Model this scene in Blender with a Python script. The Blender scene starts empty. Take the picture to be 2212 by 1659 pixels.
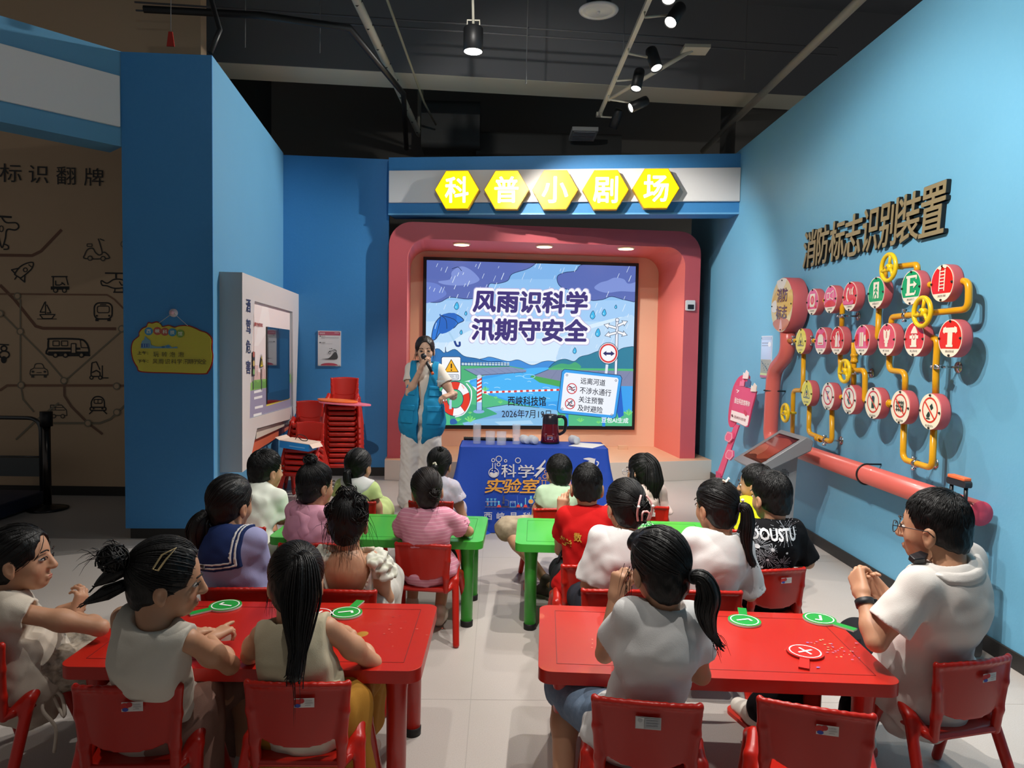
import bpy, bmesh, math, random
import numpy as np
from mathutils import Vector, Matrix, geometry
from mathutils.bvhtree import BVHTree

# ------------------------------------------------------------------ camera
SC = bpy.context.scene
COL = SC.collection
W, H, FPX, CZ = 2212, 1659, 1534.0, 1.5


def _rx(a): c, s = math.cos(a), math.sin(a); return np.array([[1, 0, 0], [0, c, -s], [0, s, c]])


def _rz(a): c, s = math.cos(a), math.sin(a); return np.array([[c, -s, 0], [s, c, 0], [0, 0, 1]])


RAD = math.radians
CM = _rz(RAD(-1.05)) @ _rx(RAD(90 - 2.95)) @ _rz(RAD(1.0))
CP = np.array([0, 0, CZ])
cam_d = bpy.data.cameras.new('camera')
cam_d.sensor_width = 36; cam_d.lens = FPX / W * 36; cam_d.clip_start = .05; cam_d.clip_end = 60
cam = bpy.data.objects.new('camera', cam_d); COL.objects.link(cam)
mw = Matrix([list(CM[i]) + [CP[i]] for i in range(3)] + [[0, 0, 0, 1]])
cam.matrix_world = mw
SC.camera = cam

# ------------------------------------------------------------------ view, world, lights
SC.view_settings.view_transform = 'Standard'
SC.view_settings.look = 'None'
SC.view_settings.gamma = 1
SC.view_settings.exposure = 0.0
SC.view_settings.use_curve_mapping = False
wd = bpy.data.worlds.new('world'); SC.world = wd; wd.use_nodes = True
wd.node_tree.nodes['Background'].inputs[0].default_value = (1, .97, .93, 1)
wd.node_tree.nodes['Background'].inputs[1].default_value = 0.15


def spot(loc, target, watt, deg, blend=.5, size=.05, col=(1, .96, .9)):
    l = bpy.data.lights.new('spot_light', 'SPOT'); l.energy = watt; l.spot_size = RAD(deg); l.spot_blend = blend
    l.shadow_soft_size = size; l.color = col
    o = bpy.data.objects.new('spot_light', l); COL.objects.link(o)
    o.location = loc
    o.rotation_euler = (Vector(target) - Vector(loc)).to_track_quat('-Z', 'Y').to_euler()
    return o


# lamps on the visible track: (mouth, where it points, watts, cone degrees)
TRACK_LAMPS = [((1.12, 4.99, 3.88), (.6, 3.4, .4), 110, 80), ((1.20, 5.32, 3.88), (-.9, 3.4, .4), 130, 80),
               ((1.27, 5.98, 3.80), (2.0, 4.6, .4), 22, 60), ((1.20, 6.60, 3.85), (.4, 5.6, .3), 130, 85),
               ((1.22, 7.10, 3.86), (-2.4, 6.2, 1.9), 470, 76)]
for a in TRACK_LAMPS: spot(*a, size=.03)
HANG_LAMP = (-.255, 5.9, 3.88)
spot(HANG_LAMP, (1.9, 8.3, 1.3), 620, 70)
# above the frame: first four are lamps of the next tracks, others added
KEY_LAMPS = [((-.15, 2.35, 3.75), (2.5, 4.0, 1.0), 400, 92), ((.0, 2.85, 3.75), (2.5, 4.8, .9), 220, 75),
             ((1.0, 3.45, 3.9), (.3, 3.4, 0), 260, 85), ((-.9, 2.5, 3.8), (-.72, 6.6, .9), 330, 34), ((-.2, 4.7, 4.0), (.4, 7.8, 3.2), 70, 75), ((-1.7, 3.2, 4.0), (-3.1, 5.0, 3.2), 14, 70), ((.5, 2.2, 3.8), (2.4, 2.6, 1.0), 35, 80),  # last three unseen, added to brighten header, lintel and near wall
             ((.95, 1.75, 4.2), (1.0, 2.5, .5), 215, 60), ((-.7, 1.85, 4.2), (-.7, 2.5, .5), 110, 60)]  # unseen pair added to brighten the backs of the front row
for a in KEY_LAMPS: spot(*a, size=.025)


# ------------------------------------------------------------------ helpers
def lin(c):
    if isinstance(c, str):
        c = [int(c[i:i + 2], 16) / 255 for i in (0, 2, 4)]
    return tuple(x / 12.92 if x <= .04045 else ((x + .055) / 1.055) ** 2.4 for x in c[:3])


def ray(x, y): return CM @ np.array([(x - W / 2) / FPX, -(y - H / 2) / FPX, -1.0])


def aty(x, y, Y): d = ray(x, y); return CP + d * (Y / d[1])
def atz(x, y, Z=0.0): d = ray(x, y); return CP + d * ((Z - CZ) / d[2])
def atx(x, y, X): d = ray(x, y); return CP + d * (X / d[0])


def atpl(x, y, O, N):
    d = ray(x, y); return CP + d * (np.dot(np.array(O) - CP, N) / np.dot(d, N))


def mat(name, col, rough=.5, metal=0., emit=0., bump=None, spec=.5, coat=0., noise=None, trans=0., ior=1.45, attr=None, sss=0., alpha=1.):
    """procedural principled material; bump=(scale,strength,detail,stretch); noise=(scale,amount,other colour)"""
    m = bpy.data.materials.new(name); m.use_nodes = True
    nt = m.node_tree; b = nt.nodes['Principled BSDF']; L = nt.links.new
    c = lin(col) + (1,)
    b.inputs['Base Color'].default_value = c
    b.inputs['Roughness'].default_value = rough; b.inputs['Metallic'].default_value = metal
    b.inputs['Specular IOR Level'].default_value = spec; b.inputs['Coat Weight'].default_value = coat
    b.inputs['Transmission Weight'].default_value = trans; b.inputs['IOR'].default_value = ior
    if sss: b.inputs['Subsurface Weight'].default_value = sss; b.inputs['Subsurface Radius'].default_value = (.01, .004, .002)
    b.inputs['Alpha'].default_value = alpha
    tc = nt.nodes.new('ShaderNodeTexCoord')
    if emit:
        b.inputs['Emission Color'].default_value = c; b.inputs['Emission Strength'].default_value = emit
    if attr:
        at = nt.nodes.new('ShaderNodeAttribute'); at.attribute_name = attr
        L(at.outputs['Color'], b.inputs['Base Color'])
        if emit: L(at.outputs['Color'], b.inputs['Emission Color']); b.inputs['Base Color'].default_value = (0, 0, 0, 1)
        if emit: nt.links.remove(b.inputs['Base Color'].links[0]); b.inputs['Base Color'].default_value = (.01, .01, .01, 1)
    if noise:
        for i, (sc, amt, c2) in enumerate(noise if isinstance(noise, list) else [noise]):
            n = nt.nodes.new('ShaderNodeTexNoise'); n.inputs['Scale'].default_value = sc; n.inputs['Detail'].default_value = 5
            L(tc.outputs['Object'], n.inputs['Vector'])
            r = nt.nodes.new('ShaderNodeMapRange'); r.inputs[1].default_value = .45; r.inputs[2].default_value = .75
            r.inputs[4].default_value = amt
            L(n.outputs['Fac'], r.inputs[0])
            mx = nt.nodes.new('ShaderNodeMix'); mx.data_type = 'RGBA'
            mx.inputs[6].default_value = c; mx.inputs[7].default_value = lin(c2) + (1,)
            if b.inputs['Base Color'].links: L(b.inputs['Base Color'].links[0].from_socket, mx.inputs[6])
            L(r.outputs[0], mx.inputs[0]); L(mx.outputs[2], b.inputs['Base Color'])
    if bump:
        sc, st = bump[:2]; det = bump[2] if len(bump) > 2 else 3
        n = nt.nodes.new('ShaderNodeTexNoise'); n.inputs['Scale'].default_value = sc; n.inputs['Detail'].default_value = det
        mp = nt.nodes.new('ShaderNodeMapping')
        if len(bump) > 3: mp.inputs['Scale'].default_value = bump[3]
        L(tc.outputs['Object'], mp.inputs[0]); L(mp.outputs[0], n.inputs['Vector'])
        bp = nt.nodes.new('ShaderNodeBump'); bp.inputs['Strength'].default_value = st; bp.inputs['Distance'].default_value = .01
        L(n.outputs['Fac'], bp.inputs['Height']); L(bp.outputs[0], b.inputs['Normal'])
    return m


_MC = {}


def M(col, rough=.5, **k):
    key = (col, rough, tuple(sorted((a, str(b)) for a, b in k.items())))
    if key not in _MC: _MC[key] = mat('surface_' + str(len(_MC)), col, rough, **k)
    return _MC[key]


def tag(o, label=None, cat=None, group=None, kind=None):
    for k, v in (('label', label), ('category', cat), ('group', group), ('kind', kind)):
        if v: o[k] = v
    return o


def thing(name, loc, label, cat, group=None, rz=0.):
    o = bpy.data.objects.new(name, None); o.empty_display_size = .05; COL.objects.link(o)
    o.location = tuple(map(float, loc)); o.rotation_euler = (0, 0, rz)
    return tag(o, label, cat, group)


class MB:
    """collects shapes into one mesh"""
    def __init__(s): s.v, s.f, s.m, s.sm, s.k = [], [], [], [], 0

    def raw(s, v, f, mi=0, smooth=False, T=None):
        o = len(s.v)
        s.v += [tuple(T @ Vector(p)) if T else tuple(map(float, p)) for p in v]
        for q in f: s.f.append([i + o for i in q]); s.m.append(mi); s.sm.append(smooth)
        return s

    def box(s, lo, hi, mi=0, T=None):
        (a, b, c), (d, e, f) = lo, hi
        v = [(x, y, z) for x in (a, d) for y in (b, e) for z in (c, f)]
        return s.raw(v, [(0, 1, 3, 2), (4, 6, 7, 5), (0, 4, 5, 1), (2, 3, 7, 6), (0, 2, 6, 4), (1, 5, 7, 3)], mi, False, T)

    def prism(s, pts, O, U, V, N, d, mi=0, side=None, holes=()):
        """extrude a 2D outline (in axes U,V at O) by d along N"""
        O, U, V, N = [Vector(x) for x in (O, U, V, N)]
        loops = [list(pts)] + [list(h) for h in holes]
        flat = [p for l in loops for p in l]
        tr = geometry.tessellate_polygon([[Vector((x, y, 0)) for x, y in l] for l in loops])
        n = len(flat)
        v = [O + U * x + V * y + N * z for z in (d, 0) for x, y in flat]
        s.raw(v, [tuple(t) for t in tr] + [tuple(i + n for i in reversed(t)) for t in tr], mi)
        o = 0; sf = []
        for l in loops:
            k = len(l); sf += [(o + i, o + (i + 1) % k, o + (i + 1) % k + n, o + i + n) for i in range(k)]; o += k
        return s.raw(v, sf, mi if side is None else side)

    def tube(s, pts, r, n=12, mi=0, cap=True, closed=False):
        P = [Vector(p) for p in pts]; k = len(P)
        R = r if isinstance(r, (list, tuple)) else [r] * k
        t0 = (P[1] - P[0]).normalized()
        x = t0.orthogonal().normalized(); v = []
        for i in range(k):
            if closed: t = (P[(i + 1) % k] - P[i - 1]).normalized()
            else: t = (P[min(i + 1, k - 1)] - P[max(i - 1, 0)]).normalized()
            x = (x - t * x.dot(t)).normalized(); y = t.cross(x)
            v += [P[i] + (x * math.cos(a) + y * math.sin(a)) * R[i] for a in [2 * math.pi * j / n for j in range(n)]]
        f = [(i * n + j, i * n + (j + 1) % n, ((i + 1) % k) * n + (j + 1) % n, ((i + 1) % k) * n + j)
             for i in range(k if closed else k - 1) for j in range(n)]
        s.raw(v, f, mi, True)
        if cap and not closed: s.raw(v, [tuple(range(n))[::-1], tuple(range((k - 1) * n, k * n))], mi)
        return s

    def cyl(s, a, b, r, n=24, mi=0, r2=None): return s.tube([a, b], [r, r if r2 is None else r2], n, mi)

    def lathe(s, prof, O=(0, 0, 0), A=(0, 0, 1), n=32, mi=0):
        A = Vector(A).normalized(); x = A.orthogonal().normalized(); y = A.cross(x); O = Vector(O)
        v = [O + A * z + (x * math.cos(t) + y * math.sin(t)) * r for r, z in prof for t in [2 * math.pi * j / n for j in range(n)]]
        f = [(i * n + j, i * n + (j + 1) % n, (i + 1) * n + (j + 1) % n, (i + 1) * n + j) for i in range(len(prof) - 1) for j in range(n)]
        return s.raw(v, f, mi, True)

    def build(s, name, mats, parent=None, bevel=0., off=None, seg=2, auto=True):
        me = bpy.data.meshes.new(name)
        p = parent
        while p is not None and p.parent is not None: p = p.parent
        O = Vector(off) if off is not None else (Vector(p.location) if p is not None else Vector((0, 0, 0)))
        me.from_pydata([tuple(Vector(p) - O) for p in s.v], [], s.f)
        for m in (mats if isinstance(mats, (list, tuple)) else [mats]): me.materials.append(m)
        me.polygons.foreach_set('material_index', s.m); me.polygons.foreach_set('use_smooth', s.sm)
        bm = bmesh.new(); bm.from_mesh(me)
        bmesh.ops.remove_doubles(bm, verts=bm.verts, dist=1e-5)
        bmesh.ops.recalc_face_normals(bm, faces=bm.faces); bm.to_mesh(me); bm.free()
        o = bpy.data.objects.new(name, me); COL.objects.link(o)
        if parent: o.parent = parent
        elif off is not None: o.location = O
        if bevel:
            b = o.modifiers.new('bevel', 'BEVEL'); b.width = bevel; b.segments = seg; b.limit_method = 'ANGLE'; b.angle_limit = RAD(40)
            b.use_clamp_overlap = True
            me.polygons.foreach_set('use_smooth', [True] * len(me.polygons))
            try: me.set_sharp_from_angle(angle=RAD(35))
            except Exception: pass
        return o


def heavy(v, f, r, asp, k=6):
    """thicken a glyph by laying shifted copies over it"""
    V, F_ = [], []
    for dx, dy in [(0, 0)] + [(r * math.cos(i * 2 * math.pi / k), r * math.sin(i * 2 * math.pi / k)) for i in range(k)]:
        o = sum(map(len, V)); V.append(np.column_stack([v + np.array((dx / asp, dy)), np.full(len(v), len(V) * 1e-4)])); F_ += [tuple(i + o for i in q) for q in f]
    return np.concatenate(V), F_


def struct(name, mb, m, bevel=0.): return tag(mb.build(name, m, bevel=bevel), kind='structure')


def copy_tree(o, parent=None):
    c = o.copy(); COL.objects.link(c)
    c.parent = parent
    for ch in list(o.children): copy_tree(ch, c)
    return c


def cmr(P, n=6, closed=False):
    """Catmull-Rom curve through points"""
    P = [np.array(p, float) for p in P]; k = len(P); out = []
    for i in range(k if closed else k - 1):
        g = (lambda j: P[j % k]) if closed else (lambda j: P[min(max(j, 0), k - 1)])
        a, b, c, d = g(i - 1), g(i), g(i + 1), g(i + 2)
        for j in range(n):
            t = j / n
            out.append(.5 * (2 * b + (c - a) * t + (2 * a - 5 * b + 4 * c - d) * t * t + (3 * b - a - 3 * c + d) * t ** 3))
    if not closed: out.append(P[-1])
    return [tuple(p) for p in out]


def bend(pts, r, n=6):
    """polyline with rounded corners"""
    P = [Vector(p) for p in pts]; out = [P[0]]
    for i in range(1, len(P) - 1):
        a, b, c = P[i - 1], P[i], P[i + 1]
        u, v = (a - b), (c - b); q = min(r, u.length * .49, v.length * .49)
        p0, p1 = b + u.normalized() * q, b + v.normalized() * q
        out += [p0 * (1 - t) ** 2 + b * 2 * t * (1 - t) + p1 * t * t for t in [j / n for j in range(n + 1)]]
    return out + [P[-1]]


_TX = {}


def glyphs(s, bold=0.):
    """flat outline mesh of a line of writing, normalised to its own 0..1 box; (verts, faces, aspect)"""
    if (s, bold) not in _TX:
        c = bpy.data.curves.new('writing', 'FONT'); c.body = s; c.size = 1; c.resolution_u = 2; c.offset = bold
        o = bpy.data.objects.new('writing', c); COL.objects.link(o)
        m = bpy.data.meshes.new_from_object(o.evaluated_get(bpy.context.evaluated_depsgraph_get()))
        v = np.array([p.co[:2] for p in m.vertices]); f = [tuple(p.vertices) for p in m.polygons]
        bpy.data.objects.remove(o); bpy.data.curves.remove(c); bpy.data.meshes.remove(m)
        lo, hi = v.min(0), v.max(0)
        _TX[(s, bold)] = ((v - lo) / (hi - lo), f, (hi - lo)[0] / (hi - lo)[1])
    return _TX[(s, bold)]


class Art:
    """flat drawing: every call lays one more thin coat over the last. fn maps drawing units to 3D points, N is the outward normal"""
    def __init__(s, fn, N, dz=.0003, z0=.0006):
        s.fn, s.N, s.dz, s.z = fn, np.array(N, float), dz, z0; s.v, s.f, s.c = [], [], []

    def _put(s, pts, faces, col):
        o = len(s.v); s.v += [tuple(np.array(s.fn(x, y)) + s.N * s.z) for x, y in pts]
        c = lin(col)
        for q in faces: s.f.append([i + o for i in q]); s.c.append(c)

    def up(s): s.z += s.dz; return s

    def poly(s, pts, col, lift=True, holes=()):
        if lift: s.up()
        loops = [list(pts)] + [list(h) for h in holes]
        tr = geometry.tessellate_polygon([[Vector((p[0], p[1], 0)) for p in l] for l in loops])
        s._put([(p[0], p[1]) for l in loops for p in l], tr, col); return s

    def rect(s, x0, y0, x1, y1, col, lift=True): return s.poly([(x0, y0), (x1, y0), (x1, y1), (x0, y1)], col, lift)

    def ell(s, x, y, a, b, col, lift=True, n=28, rot=0.):
        c, q = math.cos(rot), math.sin(rot)
        return s.poly([(x + a * math.cos(t) * c - b * math.sin(t) * q, y + a * math.cos(t) * q + b * math.sin(t) * c)
                       for t in [2 * math.pi * i / n for i in range(n)]], col, lift)

    def curve(s, pts, col, n=5, line=None, w=0, lift=True):
        p = cmr(pts, n, True); s.poly(p, col, lift)
        if line: s.line(p + [p[0]], w, line)
        return s

    def line(s, pts, w, col, lift=True, closed=False):
        if lift: s.up()
        P = [np.array(p[:2], float) for p in pts]
        if closed: P.append(P[0])
        for a, b in zip(P, P[1:]):
            d = b - a; L = np.hypot(*d)
            if L < 1e-9: continue
            n = np.array([-d[1], d[0]]) / L * w / 2
            s._put([a + n, a - n, b - n, b + n], [(0, 1, 2, 3)], col)
            s.z += s.dz * .02
        if len(P) > 2:
            for b in P[1:-1]:
                k = 8; s._put([b + w / 2 * np.array((math.cos(t), math.sin(t))) for t in [2 * math.pi * i / k for i in range(k)]], [tuple(range(k))], col)
                s.z += s.dz * .01
        return s

    def ring(s, x, y, a, b, w, col, n=32):
        return s.line([(x + a * math.cos(t), y + b * math.sin(t)) for t in [2 * math.pi * i / n for i in range(n + 1)]], w, col)

    def text(s, t, q, col, bold=0., lift=True):
        """q: corners top-left, top-right, bottom-right, bottom-left, or (x0,y0,x1,y1)"""
        if lift: s.up()
        if len(q) == 4 and not hasattr(q[0], '__len__'): q = [(q[0], q[1]), (q[2], q[1]), (q[2], q[3]), (q[0], q[3])]
        a, b, c, d = [np.array(p, float) for p in q]
        v, f, asp = glyphs(t)
        k = 0 if not bold else (6 if bold < .06 else 14)
        for dx, dy in [(0, 0)] + [(bold * math.cos(i * 2 * math.pi / k), bold * math.sin(i * 2 * math.pi / k)) for i in range(k)]:
            s._put([(a * (1 - x) + b * x) * y + (d * (1 - x) + c * x) * (1 - y) for x, y in v + np.array((dx / asp, dy))], f, col); s.z += s.dz * .06
        return s

    def build(s, name, m, parent=None, shrink=None):
        O = Vector((0, 0, 0))
        p = parent
        while p is not None and p.parent is not None: p = p.parent
        if p is not None: O = Vector(p.location)
        me = bpy.data.meshes.new(name); me.from_pydata([tuple(Vector(x) - O) for x in s.v], [], s.f)
        a = me.color_attributes.new('tint', 'FLOAT_COLOR', 'CORNER')
        cols = np.ones((len(me.loops), 4), np.float32)
        i = 0
        for p_, c in zip(me.polygons, s.c):
            cols[p_.loop_start:p_.loop_start + p_.loop_total, :3] = c
        a.data.foreach_set('color', cols.ravel())
        me.materials.append(m)
        N = Vector(s.N)
        fl = [p_.index for p_ in me.polygons if p_.normal.dot(N) < 0]
        if fl:
            bm = bmesh.new(); bm.from_mesh(me); bm.faces.ensure_lookup_table()
            bmesh.ops.reverse_faces(bm, faces=[bm.faces[i] for i in fl]); bm.to_mesh(me); bm.free()
        o = bpy.data.objects.new(name, me); COL.objects.link(o)
        if parent: o.parent = parent
        return o


PRINT = mat('printed_colours', 'ffffff', .55, attr='tint')
GLOSSP = mat('glossy_print', 'ffffff', .12, attr='tint', coat=.3)


def scr(x0, y0, k): return lambda x, y: (x0 + x * k, y0 + y * k)
# ------------------------------------------------------------------ smooth solids: distance fields meshed by surface nets
def npv(p): return np.array([float(c) for c in p])


class Sdf:
    def __init__(s, h=.006): s.h, s.ops = h, []

    def _add(s, fn, lo, hi, k, op): s.ops.append((fn, npv(lo), npv(hi), k, op)); return s

    def cone(s, a, b, ra, rb=None, k=.02, op='u', flat=None):
        """round cone; flat=(axis, factor) squeezes it along an axis"""
        a, b = npv(a), npv(b); rb = ra if rb is None else rb
        d = b - a; L2 = max(d @ d, 1e-12)

        def fn(P):
            Q = P - a
            t = np.clip((Q @ d) / L2, 0, 1)[..., None]
            D = Q - t * d
            r = ra + (rb - ra) * t[..., 0]
            if flat is not None:
                ax, fa = flat; c = (D @ ax)[..., None]; D = D + ax * c * (fa - 1)
            return np.sqrt((D * D).sum(-1)) - r
        R = max(ra, rb); return s._add(fn, np.minimum(a, b) - R, np.maximum(a, b) + R, k, op)

    def chain(s, pts, rs, k=.02, op='u'):
        for i in range(len(pts) - 1): s.cone(pts[i], pts[i + 1], rs[i], rs[i + 1], k, op)
        return s

    def ell(s, c, r, R=None, k=.02, op='u'):
        c, r = npv(c), npv(r); R_ = np.eye(3) if R is None else np.array(R)   # rows: local axes

        def fn(P):
            Q = (P - c) @ R_.T
            k0 = np.sqrt(((Q / r) ** 2).sum(-1)); k1 = np.sqrt(((Q / r ** 2) ** 2).sum(-1)) + 1e-9
            return k0 * (k0 - 1) / k1
        e = np.sqrt(((R_ * r[:, None]) ** 2).sum(0)); return s._add(fn, c - e, c + e, k, op)

    def box(s, c, hf, R=None, r=.005, k=.0, op='u'):
        c, hf = npv(c), npv(hf); R_ = np.eye(3) if R is None else np.array(R)

        def fn(P):
            q = np.abs((P - c) @ R_.T) - (hf - r)
            return np.sqrt((np.maximum(q, 0) ** 2).sum(-1)) + np.minimum(q.max(-1), 0) - r
        e = (np.abs(R_) * hf[:, None]).sum(0); return s._add(fn, c - e, c + e, k, op)

    def plane(s, c, n, k=0., op='i'):
        c, n = npv(c), npv(n); n = n / np.linalg.norm(n); return s._add(lambda P: (P - c) @ n, (-9, -9, -9), (9, 9, 9), k, op)

    def func(s, fn, lo, hi, k=0., op='u'): return s._add(fn, lo, hi, k, op)

    def field(s, lo, hi):
        h = s.h; n = np.ceil((hi - lo) / h).astype(int) + 1
        ax = [lo[i] + h * np.arange(n[i]) for i in range(3)]
        F = np.full(tuple(n), .2, np.float64)
        for fn, l, u, k, op in s.ops:
            pad = k + 3 * h
            i0 = np.clip(np.floor((l - pad - lo) / h).astype(int), 0, n); i1 = np.clip(np.ceil((u + pad - lo) / h).astype(int) + 1, 0, n)
            if op == 'i': i0, i1 = np.zeros(3, int), n
            if (i1 <= i0).any(): continue
            sl = tuple(slice(a, b) for a, b in zip(i0, i1))
            P = np.stack(np.meshgrid(*[ax[i][i0[i]:i1[i]] for i in range(3)], indexing='ij'), -1)
            d = fn(P); f = F[sl]
            if op == 'u':
                if k > 0: q = np.maximum(k - np.abs(f - d), 0) / k; F[sl] = np.minimum(f, d) - q * q * k * .25
                else: F[sl] = np.minimum(f, d)
            else:
                e = -d if op == 's' else d
                if k > 0: q = np.maximum(k - np.abs(f - e), 0) / k; F[sl] = np.maximum(f, e) + q * q * k * .25
                else: F[sl] = np.maximum(f, e)
        return F, ax

    def mesh(s, disp=None, clip=None):
        us = [o for o in s.ops if o[4] == 'u']
        lo = np.min([o[1] for o in us], 0) - 4 * s.h; hi = np.max([o[2] for o in us], 0) + 4 * s.h
        if clip is not None: lo, hi = np.maximum(lo, clip[0]), np.minimum(hi, clip[1])
        F, ax = s.field(lo, hi)
        if disp is not None:
            band = np.abs(F) < .04
            idx = np.argwhere(band)
            P = np.stack([ax[i][idx[:, i]] for i in range(3)], -1)
            F[band] += disp(P)
        return nets(F, lo, s.h)


def nets(F, lo, h):
    S = F < 0
    c = np.zeros(tuple(np.array(F.shape) - 1), np.int8)
    cs = [(i, j, k) for i in (0, 1) for j in (0, 1) for k in (0, 1)]
    sl = lambda i, n: slice(i, n - 1 + i)
    nx, ny, nz = F.shape
    for i, j, k in cs: c += S[sl(i, nx), sl(j, ny), sl(k, nz)]
    act = (c > 0) & (c < 8)
    I = np.argwhere(act)
    idn = np.full(act.shape, -1, np.int64); idn[act] = np.arange(len(I))
    V = np.stack([F[I[:, 0] + i, I[:, 1] + j, I[:, 2] + k] for i, j, k in cs], 1)
    acc = np.zeros((len(I), 3)); cnt = np.zeros(len(I))
    for a in range(8):
        for b in range(a + 1, 8):
            da = np.array(cs[b]) - np.array(cs[a])
            if np.abs(da).sum() != 1: continue
            va, vb = V[:, a], V[:, b]; m = (va < 0) != (vb < 0)
            t = np.where(m, va / np.where(m, va - vb, 1), 0)
            acc += m[:, None] * (np.array(cs[a]) + t[:, None] * da); cnt += m
    verts = lo + h * (I + acc / np.maximum(cnt, 1)[:, None])
    quads = []
    for a in range(3):
        b, d = (a + 1) % 3, (a + 2) % 3
        s0 = [slice(1, -1)] * 3; s0[a] = slice(0, -1); s1 = list(s0); s1[a] = slice(1, None)
        A, B = S[tuple(s0)], S[tuple(s1)]
        for flip, m in ((False, A & ~B), (True, ~A & B)):
            e = np.argwhere(m)
            if not len(e): continue
            o = np.array([1, 1, 1]); o[a] = 0; e = e + o
            def cell(db, dd):
                q = e.copy(); q[:, b] -= db; q[:, d] -= dd; return idn[q[:, 0], q[:, 1], q[:, 2]]
            q = np.stack([cell(1, 1), cell(0, 1), cell(0, 0), cell(1, 0)], 1)
            quads.append(q[:, ::-1] if flip else q)
    Q = np.concatenate(quads) if quads else np.zeros((0, 4), int)
    return verts, Q[(Q >= 0).all(1)]


def solid(name, vq, m, parent=None, smooth=True, mi=None):
    """link (verts, quads) or a list of them as ONE mesh object"""
    L = vq if isinstance(vq, list) else [vq]
    vs, qs, mis, o = [], [], [], 0
    for i, (v, q) in enumerate(L):
        vs.append(v); qs += [tuple(x) for x in (np.asarray(q) + o if not isinstance(q, list) else [[k + o for k in f] for f in q])]; o += len(v)
        mis += [i if mi else 0] * len(q)
    root = parent
    while root is not None and root.parent is not None: root = root.parent
    O = np.array(root.location) if root is not None else np.zeros(3)
    me = bpy.data.meshes.new(name); me.from_pydata([tuple(p) for p in (np.concatenate(vs) - O)], [], qs)
    for x in (m if isinstance(m, (list, tuple)) else [m]): me.materials.append(x)
    me.polygons.foreach_set('use_smooth', [smooth] * len(qs))
    if mi: me.polygons.foreach_set('material_index', mis)
    o = bpy.data.objects.new(name, me); COL.objects.link(o)
    if parent: o.parent = parent
    return o


def tubes(paths, n=4):
    """many tapered strands as one (verts, faces): each path = (points Nx3, radii N)"""
    V, Fc, o = [], [], 0
    for P, R in paths:
        P = np.asarray(P, float); k = len(P)
        T = np.gradient(P, axis=0); T /= np.linalg.norm(T, axis=1)[:, None] + 1e-9
        u = np.cross(T, np.array([.3, .5, .81])); u /= np.linalg.norm(u, axis=1)[:, None] + 1e-9; w = np.cross(T, u)
        a = 2 * math.pi * np.arange(n) / n
        V.append((P[:, None] + (u[:, None] * np.cos(a)[None, :, None] + w[:, None] * np.sin(a)[None, :, None]) * np.asarray(R)[:, None, None]).reshape(-1, 3))
        i, j = np.meshgrid(np.arange(k - 1), np.arange(n), indexing='ij')
        Fc.append(np.stack([o + i * n + j, o + i * n + (j + 1) % n, o + (i + 1) * n + (j + 1) % n, o + (i + 1) * n + j], -1).reshape(-1, 4)); o += k * n
    return np.concatenate(V), np.concatenate(Fc)


def wob(P, sc, seed=0.):
    """cheap smooth 3D noise, about -1..1"""
    x, y, z = (P[:, i] * sc + seed * (1.7 + i) for i in range(3))
    return (np.sin(x + 1.3 * np.sin(y * .8 + 2) + .5) * np.sin(y * 1.1 + 1.2 * np.sin(z * .9) + 1) + np.sin(z * 1.2 + 1.4 * np.sin(x * .7)) * np.sin(y * .9 - x * .6)) * .6
# ------------------------------------------------------------------ the setting
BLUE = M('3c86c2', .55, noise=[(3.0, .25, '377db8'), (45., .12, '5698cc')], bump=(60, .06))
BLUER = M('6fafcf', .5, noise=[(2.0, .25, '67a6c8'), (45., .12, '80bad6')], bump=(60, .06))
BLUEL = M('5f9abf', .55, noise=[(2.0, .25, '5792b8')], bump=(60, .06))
BLACKC = M('626366', .8, noise=(4., .5, '6c6d70'))  # ceiling grey lifted to stand in for veiling haze
BASEB = M('2b2927', .5)
FLOORM = mat('floor_vinyl', 'b4aca6', .38, noise=[(260., .55, '8e8680'), (2.2, .35, 'a49a92'), (900., .5, 'd0c8c0')], bump=(300, .03))
WHITE = M('e4e1e0', .5)
CREAM = M('caa688', .6, noise=(3., .3, 'bd987a'))

f = MB(); f.box((-7.5, -3, -.1), (2.7, 11.5, 0)); struct('floor', f, FLOORM)
f = MB()
for y in (.9, 2.95, 5.0): f.box((-4, y, 0), (2.5, y + .004, .0006))
for x in (-2.4, -.1): f.box((x, 0, 0), (x + .004, 6.8, .0006))
struct('trim_1', f, M('a69e98', .5))
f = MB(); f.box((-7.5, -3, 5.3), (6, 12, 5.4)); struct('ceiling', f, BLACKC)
f = MB(); f.box((-7.5, 10.6, 0), (6, 10.8, 5.3)); struct('wall_back', f, M('7e7b76', .8))  # back wall grey lifted to carry the same haze
f = MB(); f.box((2.5, -3, 0), (2.64, 9.4, 3.62)); struct('wall_right', f, BLUER)
f = MB(); f.box((2.488, -3, 0), (2.5, 9.4, .085)); struct('baseboard_right', f, BASEB, .003)

PL = (-2.80, 5.36); PR = (-2.149, 5.385); CNR = (-2.431, 8.03); BWE = (-1.272, 8.12)


def wallpoly(name, plan, z0, z1, m, bev=0.):
    f = MB(); f.prism(plan, (0, 0, z0), (1, 0, 0), (0, 1, 0), (0, 0, 1), z1 - z0); return struct(name, f, m, bev)


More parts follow.
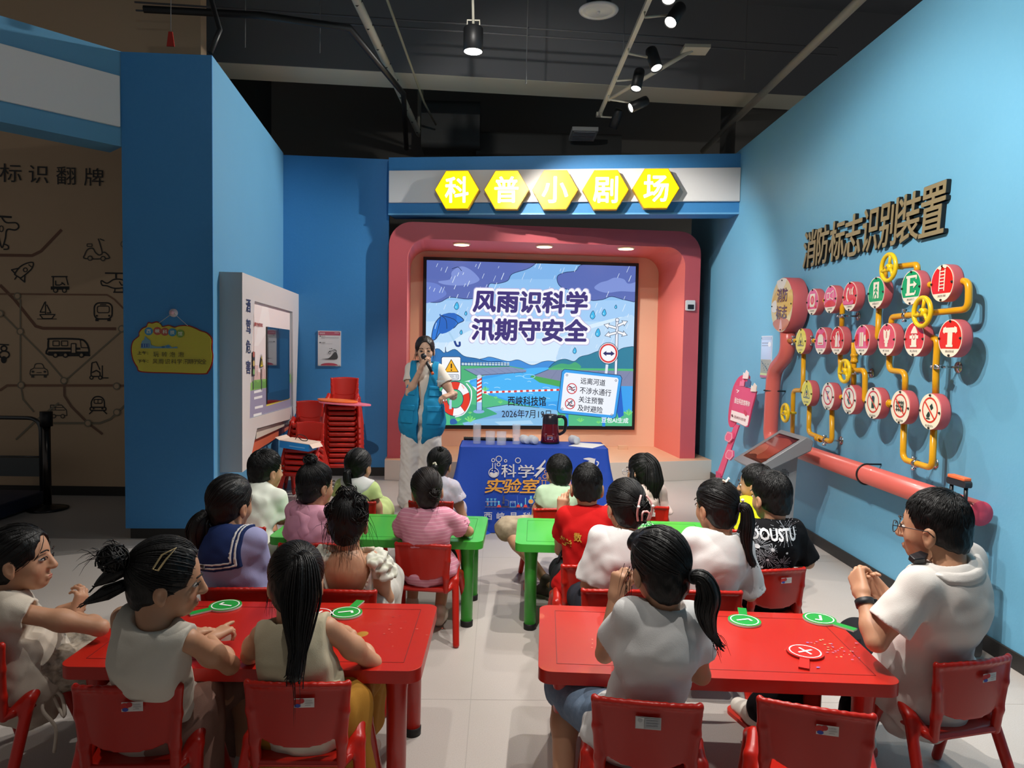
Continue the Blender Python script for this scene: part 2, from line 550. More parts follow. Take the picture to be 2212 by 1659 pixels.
wallpoly('wall_left', [PL, PR, CNR, (-2.62, 8.05), (-2.62, 5.95), (-2.80, 5.95)], .085, 3.605, [BLUEL])
wallpoly('baseboard_left', [(PL[0] + .02, PL[1] + .02), (PR[0] - .02, PR[1] + .02), (CNR[0] - .02, CNR[1]), (-2.6, 8.05), (-2.6, 5.9), (-2.78, 5.9)], 0, .085, [BASEB])
wallpoly('wall_stage', [CNR, BWE, (-1.29, 8.3), (-2.45, 8.25)], .1, 3.585, [BLUE])
wallpoly('baseboard_stage', [(CNR[0], CNR[1] + .012), (BWE[0], BWE[1] + .0), (-1.29, 8.28), (-2.45, 8.2)], 0, .1, [BASEB])
wallpoly('wall_pillar', [(PL[0], PL[1]), (PR[0], PR[1]), (PR[0], PR[1] - .012), (PL[0], PL[1] - .012)], .085, 3.605, [BLUE])
# splayed lintel over the dark passage on the left
LD = np.array((-.683, -.73)); LN = np.array((.73, -.683))


def lint(a, b, d0, d1):
    p = np.array(PL)
    return [tuple(p + LD * a + LN * d0), tuple(p + LD * b + LN * d0), tuple(p + LD * b + LN * d1), tuple(p + LD * a + LN * d1)]


zl = [2.93, 3.06, 3.44, 3.60]
wallpoly('wall_lintel', lint(0.0, 2.2, 0, -.25), 2.925, 3.61, [BLUEL])
wallpoly('trim_2', lint(.02, 2.2, .025, .0), 3.06, 3.425, [WHITE], .004)

# header beam over the stage with a white band
HL = np.array((-1.26, 8.0)); HR = np.array((2.5, 7.53)); hd = (HR - HL) / np.hypot(*(HR - HL)); hn = np.array((hd[1], -hd[0]))
hl = np.hypot(*(HR - HL))


def hp(a, d): p = HL + hd * a + hn * d; return (p[0], p[1])


wallpoly('wall_header', [hp(0, 0), hp(hl, 0), hp(hl, -.28), hp(0, -.28)], 2.95, 3.575, [BLUE])
wallpoly('trim_3', [hp(.01, .03), hp(hl, .03), hp(hl, 0), hp(.01, 0)], 3.075, 3.425, [WHITE], .004)
wallpoly('trim_lit_edge', [hp(0, .006), hp(hl, .006), hp(hl, -.01), hp(0, -.01)], 2.945, 2.962, [M('6fb0dc', .4)])  # paler strip paints the lit bottom edge of the header

# ------------------------------------------------------------------ stage niche: rounded coral frame
NU = np.array((math.cos(RAD(5)), math.sin(RAD(5)), 0)); NV = np.array((-NU[1], NU[0], 0)); NO = np.array((-1.25, 8.0, .225))
NW = 3.595
CORAL = M('c0545c', .5, noise=(2., .3, 'b44c55')); CORAL_LIT = M('e07468', .5)  # second coral tone paints in the brighter light on the reveals
PEACH = M('e8bfa2', .6)


def rrect(x0, y0, x1, y1, r, n=8, corners=(1, 1, 1, 1)):
    out = []
    for (cx, cy, a0), on in zip(((x1 - r, y1 - r, 0), (x0 + r, y1 - r, 90), (x0 + r, y0 + r, 180), (x1 - r, y0 + r, 270)), corners):
        if on: out += [(cx + r * math.cos(RAD(a0 + 90 * i / n)), cy + r * math.sin(RAD(a0 + 90 * i / n))) for i in range(n + 1)]
        else: out.append({0: (x1, y1), 90: (x0, y1), 180: (x0, y0), 270: (x1, y0)}[a0])
    return out


UP = np.array((0, 0, 1.0))
f = MB()
outl = rrect(0, 0, NW, 2.655, .26, 8, (1, 1, 0, 0)); inn = rrect(.205, 0, NW - .185, 2.47, .22, 8, (1, 1, 0, 0))
f.prism(outl[:-2] + [(0, 0), (.205, 0)] + inn[:-2][::-1] + [(NW - .185, 0), (NW, 0)], NO, NU, UP, NV, 1.0, 0, 1)
NICHE = struct('wall_niche', f, [CORAL, CORAL_LIT])
bk = rrect(.2, 0, NW - .18, 2.5, .2, 8, (1, 1, 0, 0))
f = MB(); f.prism(bk, NO + NV * 1.0, NU, UP, NV, .12); struct('wall_niche_back', f, PEACH)
# raised stage floor with a bowed front edge
f = MB(); fr = [(NW + .16 - i / 24 * (NW + .18), -.12 - .22 * math.sin(math.pi * i / 24)) for i in range(25)]
f.prism(fr + [(-.02, 1.0), (NW + .16, 1.0)], NO - UP * .225, NU, NV, UP, .225, 0, 1)
struct('floor_stage', f, [M('d8ab8b', .4, noise=(6., .25, 'cc9d7e')), M('cfc3b8', .45)], .006)
# hall structure above the walls; beam greys lifted to imitate haze
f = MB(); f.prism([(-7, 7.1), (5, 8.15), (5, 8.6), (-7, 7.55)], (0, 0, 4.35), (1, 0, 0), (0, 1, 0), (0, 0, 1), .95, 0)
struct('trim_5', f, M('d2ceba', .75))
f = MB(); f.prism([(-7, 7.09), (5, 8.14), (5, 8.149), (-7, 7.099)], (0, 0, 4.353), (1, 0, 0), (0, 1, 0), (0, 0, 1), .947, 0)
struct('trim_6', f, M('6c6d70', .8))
f = MB(); f.box((2.75, 8.5, 3.0), (3.35, 9.1, 5.3)); struct('wall_column', f, M('5e5c58', .75))
f = MB(); f.box((-3.6, 8.8, 3.0), (-3.0, 9.4, 5.3)); struct('wall_column_left', f, M('3a3936', .8))
# beige mural wall in the dark passage
f = MB(); f.box((-7.5, 6.87, .09), (-2.85, 7.0, 5.2)); struct('wall_mural', f, M('c6a98a', .7, noise=(1.5, .3, 'b89a7c')))
f = MB(); f.box((-7.5, 6.86, 0), (-2.85, 7.0, .09)); struct('baseboard_mural', f, BASEB)
# ------------------------------------------------------------------ lamps and services overhead
LAMPON = M('fffaf0', .3, emit=14.); DARKM = M('1c1d1f', .45); PIPEW = M('b9b5a6', .45); GREYM = M('77787a', .4, metal=.6)


def lampcan(name, mouth, aim, label, group, on=True, r=.05, L=.2):
    mouth = Vector(mouth); d = (Vector(aim) - mouth).normalized()
    t = thing(name, mouth, label, 'spotlight', group)
    b = MB(); b.lathe([(0, -L), (r * .9, -L), (r, -L + .02), (r, 0), (r * .92, 0), (r * .85, -.012)], mouth, d); b.build('housing', DARKM, t)
    b = MB(); b.lathe([(r * .86, -.013), (r * .5, -.016), (0, -.017)], mouth, d); b.build('lens', LAMPON if on else M('c9c9c6', .3), t)
    b = MB(); top = mouth - d * L * .55; b.tube([top, (1.036, top.y, 3.96), (1.033, top.y, 3.999)], .009, 6); b.build('bracket', PIPEW, t)
    return t


nm = ['nearest the camera, mostly cut off by the top edge', 'second from the camera, shining brightly', 'turned to the right, warm dim face', 'fourth along, tilted over the white ceiling beam', 'fifth along, shining just past the beam']
for (loc, aim, w, dg), l in zip(TRACK_LAMPS, nm):
    d = (Vector(aim) - Vector(loc)).normalized()
    lampcan('track_spotlight', Vector(loc) - d * .03, aim, 'black track spotlight ' + l, 'spotlights on the ceiling track')
lampcan('track_spotlight', (1.17, 7.7, 3.86), (.6, 8.6, 2.0), 'unlit grey track spotlight at the far end of the track', 'spotlights on the ceiling track', False)
b = MB(); b.box((1.015, 3.9, 4.0), (1.05, 7.76, 4.03)); b.box((1.0, 7.74, 3.999), (1.065, 7.8, 4.04))
tag(b.build('light_track', PIPEW), 'pale lighting track running front to back under the dark ceiling', 'light track')
b = MB(); b.tube([(1.07, 7.4, 4.05), (1.75, 6.75, 4.3)], .02, 8); b.box((1.66, 6.66, 4.29), (1.9, 6.84, 4.32))
tag(b.build('diagonal_strut', PIPEW), 'pale diagonal strut with square plate beside the lighting track', 'strut')
t = thing('pendant_downlight', HANG_LAMP, 'black cylindrical downlight hanging alone on a thin rod', 'downlight')
hx, hy, hz = HANG_LAMP
b = MB(); b.lathe([(0, .2), (.075, .2), (.08, .19), (.08, .012), (.074, .01)], HANG_LAMP); b.build('housing', DARKM, t)
b = MB(); b.lathe([(.073, .012), (.04, .014), (0, .015)], HANG_LAMP); b.build('lens', LAMPON, t)
b = MB(); b.tube([(hx, hy, hz + .2), (hx - .01, hy - .02, hz + .5), (hx, hy, 5.3)], .011, 8); b.build('rod', PIPEW, t)
b = MB(); b.tube([(hx - .05, hy, hz + .2), (hx - .05, hy, hz + .26), (hx + .05, hy, hz + .26), (hx + .05, hy, hz + .2)], .007, 6); b.build('bracket', M('cfcabb', .4), t)
# round ceiling loudspeaker / diffuser
t = thing('ceiling_diffuser', (.75, 5.83, 4.2), 'round white ceiling air diffuser at the top of the photo', 'diffuser')
b = MB(); b.lathe([(0, 0), (.1, 0), (.115, .005), (.125, .0), (.155, .004), (.16, .012), (.13, .02)], (.75, 5.83, 4.2)); b.build('plate', M('aeb2b6', .35), t)
b = MB(); b.lathe([(0, -.012), (.01, -.012), (.012, 0)], (.75, 5.83, 4.2), n=12); b.build('knob', M('d8d8d8', .3), t)
b = MB(); b.cyl((.75, 5.83, 4.215), (.75, 5.83, 5.3), .1); b.build('duct', DARKM, t)
# sprinkler pipes
t = thing('sprinkler_pipe', (-1.14, 7.6, 4.25), 'long white pipe with cable ties left of the hanging downlight', 'pipe', 'white overhead pipes')
b = MB(); b.tube(bend([(-1.27, 2.8, 4.25), (-1.09, 9.5, 4.25), (-1.09, 9.5, 5.3)], .1), .038, 12); b.build('pipe', PIPEW, t)
for i in range(12):
    y = 4.6 + i * .42; x = -1.27 + (y - 2.8) * .18 / 6.7; b = MB(); b.tube([(x - .0, y, 4.208), (x + .042, y, 4.25), (x, y, 4.292), (x - .042, y, 4.25), (x, y, 4.208)], .006, 6); b.build('cable_tie', DARKM, t)
b = MB(); b.tube([(2.76, 3, 4.25), (2.76, 9.9, 4.25)], .038, 12)
tag(b.build('sprinkler_pipe', PIPEW), 'long white pipe running above the right blue wall', 'pipe', 'white overhead pipes')
b = MB(); b.tube([(-.95, 5.4, 4.25), (-.9, 8.2, 4.25), (-.84, 9.0, 4.25)], .012, 8)
tag(b.build('conduit', M('9a967f', .5)), 'thin tan conduit right of the long white pipe', 'conduit')
b = MB(); b.tube([(-2.9, 5.9, 4.16), (-2.0, 6.0, 4.18), (-1.3, 6.1, 4.14), (-1.05, 7.6, 4.13), (-1.2, 9.0, 3.95)], .03, 8)
tag(b.build('cable_bundle', DARKM), 'black cable bundle sagging from the ceiling left of the pipes', 'cable')
for z, y in ((4.42, 6.6), (4.36, 6.62)):
    b = MB(); b.tube([(-3.2, y - .25, z), (3.2, y + .32, z)], .008, 6)
    tag(b.build('conduit', M('55565a', .5)), ('upper' if z > 4.4 else 'lower') + ' of two thin grey conduits crossing the whole dark ceiling', 'conduit', 'crosswise ceiling conduits')
b = MB()
for x, y, z0 in ((.2, 6.6, 3.9), (-2.2, 6.2, 4.0), (-1.62, 6.4, 4.05), (1.05, 6.4, 4.0), (2.3, 6.9, 4.1)):
    b = MB(); b.tube([(x, y, z0), (x + .01, y, 5.3)], .005, 5)
    tag(b.build('hanger_rod', M('5a5b5c', .5)), 'thin steel hanger rod dangling from the dark ceiling at ' + {.2: 'the centre', -2.2: 'the left above the pillar', -1.62: 'the left of the white pipe', 1.05: 'the lighting track', 2.3: 'the right pipe'}[x], 'rod', 'ceiling hanger rods')
# air duct and grille behind the beam
t = thing('air_duct', (.5, 9.6, 4.3), 'dark wrapped air duct crossing behind the ceiling beam', 'duct')
b = MB(); b.prism(rrect(-.25, -.3, .25, .3, .08), (-1.05, 9.5, 4.35), (0, 1, 0), (0, 0, 1), (1, 0, 0), .75); b.build('duct_box', M('4d4d4b', .6, bump=(5, .6)), t, .01)
b = MB(); b.prism(rrect(-.2, -.16, .2, .16, .05), (-.35, 9.6, 4.15), (0, 1, 0), (0, 0, 1), (1, 0, 0), 1.9); b.build('duct_sleeve', M('424240', .6, bump=(4, .8)), t, .01)
t = thing('ceiling_vent', (1.0, 8.9, 4.15), 'pale square air grille hanging behind the ceiling beam', 'vent')
b = MB(); b.prism([(-.14, -.22), (.18, -.22), (.18, .22), (-.14, .22)], (.98, 9.0, 4.15), (1, 0, 0), (0, 1, 0), (0, 0, 1), .05, 0); b.build('frame', M('b5b5b2', .5), t, .004)
b = MB()
for i in range(5): b.box((.87, 8.82 + i * .075, 4.143), (1.13, 8.87 + i * .075, 4.151))
b.build('slat', M('96969a', .5), t)
t = thing('exit_tag', (-2.55, 5.6, 3.95), 'small red tag hanging on a wire above the blue pillar', 'tag')
b = MB(); b.prism([(-.03, 0), (.03, 0), (.015, .11), (-.015, .11)], (-2.55, 5.6, 3.75), (1, 0, 0), (0, 0, 1), (0, -1, 0), .008); b.build('tag_plate', M('b02a20', .5), t)
b = MB(); b.tube([(-2.55, 5.6, 3.86), (-2.54, 5.6, 5.3)], .003, 5); b.build('wire', M('777777', .4), t)
b = MB(); b.tube([(-2.15, 5.5, 4.4), (-2.2, 5.5, 4.05), (-2.12, 5.45, 3.82), (-2.18, 5.42, 3.64)], .02, 8)
tag(b.build('hanging_cable', DARKM), 'loose black cable hanging over the top of the blue pillar', 'cable')

# ------------------------------------------------------------------ hexagon letter signs on the header
HEXY = M('f7dc05', .35, emit=1.15); HEXW = M('ffffff', .35, emit=1.6)
hN = np.array((hn[0], hn[1], 0)); hU = np.array((hd[0], hd[1], 0))
for ch, px in zip('科普小剧场', (987, 1094, 1199, 1308, 1417)):
    O = atpl(px, 410 - (3 if ch == '场' else 0), np.array((*hp(0, .12), 3.2)), hN)
    t = thing('hexagon_sign', O, 'glowing yellow hexagon sign with the white character ' + ch, 'sign', 'hexagon letter signs')
    R = .245; hx6 = [(R * math.cos(RAD(60 * i)), R * .97 * math.sin(RAD(60 * i))) for i in range(6)]
    b = MB(); b.prism(hx6, O - hN * .0, hU, UP, -hN, .085); b.build('back_box', M('c79a08', .4), t)
    b = MB(); b.prism([(x * .965, y * .965) for x, y in hx6], O + hN * .006, hU, UP, -hN, .006); b.build('face', HEXY, t)
    v, fa, asp = glyphs(ch); v, fa = heavy(v, fa, .022, asp); h = .27
    b = MB(); b.raw([O + hN * (.009 + e) + hU * (x - .5) * h * (.92 if ch != '小' else 1.0) + UP * (y - .5) * h for x, y, e in v], fa)
    b.build('character', HEXW, t)

# three warm downlights in the niche
for px, l in ((997, 'left'), (1176, 'middle'), (1352, 'right')):
    p = atz(px, 529 + (px - 997) * .025, .225 + 2.455)
    t = thing('recessed_downlight', p, 'round warm downlight in the coral niche ceiling, ' + l + ' of three', 'downlight', 'niche downlights')
    b = MB(); b.lathe([(0, -.002), (.085, -.002), (.1, .0), (.105, .012)], p); b.build('rim', M('f3dcc0', .4), t)
    b = MB(); b.lathe([(0, -.006), (.088, -.004)], p); b.build('lens', M('ffd9a0', .3, emit=9.), t)
    spot((p[0], p[1], p[2] - .02), (p[0], p[1] + .05, 0), 55, 120, .8, .06, (1, .85, .68))
# ------------------------------------------------------------------ right wall: fire sign exhibit
RY = M('e0a012', .28, coat=.3); RYW = M('ecc416', .3, coat=.3); PIPER = M('d9685e', .3, coat=.2); DRUM = M('c25a5e', .45)
CHROME = M('c8c8c8', .18, metal=1.); SCREW = M('3a3634', .4, metal=.7)
RED, GRN, YEL, CRM, PNK = 'e0281c', '12a05a', 'f2e04a', 'f6e6cf', 'ea5a86'


def c1(x, y): return (1640 + x / 4.424, 540 + y / 4.424)
def c2(x, y): return (1640 + x / 4.366, 780 + y / 4.366)


def drum(Y, Z, R, XF, depth, label, draw, group='round fire signs'):
    t = thing('round_sign', (XF, Y, Z), label, 'sign', group)
    b = MB(); b.lathe([(0, depth), (R * .985, depth), (R, depth - .008), (R, .004), (R * .985, 0), (0, 0)], (XF, Y, Z), (1, 0, 0), 48); b.build('drum_body', DRUM, t)
    a = Art(lambda x, y: (XF - .001, Y - x * R, Z + y * R), (-1, 0, 0), .0004)
    a.ell(0, 0, .985, .985, CRM, n=48); draw(a); a.build('printed_face', GLOSSP, t)
    for an in (90, 180, 270, 0):
        y, z = Y - R * .88 * math.cos(RAD(an)), Z + R * .9 * math.sin(RAD(an))
        b = MB(); b.lathe([(.0065, -.004), (.0065, -.008), (.003, -.011), (0, -.011)], (XF, y, z), (1, 0, 0), 10); b.build('screw', SCREW, t)
    return t


def seg(col, y0=-.55):
    """round field with the caption strip cut off below"""
    R = .93; a0 = math.asin(y0 / R)
    n = 40; return [(R * math.cos(a), R * math.sin(a)) for a in [a0 + (math.pi - 2 * a0) * i / n for i in range(n + 1)]], col


def field(a, col, cap):
    a.poly(*seg(col)); a.text(cap, (-.36, -.62, .36, -.75), '57504a')
    return a


def ring_no(a, cap):
    a.ring(0, .08, .66, .66, .1, 'dc2f22'); a.text(cap, (-.36, -.72, .36, -.85), '57504a')


def bar(a): a.line([(-.46, .53), (.46, -.38)], .1, 'dc2f22')


def i_alarm(a): field(a, PNK, '消防按钮'); a.rect(-.42, -.38, .42, .6, CRM); a.ell(0, .12, .3, .34, RED); a.ell(0, .12, .17, .2, 'f07a8e'); a.poly([(-.8, -.5), (-.3, -.42), (-.5, -.2)], RED); a.poly([(.8, -.5), (.3, -.42), (.5, -.2)], RED)


def i_horn(a):
    field(a, PNK, '发声警报'); a.curve([(-.88, -.4), (-.4, -.12), (.4, -.12), (.88, -.4), (.5, -.52), (-.5, -.52)], RED)
    a.line([(-.5, .02), (-.5, .46), (-.1, .46), (-.1, .02), (-.5, .02)], .07, CRM); a.line([(-.08, .14), (.48, -.05), (.48, .6), (-.08, .36)], .06, CRM)


def i_phone(a):
    field(a, RED, '火警电话'); a.line(cmr([(-.3, .52), (-.42, .1), (-.3, -.3)]), .13, CRM); a.ell(-.27, .5, .14, .1, CRM, rot=.6); a.ell(-.24, -.3, .16, .1, CRM, rot=-.6)
    a.line(cmr([(.05, .5), (.0, .3), (.1, .12)]), .09, CRM); a.line(cmr([(.25, .5), (.2, .3), (.3, .12)]), .09, CRM); a.line(cmr([(.5, .6), (.4, .35), (.48, .1)]), .12, CRM)
    a.curve([(-.85, -.35), (-.4, -.2), (0, -.4), (.5, -.25), (.5, -.52), (-.7, -.52)], PNK)


def i_exit(a):
    field(a, GRN, '紧急出口'); a.rect(-.32, -.36, .34, .66, CRM); a.ell(.02, .42, .1, .1, GRN); a.line([(.05, .3), (.0, -.02), (.14, -.2), (.06, -.4)], .11, GRN)
    a.line([(0, 0), (-.16, -.16), (-.24, -.4)], .1, GRN); a.line([(-.2, .1), (.02, .24), (.22, .06)], .08, GRN)


def i_E(a):
    field(a, GRN, '滑动开门'); a.line([(-.5, .62), (.55, .62)], .14, CRM); a.line([(-.5, -.38), (.4, -.38)], .14, CRM); a.rect(-.38, -.38, -.08, .62, CRM)
    a.line([(.55, .62), (.5, .45)], .1, CRM); a.line([(.45, -.38), (.5, -.2)], .1, CRM); a.line([(-.1, .15), (.4, .15)], .13, CRM); a.poly([(.3, .36), (.62, .15), (.3, -.06)], CRM)


def i_ladder(a):
    field(a, RED, '消防梯'); a.line([(-.2, .72), (-.24, -.42)], .08, CRM); a.line([(.24, .72), (.2, -.42)], .08, CRM)
    for i in range(6): a.line([(-.22, .62 - i * .18), (.22, .62 - i * .18)], .06, CRM)
    a.curve([(-.4, .85), (-.1, .7), (.0, .88), (.3, .75), (.4, .9), (0, .96)], CRM)


def warn(a, cap, mark):
    a.ell(0, 0, .985, .985, YEL, n=48); a.poly([(-.93, .3), (-.2, .93), (-.5, .85)], 'f7efb0')
    a.line([(-.52, -.36), (0, .62), (.52, -.36), (-.52, -.36)], .055, '26324a'); mark(a); a.text(cap, (-.4, -.6, .4, -.73), '57504a')


def m_burst(a):
    for i in range(7): a.line([(0, -.05), (.22 * math.cos(i * .9), -.05 + .2 * math.sin(i * .9))], .05, '2a2a2a')
    a.line([(-.28, -.27), (.28, -.27)], .05, '2a2a2a')


def m_flame(a): a.curve([(0, .26), (.15, 0), (.1, -.16), (-.1, -.16), (-.14, 0)], '1f3850'); a.ell(0, -.06, .06, .08, 'f2a03a'); a.line([(-.24, -.26), (.24, -.26)], .05, '1f3850')


def i_helmet(a): field(a, PNK, '灭火设备'); a.curve([(-.8, .1), (-.3, .5), (-.6, .6)], RED); a.curve([(.8, .1), (.3, .5), (.6, .6)], RED); a.rect(-.46, -.3, .46, .1, CRM); a.curve([(-.4, .08), (-.28, .44), (.28, .44), (.4, .08)], CRM); a.rect(-.3, -.22, .3, -.14, RED)


def i_ext(a):
    field(a, RED, '灭火器'); a.rect(-.26, -.44, .08, .3, CRM); a.ell(-.09, .3, .17, .12, CRM); a.rect(-.16, .4, 0, .56, CRM); a.line(cmr([(-.08, .52), (.2, .62), (.3, .3)]), .07, CRM)
    a.curve([(.3, .5), (.5, .1), (.36, -.1), (.5, -.4), (.2, -.42), (.16, 0)], 'f6b9c4'); a.line([(-.5, .3), (-.3, .05)], .06, CRM)


def i_hose(a): field(a, PNK, '消防水带'); a.rect(-.28, -.42, .2, .5, CRM); a.ell(.42, .12, .17, .22, CRM); a.curve([(-.9, .2), (-.5, .4), (-.55, -.3), (-.85, -.3)], RED); a.curve([(.5, .7), (.9, .3), (.7, -.4), (.55, -.1)], RED); a.rect(-.1, -.42, -.02, .5, 'f0b0a0')


def i_torch(a): field(a, 'e44a5a', '地下消火栓'); a.curve([(-.36, .6), (-.3, .1), (-.14, -.1), (.14, -.1), (.3, .1), (.36, .6), (.12, .52), (0, .64), (-.12, .52)], CRM); a.rect(-.14, -.44, .14, -.1, CRM); a.rect(-.22, -.2, .22, -.1, CRM); a.rect(-.04, .1, .04, .5, 'e44a5a')


def i_hydrant(a):
    field(a, RED, '地上消火栓'); a.rect(-.24, -.44, .24, .3, CRM); a.curve([(-.3, .3), (-.2, .56), (0, .74), (.2, .56), (.3, .3)], CRM); a.rect(-.42, .02, .42, .2, CRM); a.ring(0, .12, .11, .13, .04, RED); a.rect(-.32, -.46, .32, -.36, CRM); a.line([(-.3, .3), (.3, .3)], .04, RED)


def i_tee(a):
    field(a, RED, '消防水泵接合器'); a.rect(-.2, -.44, .2, .5, CRM); a.rect(-.46, .3, .46, .56, CRM); a.poly([(-.46, .24), (-.34, .62), (-.56, .56), (-.6, .34)], CRM); a.poly([(.46, .24), (.34, .62), (.56, .56), (.6, .34)], CRM); a.rect(-.28, -.46, .28, -.34, CRM)


def i_smoke(a): ring_no(a, '禁止吸烟'); a.line(cmr([(-.25, .35), (.05, .3), (-.1, .1), (.2, .4)]), .05, '3a4a78'); a.line([(.1, -.2), (.0, .02)], .16, '27408a'); bar(a)
def i_match(a): ring_no(a, '禁止易燃物'); a.line(cmr([(.0, .5), (.1, .2), (-.1, 0), (.1, -.3)]), .16, '3f4a3c'); a.line([(-.2, -.05), (.2, -.25)], .05, '3f6a4c'); bar(a)
def i_bott(a): ring_no(a, '禁止放易燃'); a.rect(-.16, -.32, .16, .34, '20242a'); a.ell(0, .36, .16, .1, '20242a'); a.rect(-.16, 0, .16, .1, '3fa070'); bar(a)


def i_fence(a):
    ring_no(a, '禁止阻塞')
    for x in (-.32, -.1, .12, .32): a.line([(x, -.26), (x, .38)], .08, '23272b')
    for y in (.28, .06, -.16): a.line([(-.4, y), (.4, y)], .06, '23272b')
    bar(a)


def i_water(a): ring_no(a, '禁止用水灭火'); a.poly([(-.02, .3), (.18, .46), (.3, .22), (.12, .08)], '20242a'); a.curve([(-.2, -.12), (-.06, .0), (.04, -.2), (-.1, -.34), (-.28, -.28)], '20242a'); a.rect(-.3, -.42, .06, -.36, '20242a'); bar(a)


XF = 2.34
SIGNS = [(5.307, 1.88, 'pink round sign with a fire alarm button, at the far end of the top row', i_alarm),
         (5.02, 1.88, 'pink round sign with a horn outline, second from the far end of the top row', i_horn),
         (4.738, 1.88, 'red round sign with a white telephone handset', i_phone),
         (4.406, 1.88, 'green round sign with a running figure at a doorway', i_exit),
         (4.03, 1.88, 'green round sign with a big white letter E and arrow', i_E),
         (3.746, 1.88, 'red round sign with a white ladder', i_ladder),
         (5.485, 1.587, 'yellow round warning sign beside the red pipe in the middle row', lambda a: warn(a, '当心爆炸物', m_burst)),
         (5.143, 1.587, 'pink round sign with a white helmet shape', i_helmet),
         (4.893, 1.587, 'red round sign with a white fire extinguisher', i_ext),
         (4.555, 1.587, 'pink round sign with a white hose cabinet, right of the extinguisher sign', i_hose),
         (4.262, 1.587, 'pink round sign with a white torch-like underground hydrant', i_torch),
         (3.976, 1.587, 'red round sign with a white street hydrant', i_hydrant),
         (3.656, 1.587, 'red round sign with a white T-shaped pipe coupling', i_tee),
         (5.344, 1.192, 'yellow round warning sign with a flame in the bottom row', lambda a: warn(a, '当心易燃物', m_flame)),
         (4.997, 1.192, 'white round sign with a struck-out cigarette', i_smoke),
         (4.692, 1.192, 'white round sign with a struck-out burning scrap, third in the bottom row', i_match),
         (4.385, 1.192, 'white round sign with a struck-out black bottle', i_bott),
         (4.085, 1.192, 'white round sign with a struck-out fence', i_fence),
         (3.798, 1.192, 'white round sign with a struck-out bucket of water, nearest in the bottom row', i_water)]
for Y, Z, l, fn in SIGNS: drum(Y, Z, .099, XF, .055, l, fn)


def i_big(a):
    a.ell(0, 0, .97, .97, 'f2dc9a', n=48); a.curve([(-.9, .2), (-.2, .7), (.3, .4), (.9, .5), (.95, -.1), (.3, -.5), (-.6, -.3)], 'f0c552'); a.curve([(-.5, .9), (-.1, .5), (.4, .92)], 'f8f0dc')
    a.curve([(-.75, -.62), (0, -.45), (.75, -.62), (.35, -.9), (-.35, -.9)], 'd9772e'); a.curve([(-.15, -.92), (0, -.5), (.12, -.92)], 'f4b8b0'); a.curve([(-.9, .1), (-.5, .2), (-.45, -.2), (-.85, -.2)], 'fbf4e6')
    a.text('消防', (-.42, .6, .52, .12), '6b3428', .03); a.text('标志', (-.45, -.02, .52, -.5), '6b3428', .03)


drum(5.891, 1.89, .2275, XF, .13, 'largest round panel, yellow with four brown characters, on the red pipe', i_big, None)

# yellow pipe runs between the signs
XP = 2.388


def ypipe(pts, label, r=.0175, extra=(), bendr=.05):
    P = [Vector(atx(*p, XP)) for p in pts]
    b = MB(); b.tube(bend(P, bendr), r, 14)
    t = thing('yellow_pipe', P[0], label, 'pipe', 'yellow pipe runs')
    b.build('pipe', RY, t)
    for kind, p in extra:
        q = Vector(atx(*p, XP))
        if kind == 'c':      # socket collar, runs along the nearest segment
            best = min(zip(P, P[1:]), key=lambda ab: abs((ab[0] - q).length + (ab[1] - q).length - (ab[1] - ab[0]).length)); d = (best[1] - best[0]).normalized()
            b = MB(); b.lathe([(r, -.03), (r + .007, -.03), (r + .007, -.012), (r + .003, -.01), (r + .003, .01), (r + .007, .012), (r + .007, .03), (r, .03)], q, d, 18); b.build('collar', RY, t)
        else:
            best = min(zip(P, P[1:]), key=lambda ab: abs((ab[0] - q).length + (ab[1] - q).length - (ab[1] - ab[0]).length)); d = (best[1] - best[0]).normalized()
            b = MB(); b.lathe([(r, -.012), (r + .006, -.012), (r + .006, .012), (r, .012)], q, d, 18)
            e = d.cross(Vector((1, 0, 0))).normalized()
            for s_ in (-1, 1): b.cyl(q + e * s_ * (r + .002) - Vector((.012, 0, 0)), q + e * s_ * (r + .016) - Vector((.012, 0, 0)), .006, 8); b.cyl(q + e * s_ * (r + .014) - Vector((.024, 0, 0)), q + e * s_ * (r + .014), .007, 8)
            b.cyl(q, (2.496, q.y, q.z), .006, 10); b.lathe([(0, -.006), (.03, -.005), (.032, 0)], (2.4985, q.y, q.z), (1, 0, 0), 20)
            b.build('wall_clamp', CHROME, t)
    return t


A1, A2 = c1, c2
ypipe([A1(1200, 275), A1(1203, 172), A1(1508, 138), A1(1512, 205)], 'yellow pipe arching between the two green signs')
ypipe([A1(575, 487), A1(640, 482)], 'short yellow pipe joining the two far pink signs of the top row')
ypipe([A1(750, 472), A1(797, 466), A1(788, 760)], 'yellow pipe dropping from the horn sign to the extinguisher sign', extra=[('w', A1(795, 630))])
ypipe([A1(1560, 335), A1(1690, 330)], 'short yellow pipe between the letter E sign and the ladder sign')
ypipe([A1(1880, 305), A1(2005, 290), A1(2000, 565), A1(1268, 640), A1(1262, 720)], 'longest looping yellow pipe, from the ladder sign back to the torch sign', extra=[('w', A1(1405, 626))])
ypipe([A1(1075, 856), A1(1132, 850), A1(1146, 545)], 'yellow pipe below the running figure sign')
ypipe([A1(285, 866), A1(400, 866)], 'short yellow pipe from the red pipe to the yellow warning sign', extra=[('w', A1(338, 866))])
ypipe([A1(465, 868), A1(590, 868)], 'short yellow pipe between the yellow warning sign and the helmet sign', extra=[('w', A1(516, 868))])
ypipe([A1(1610, 842), A1(1705, 840), A1(1688, 1140), A2(1665, 310)], 'straight yellow pipe down from the coupling sign to the bucket sign', extra=[('w', A2(1690, 55))])
ypipe([A1(425, 985), A2(412, 276), A2(322, 276), A2(313, 700)], 'yellow pipe stepping down at the far left of the exhibit')
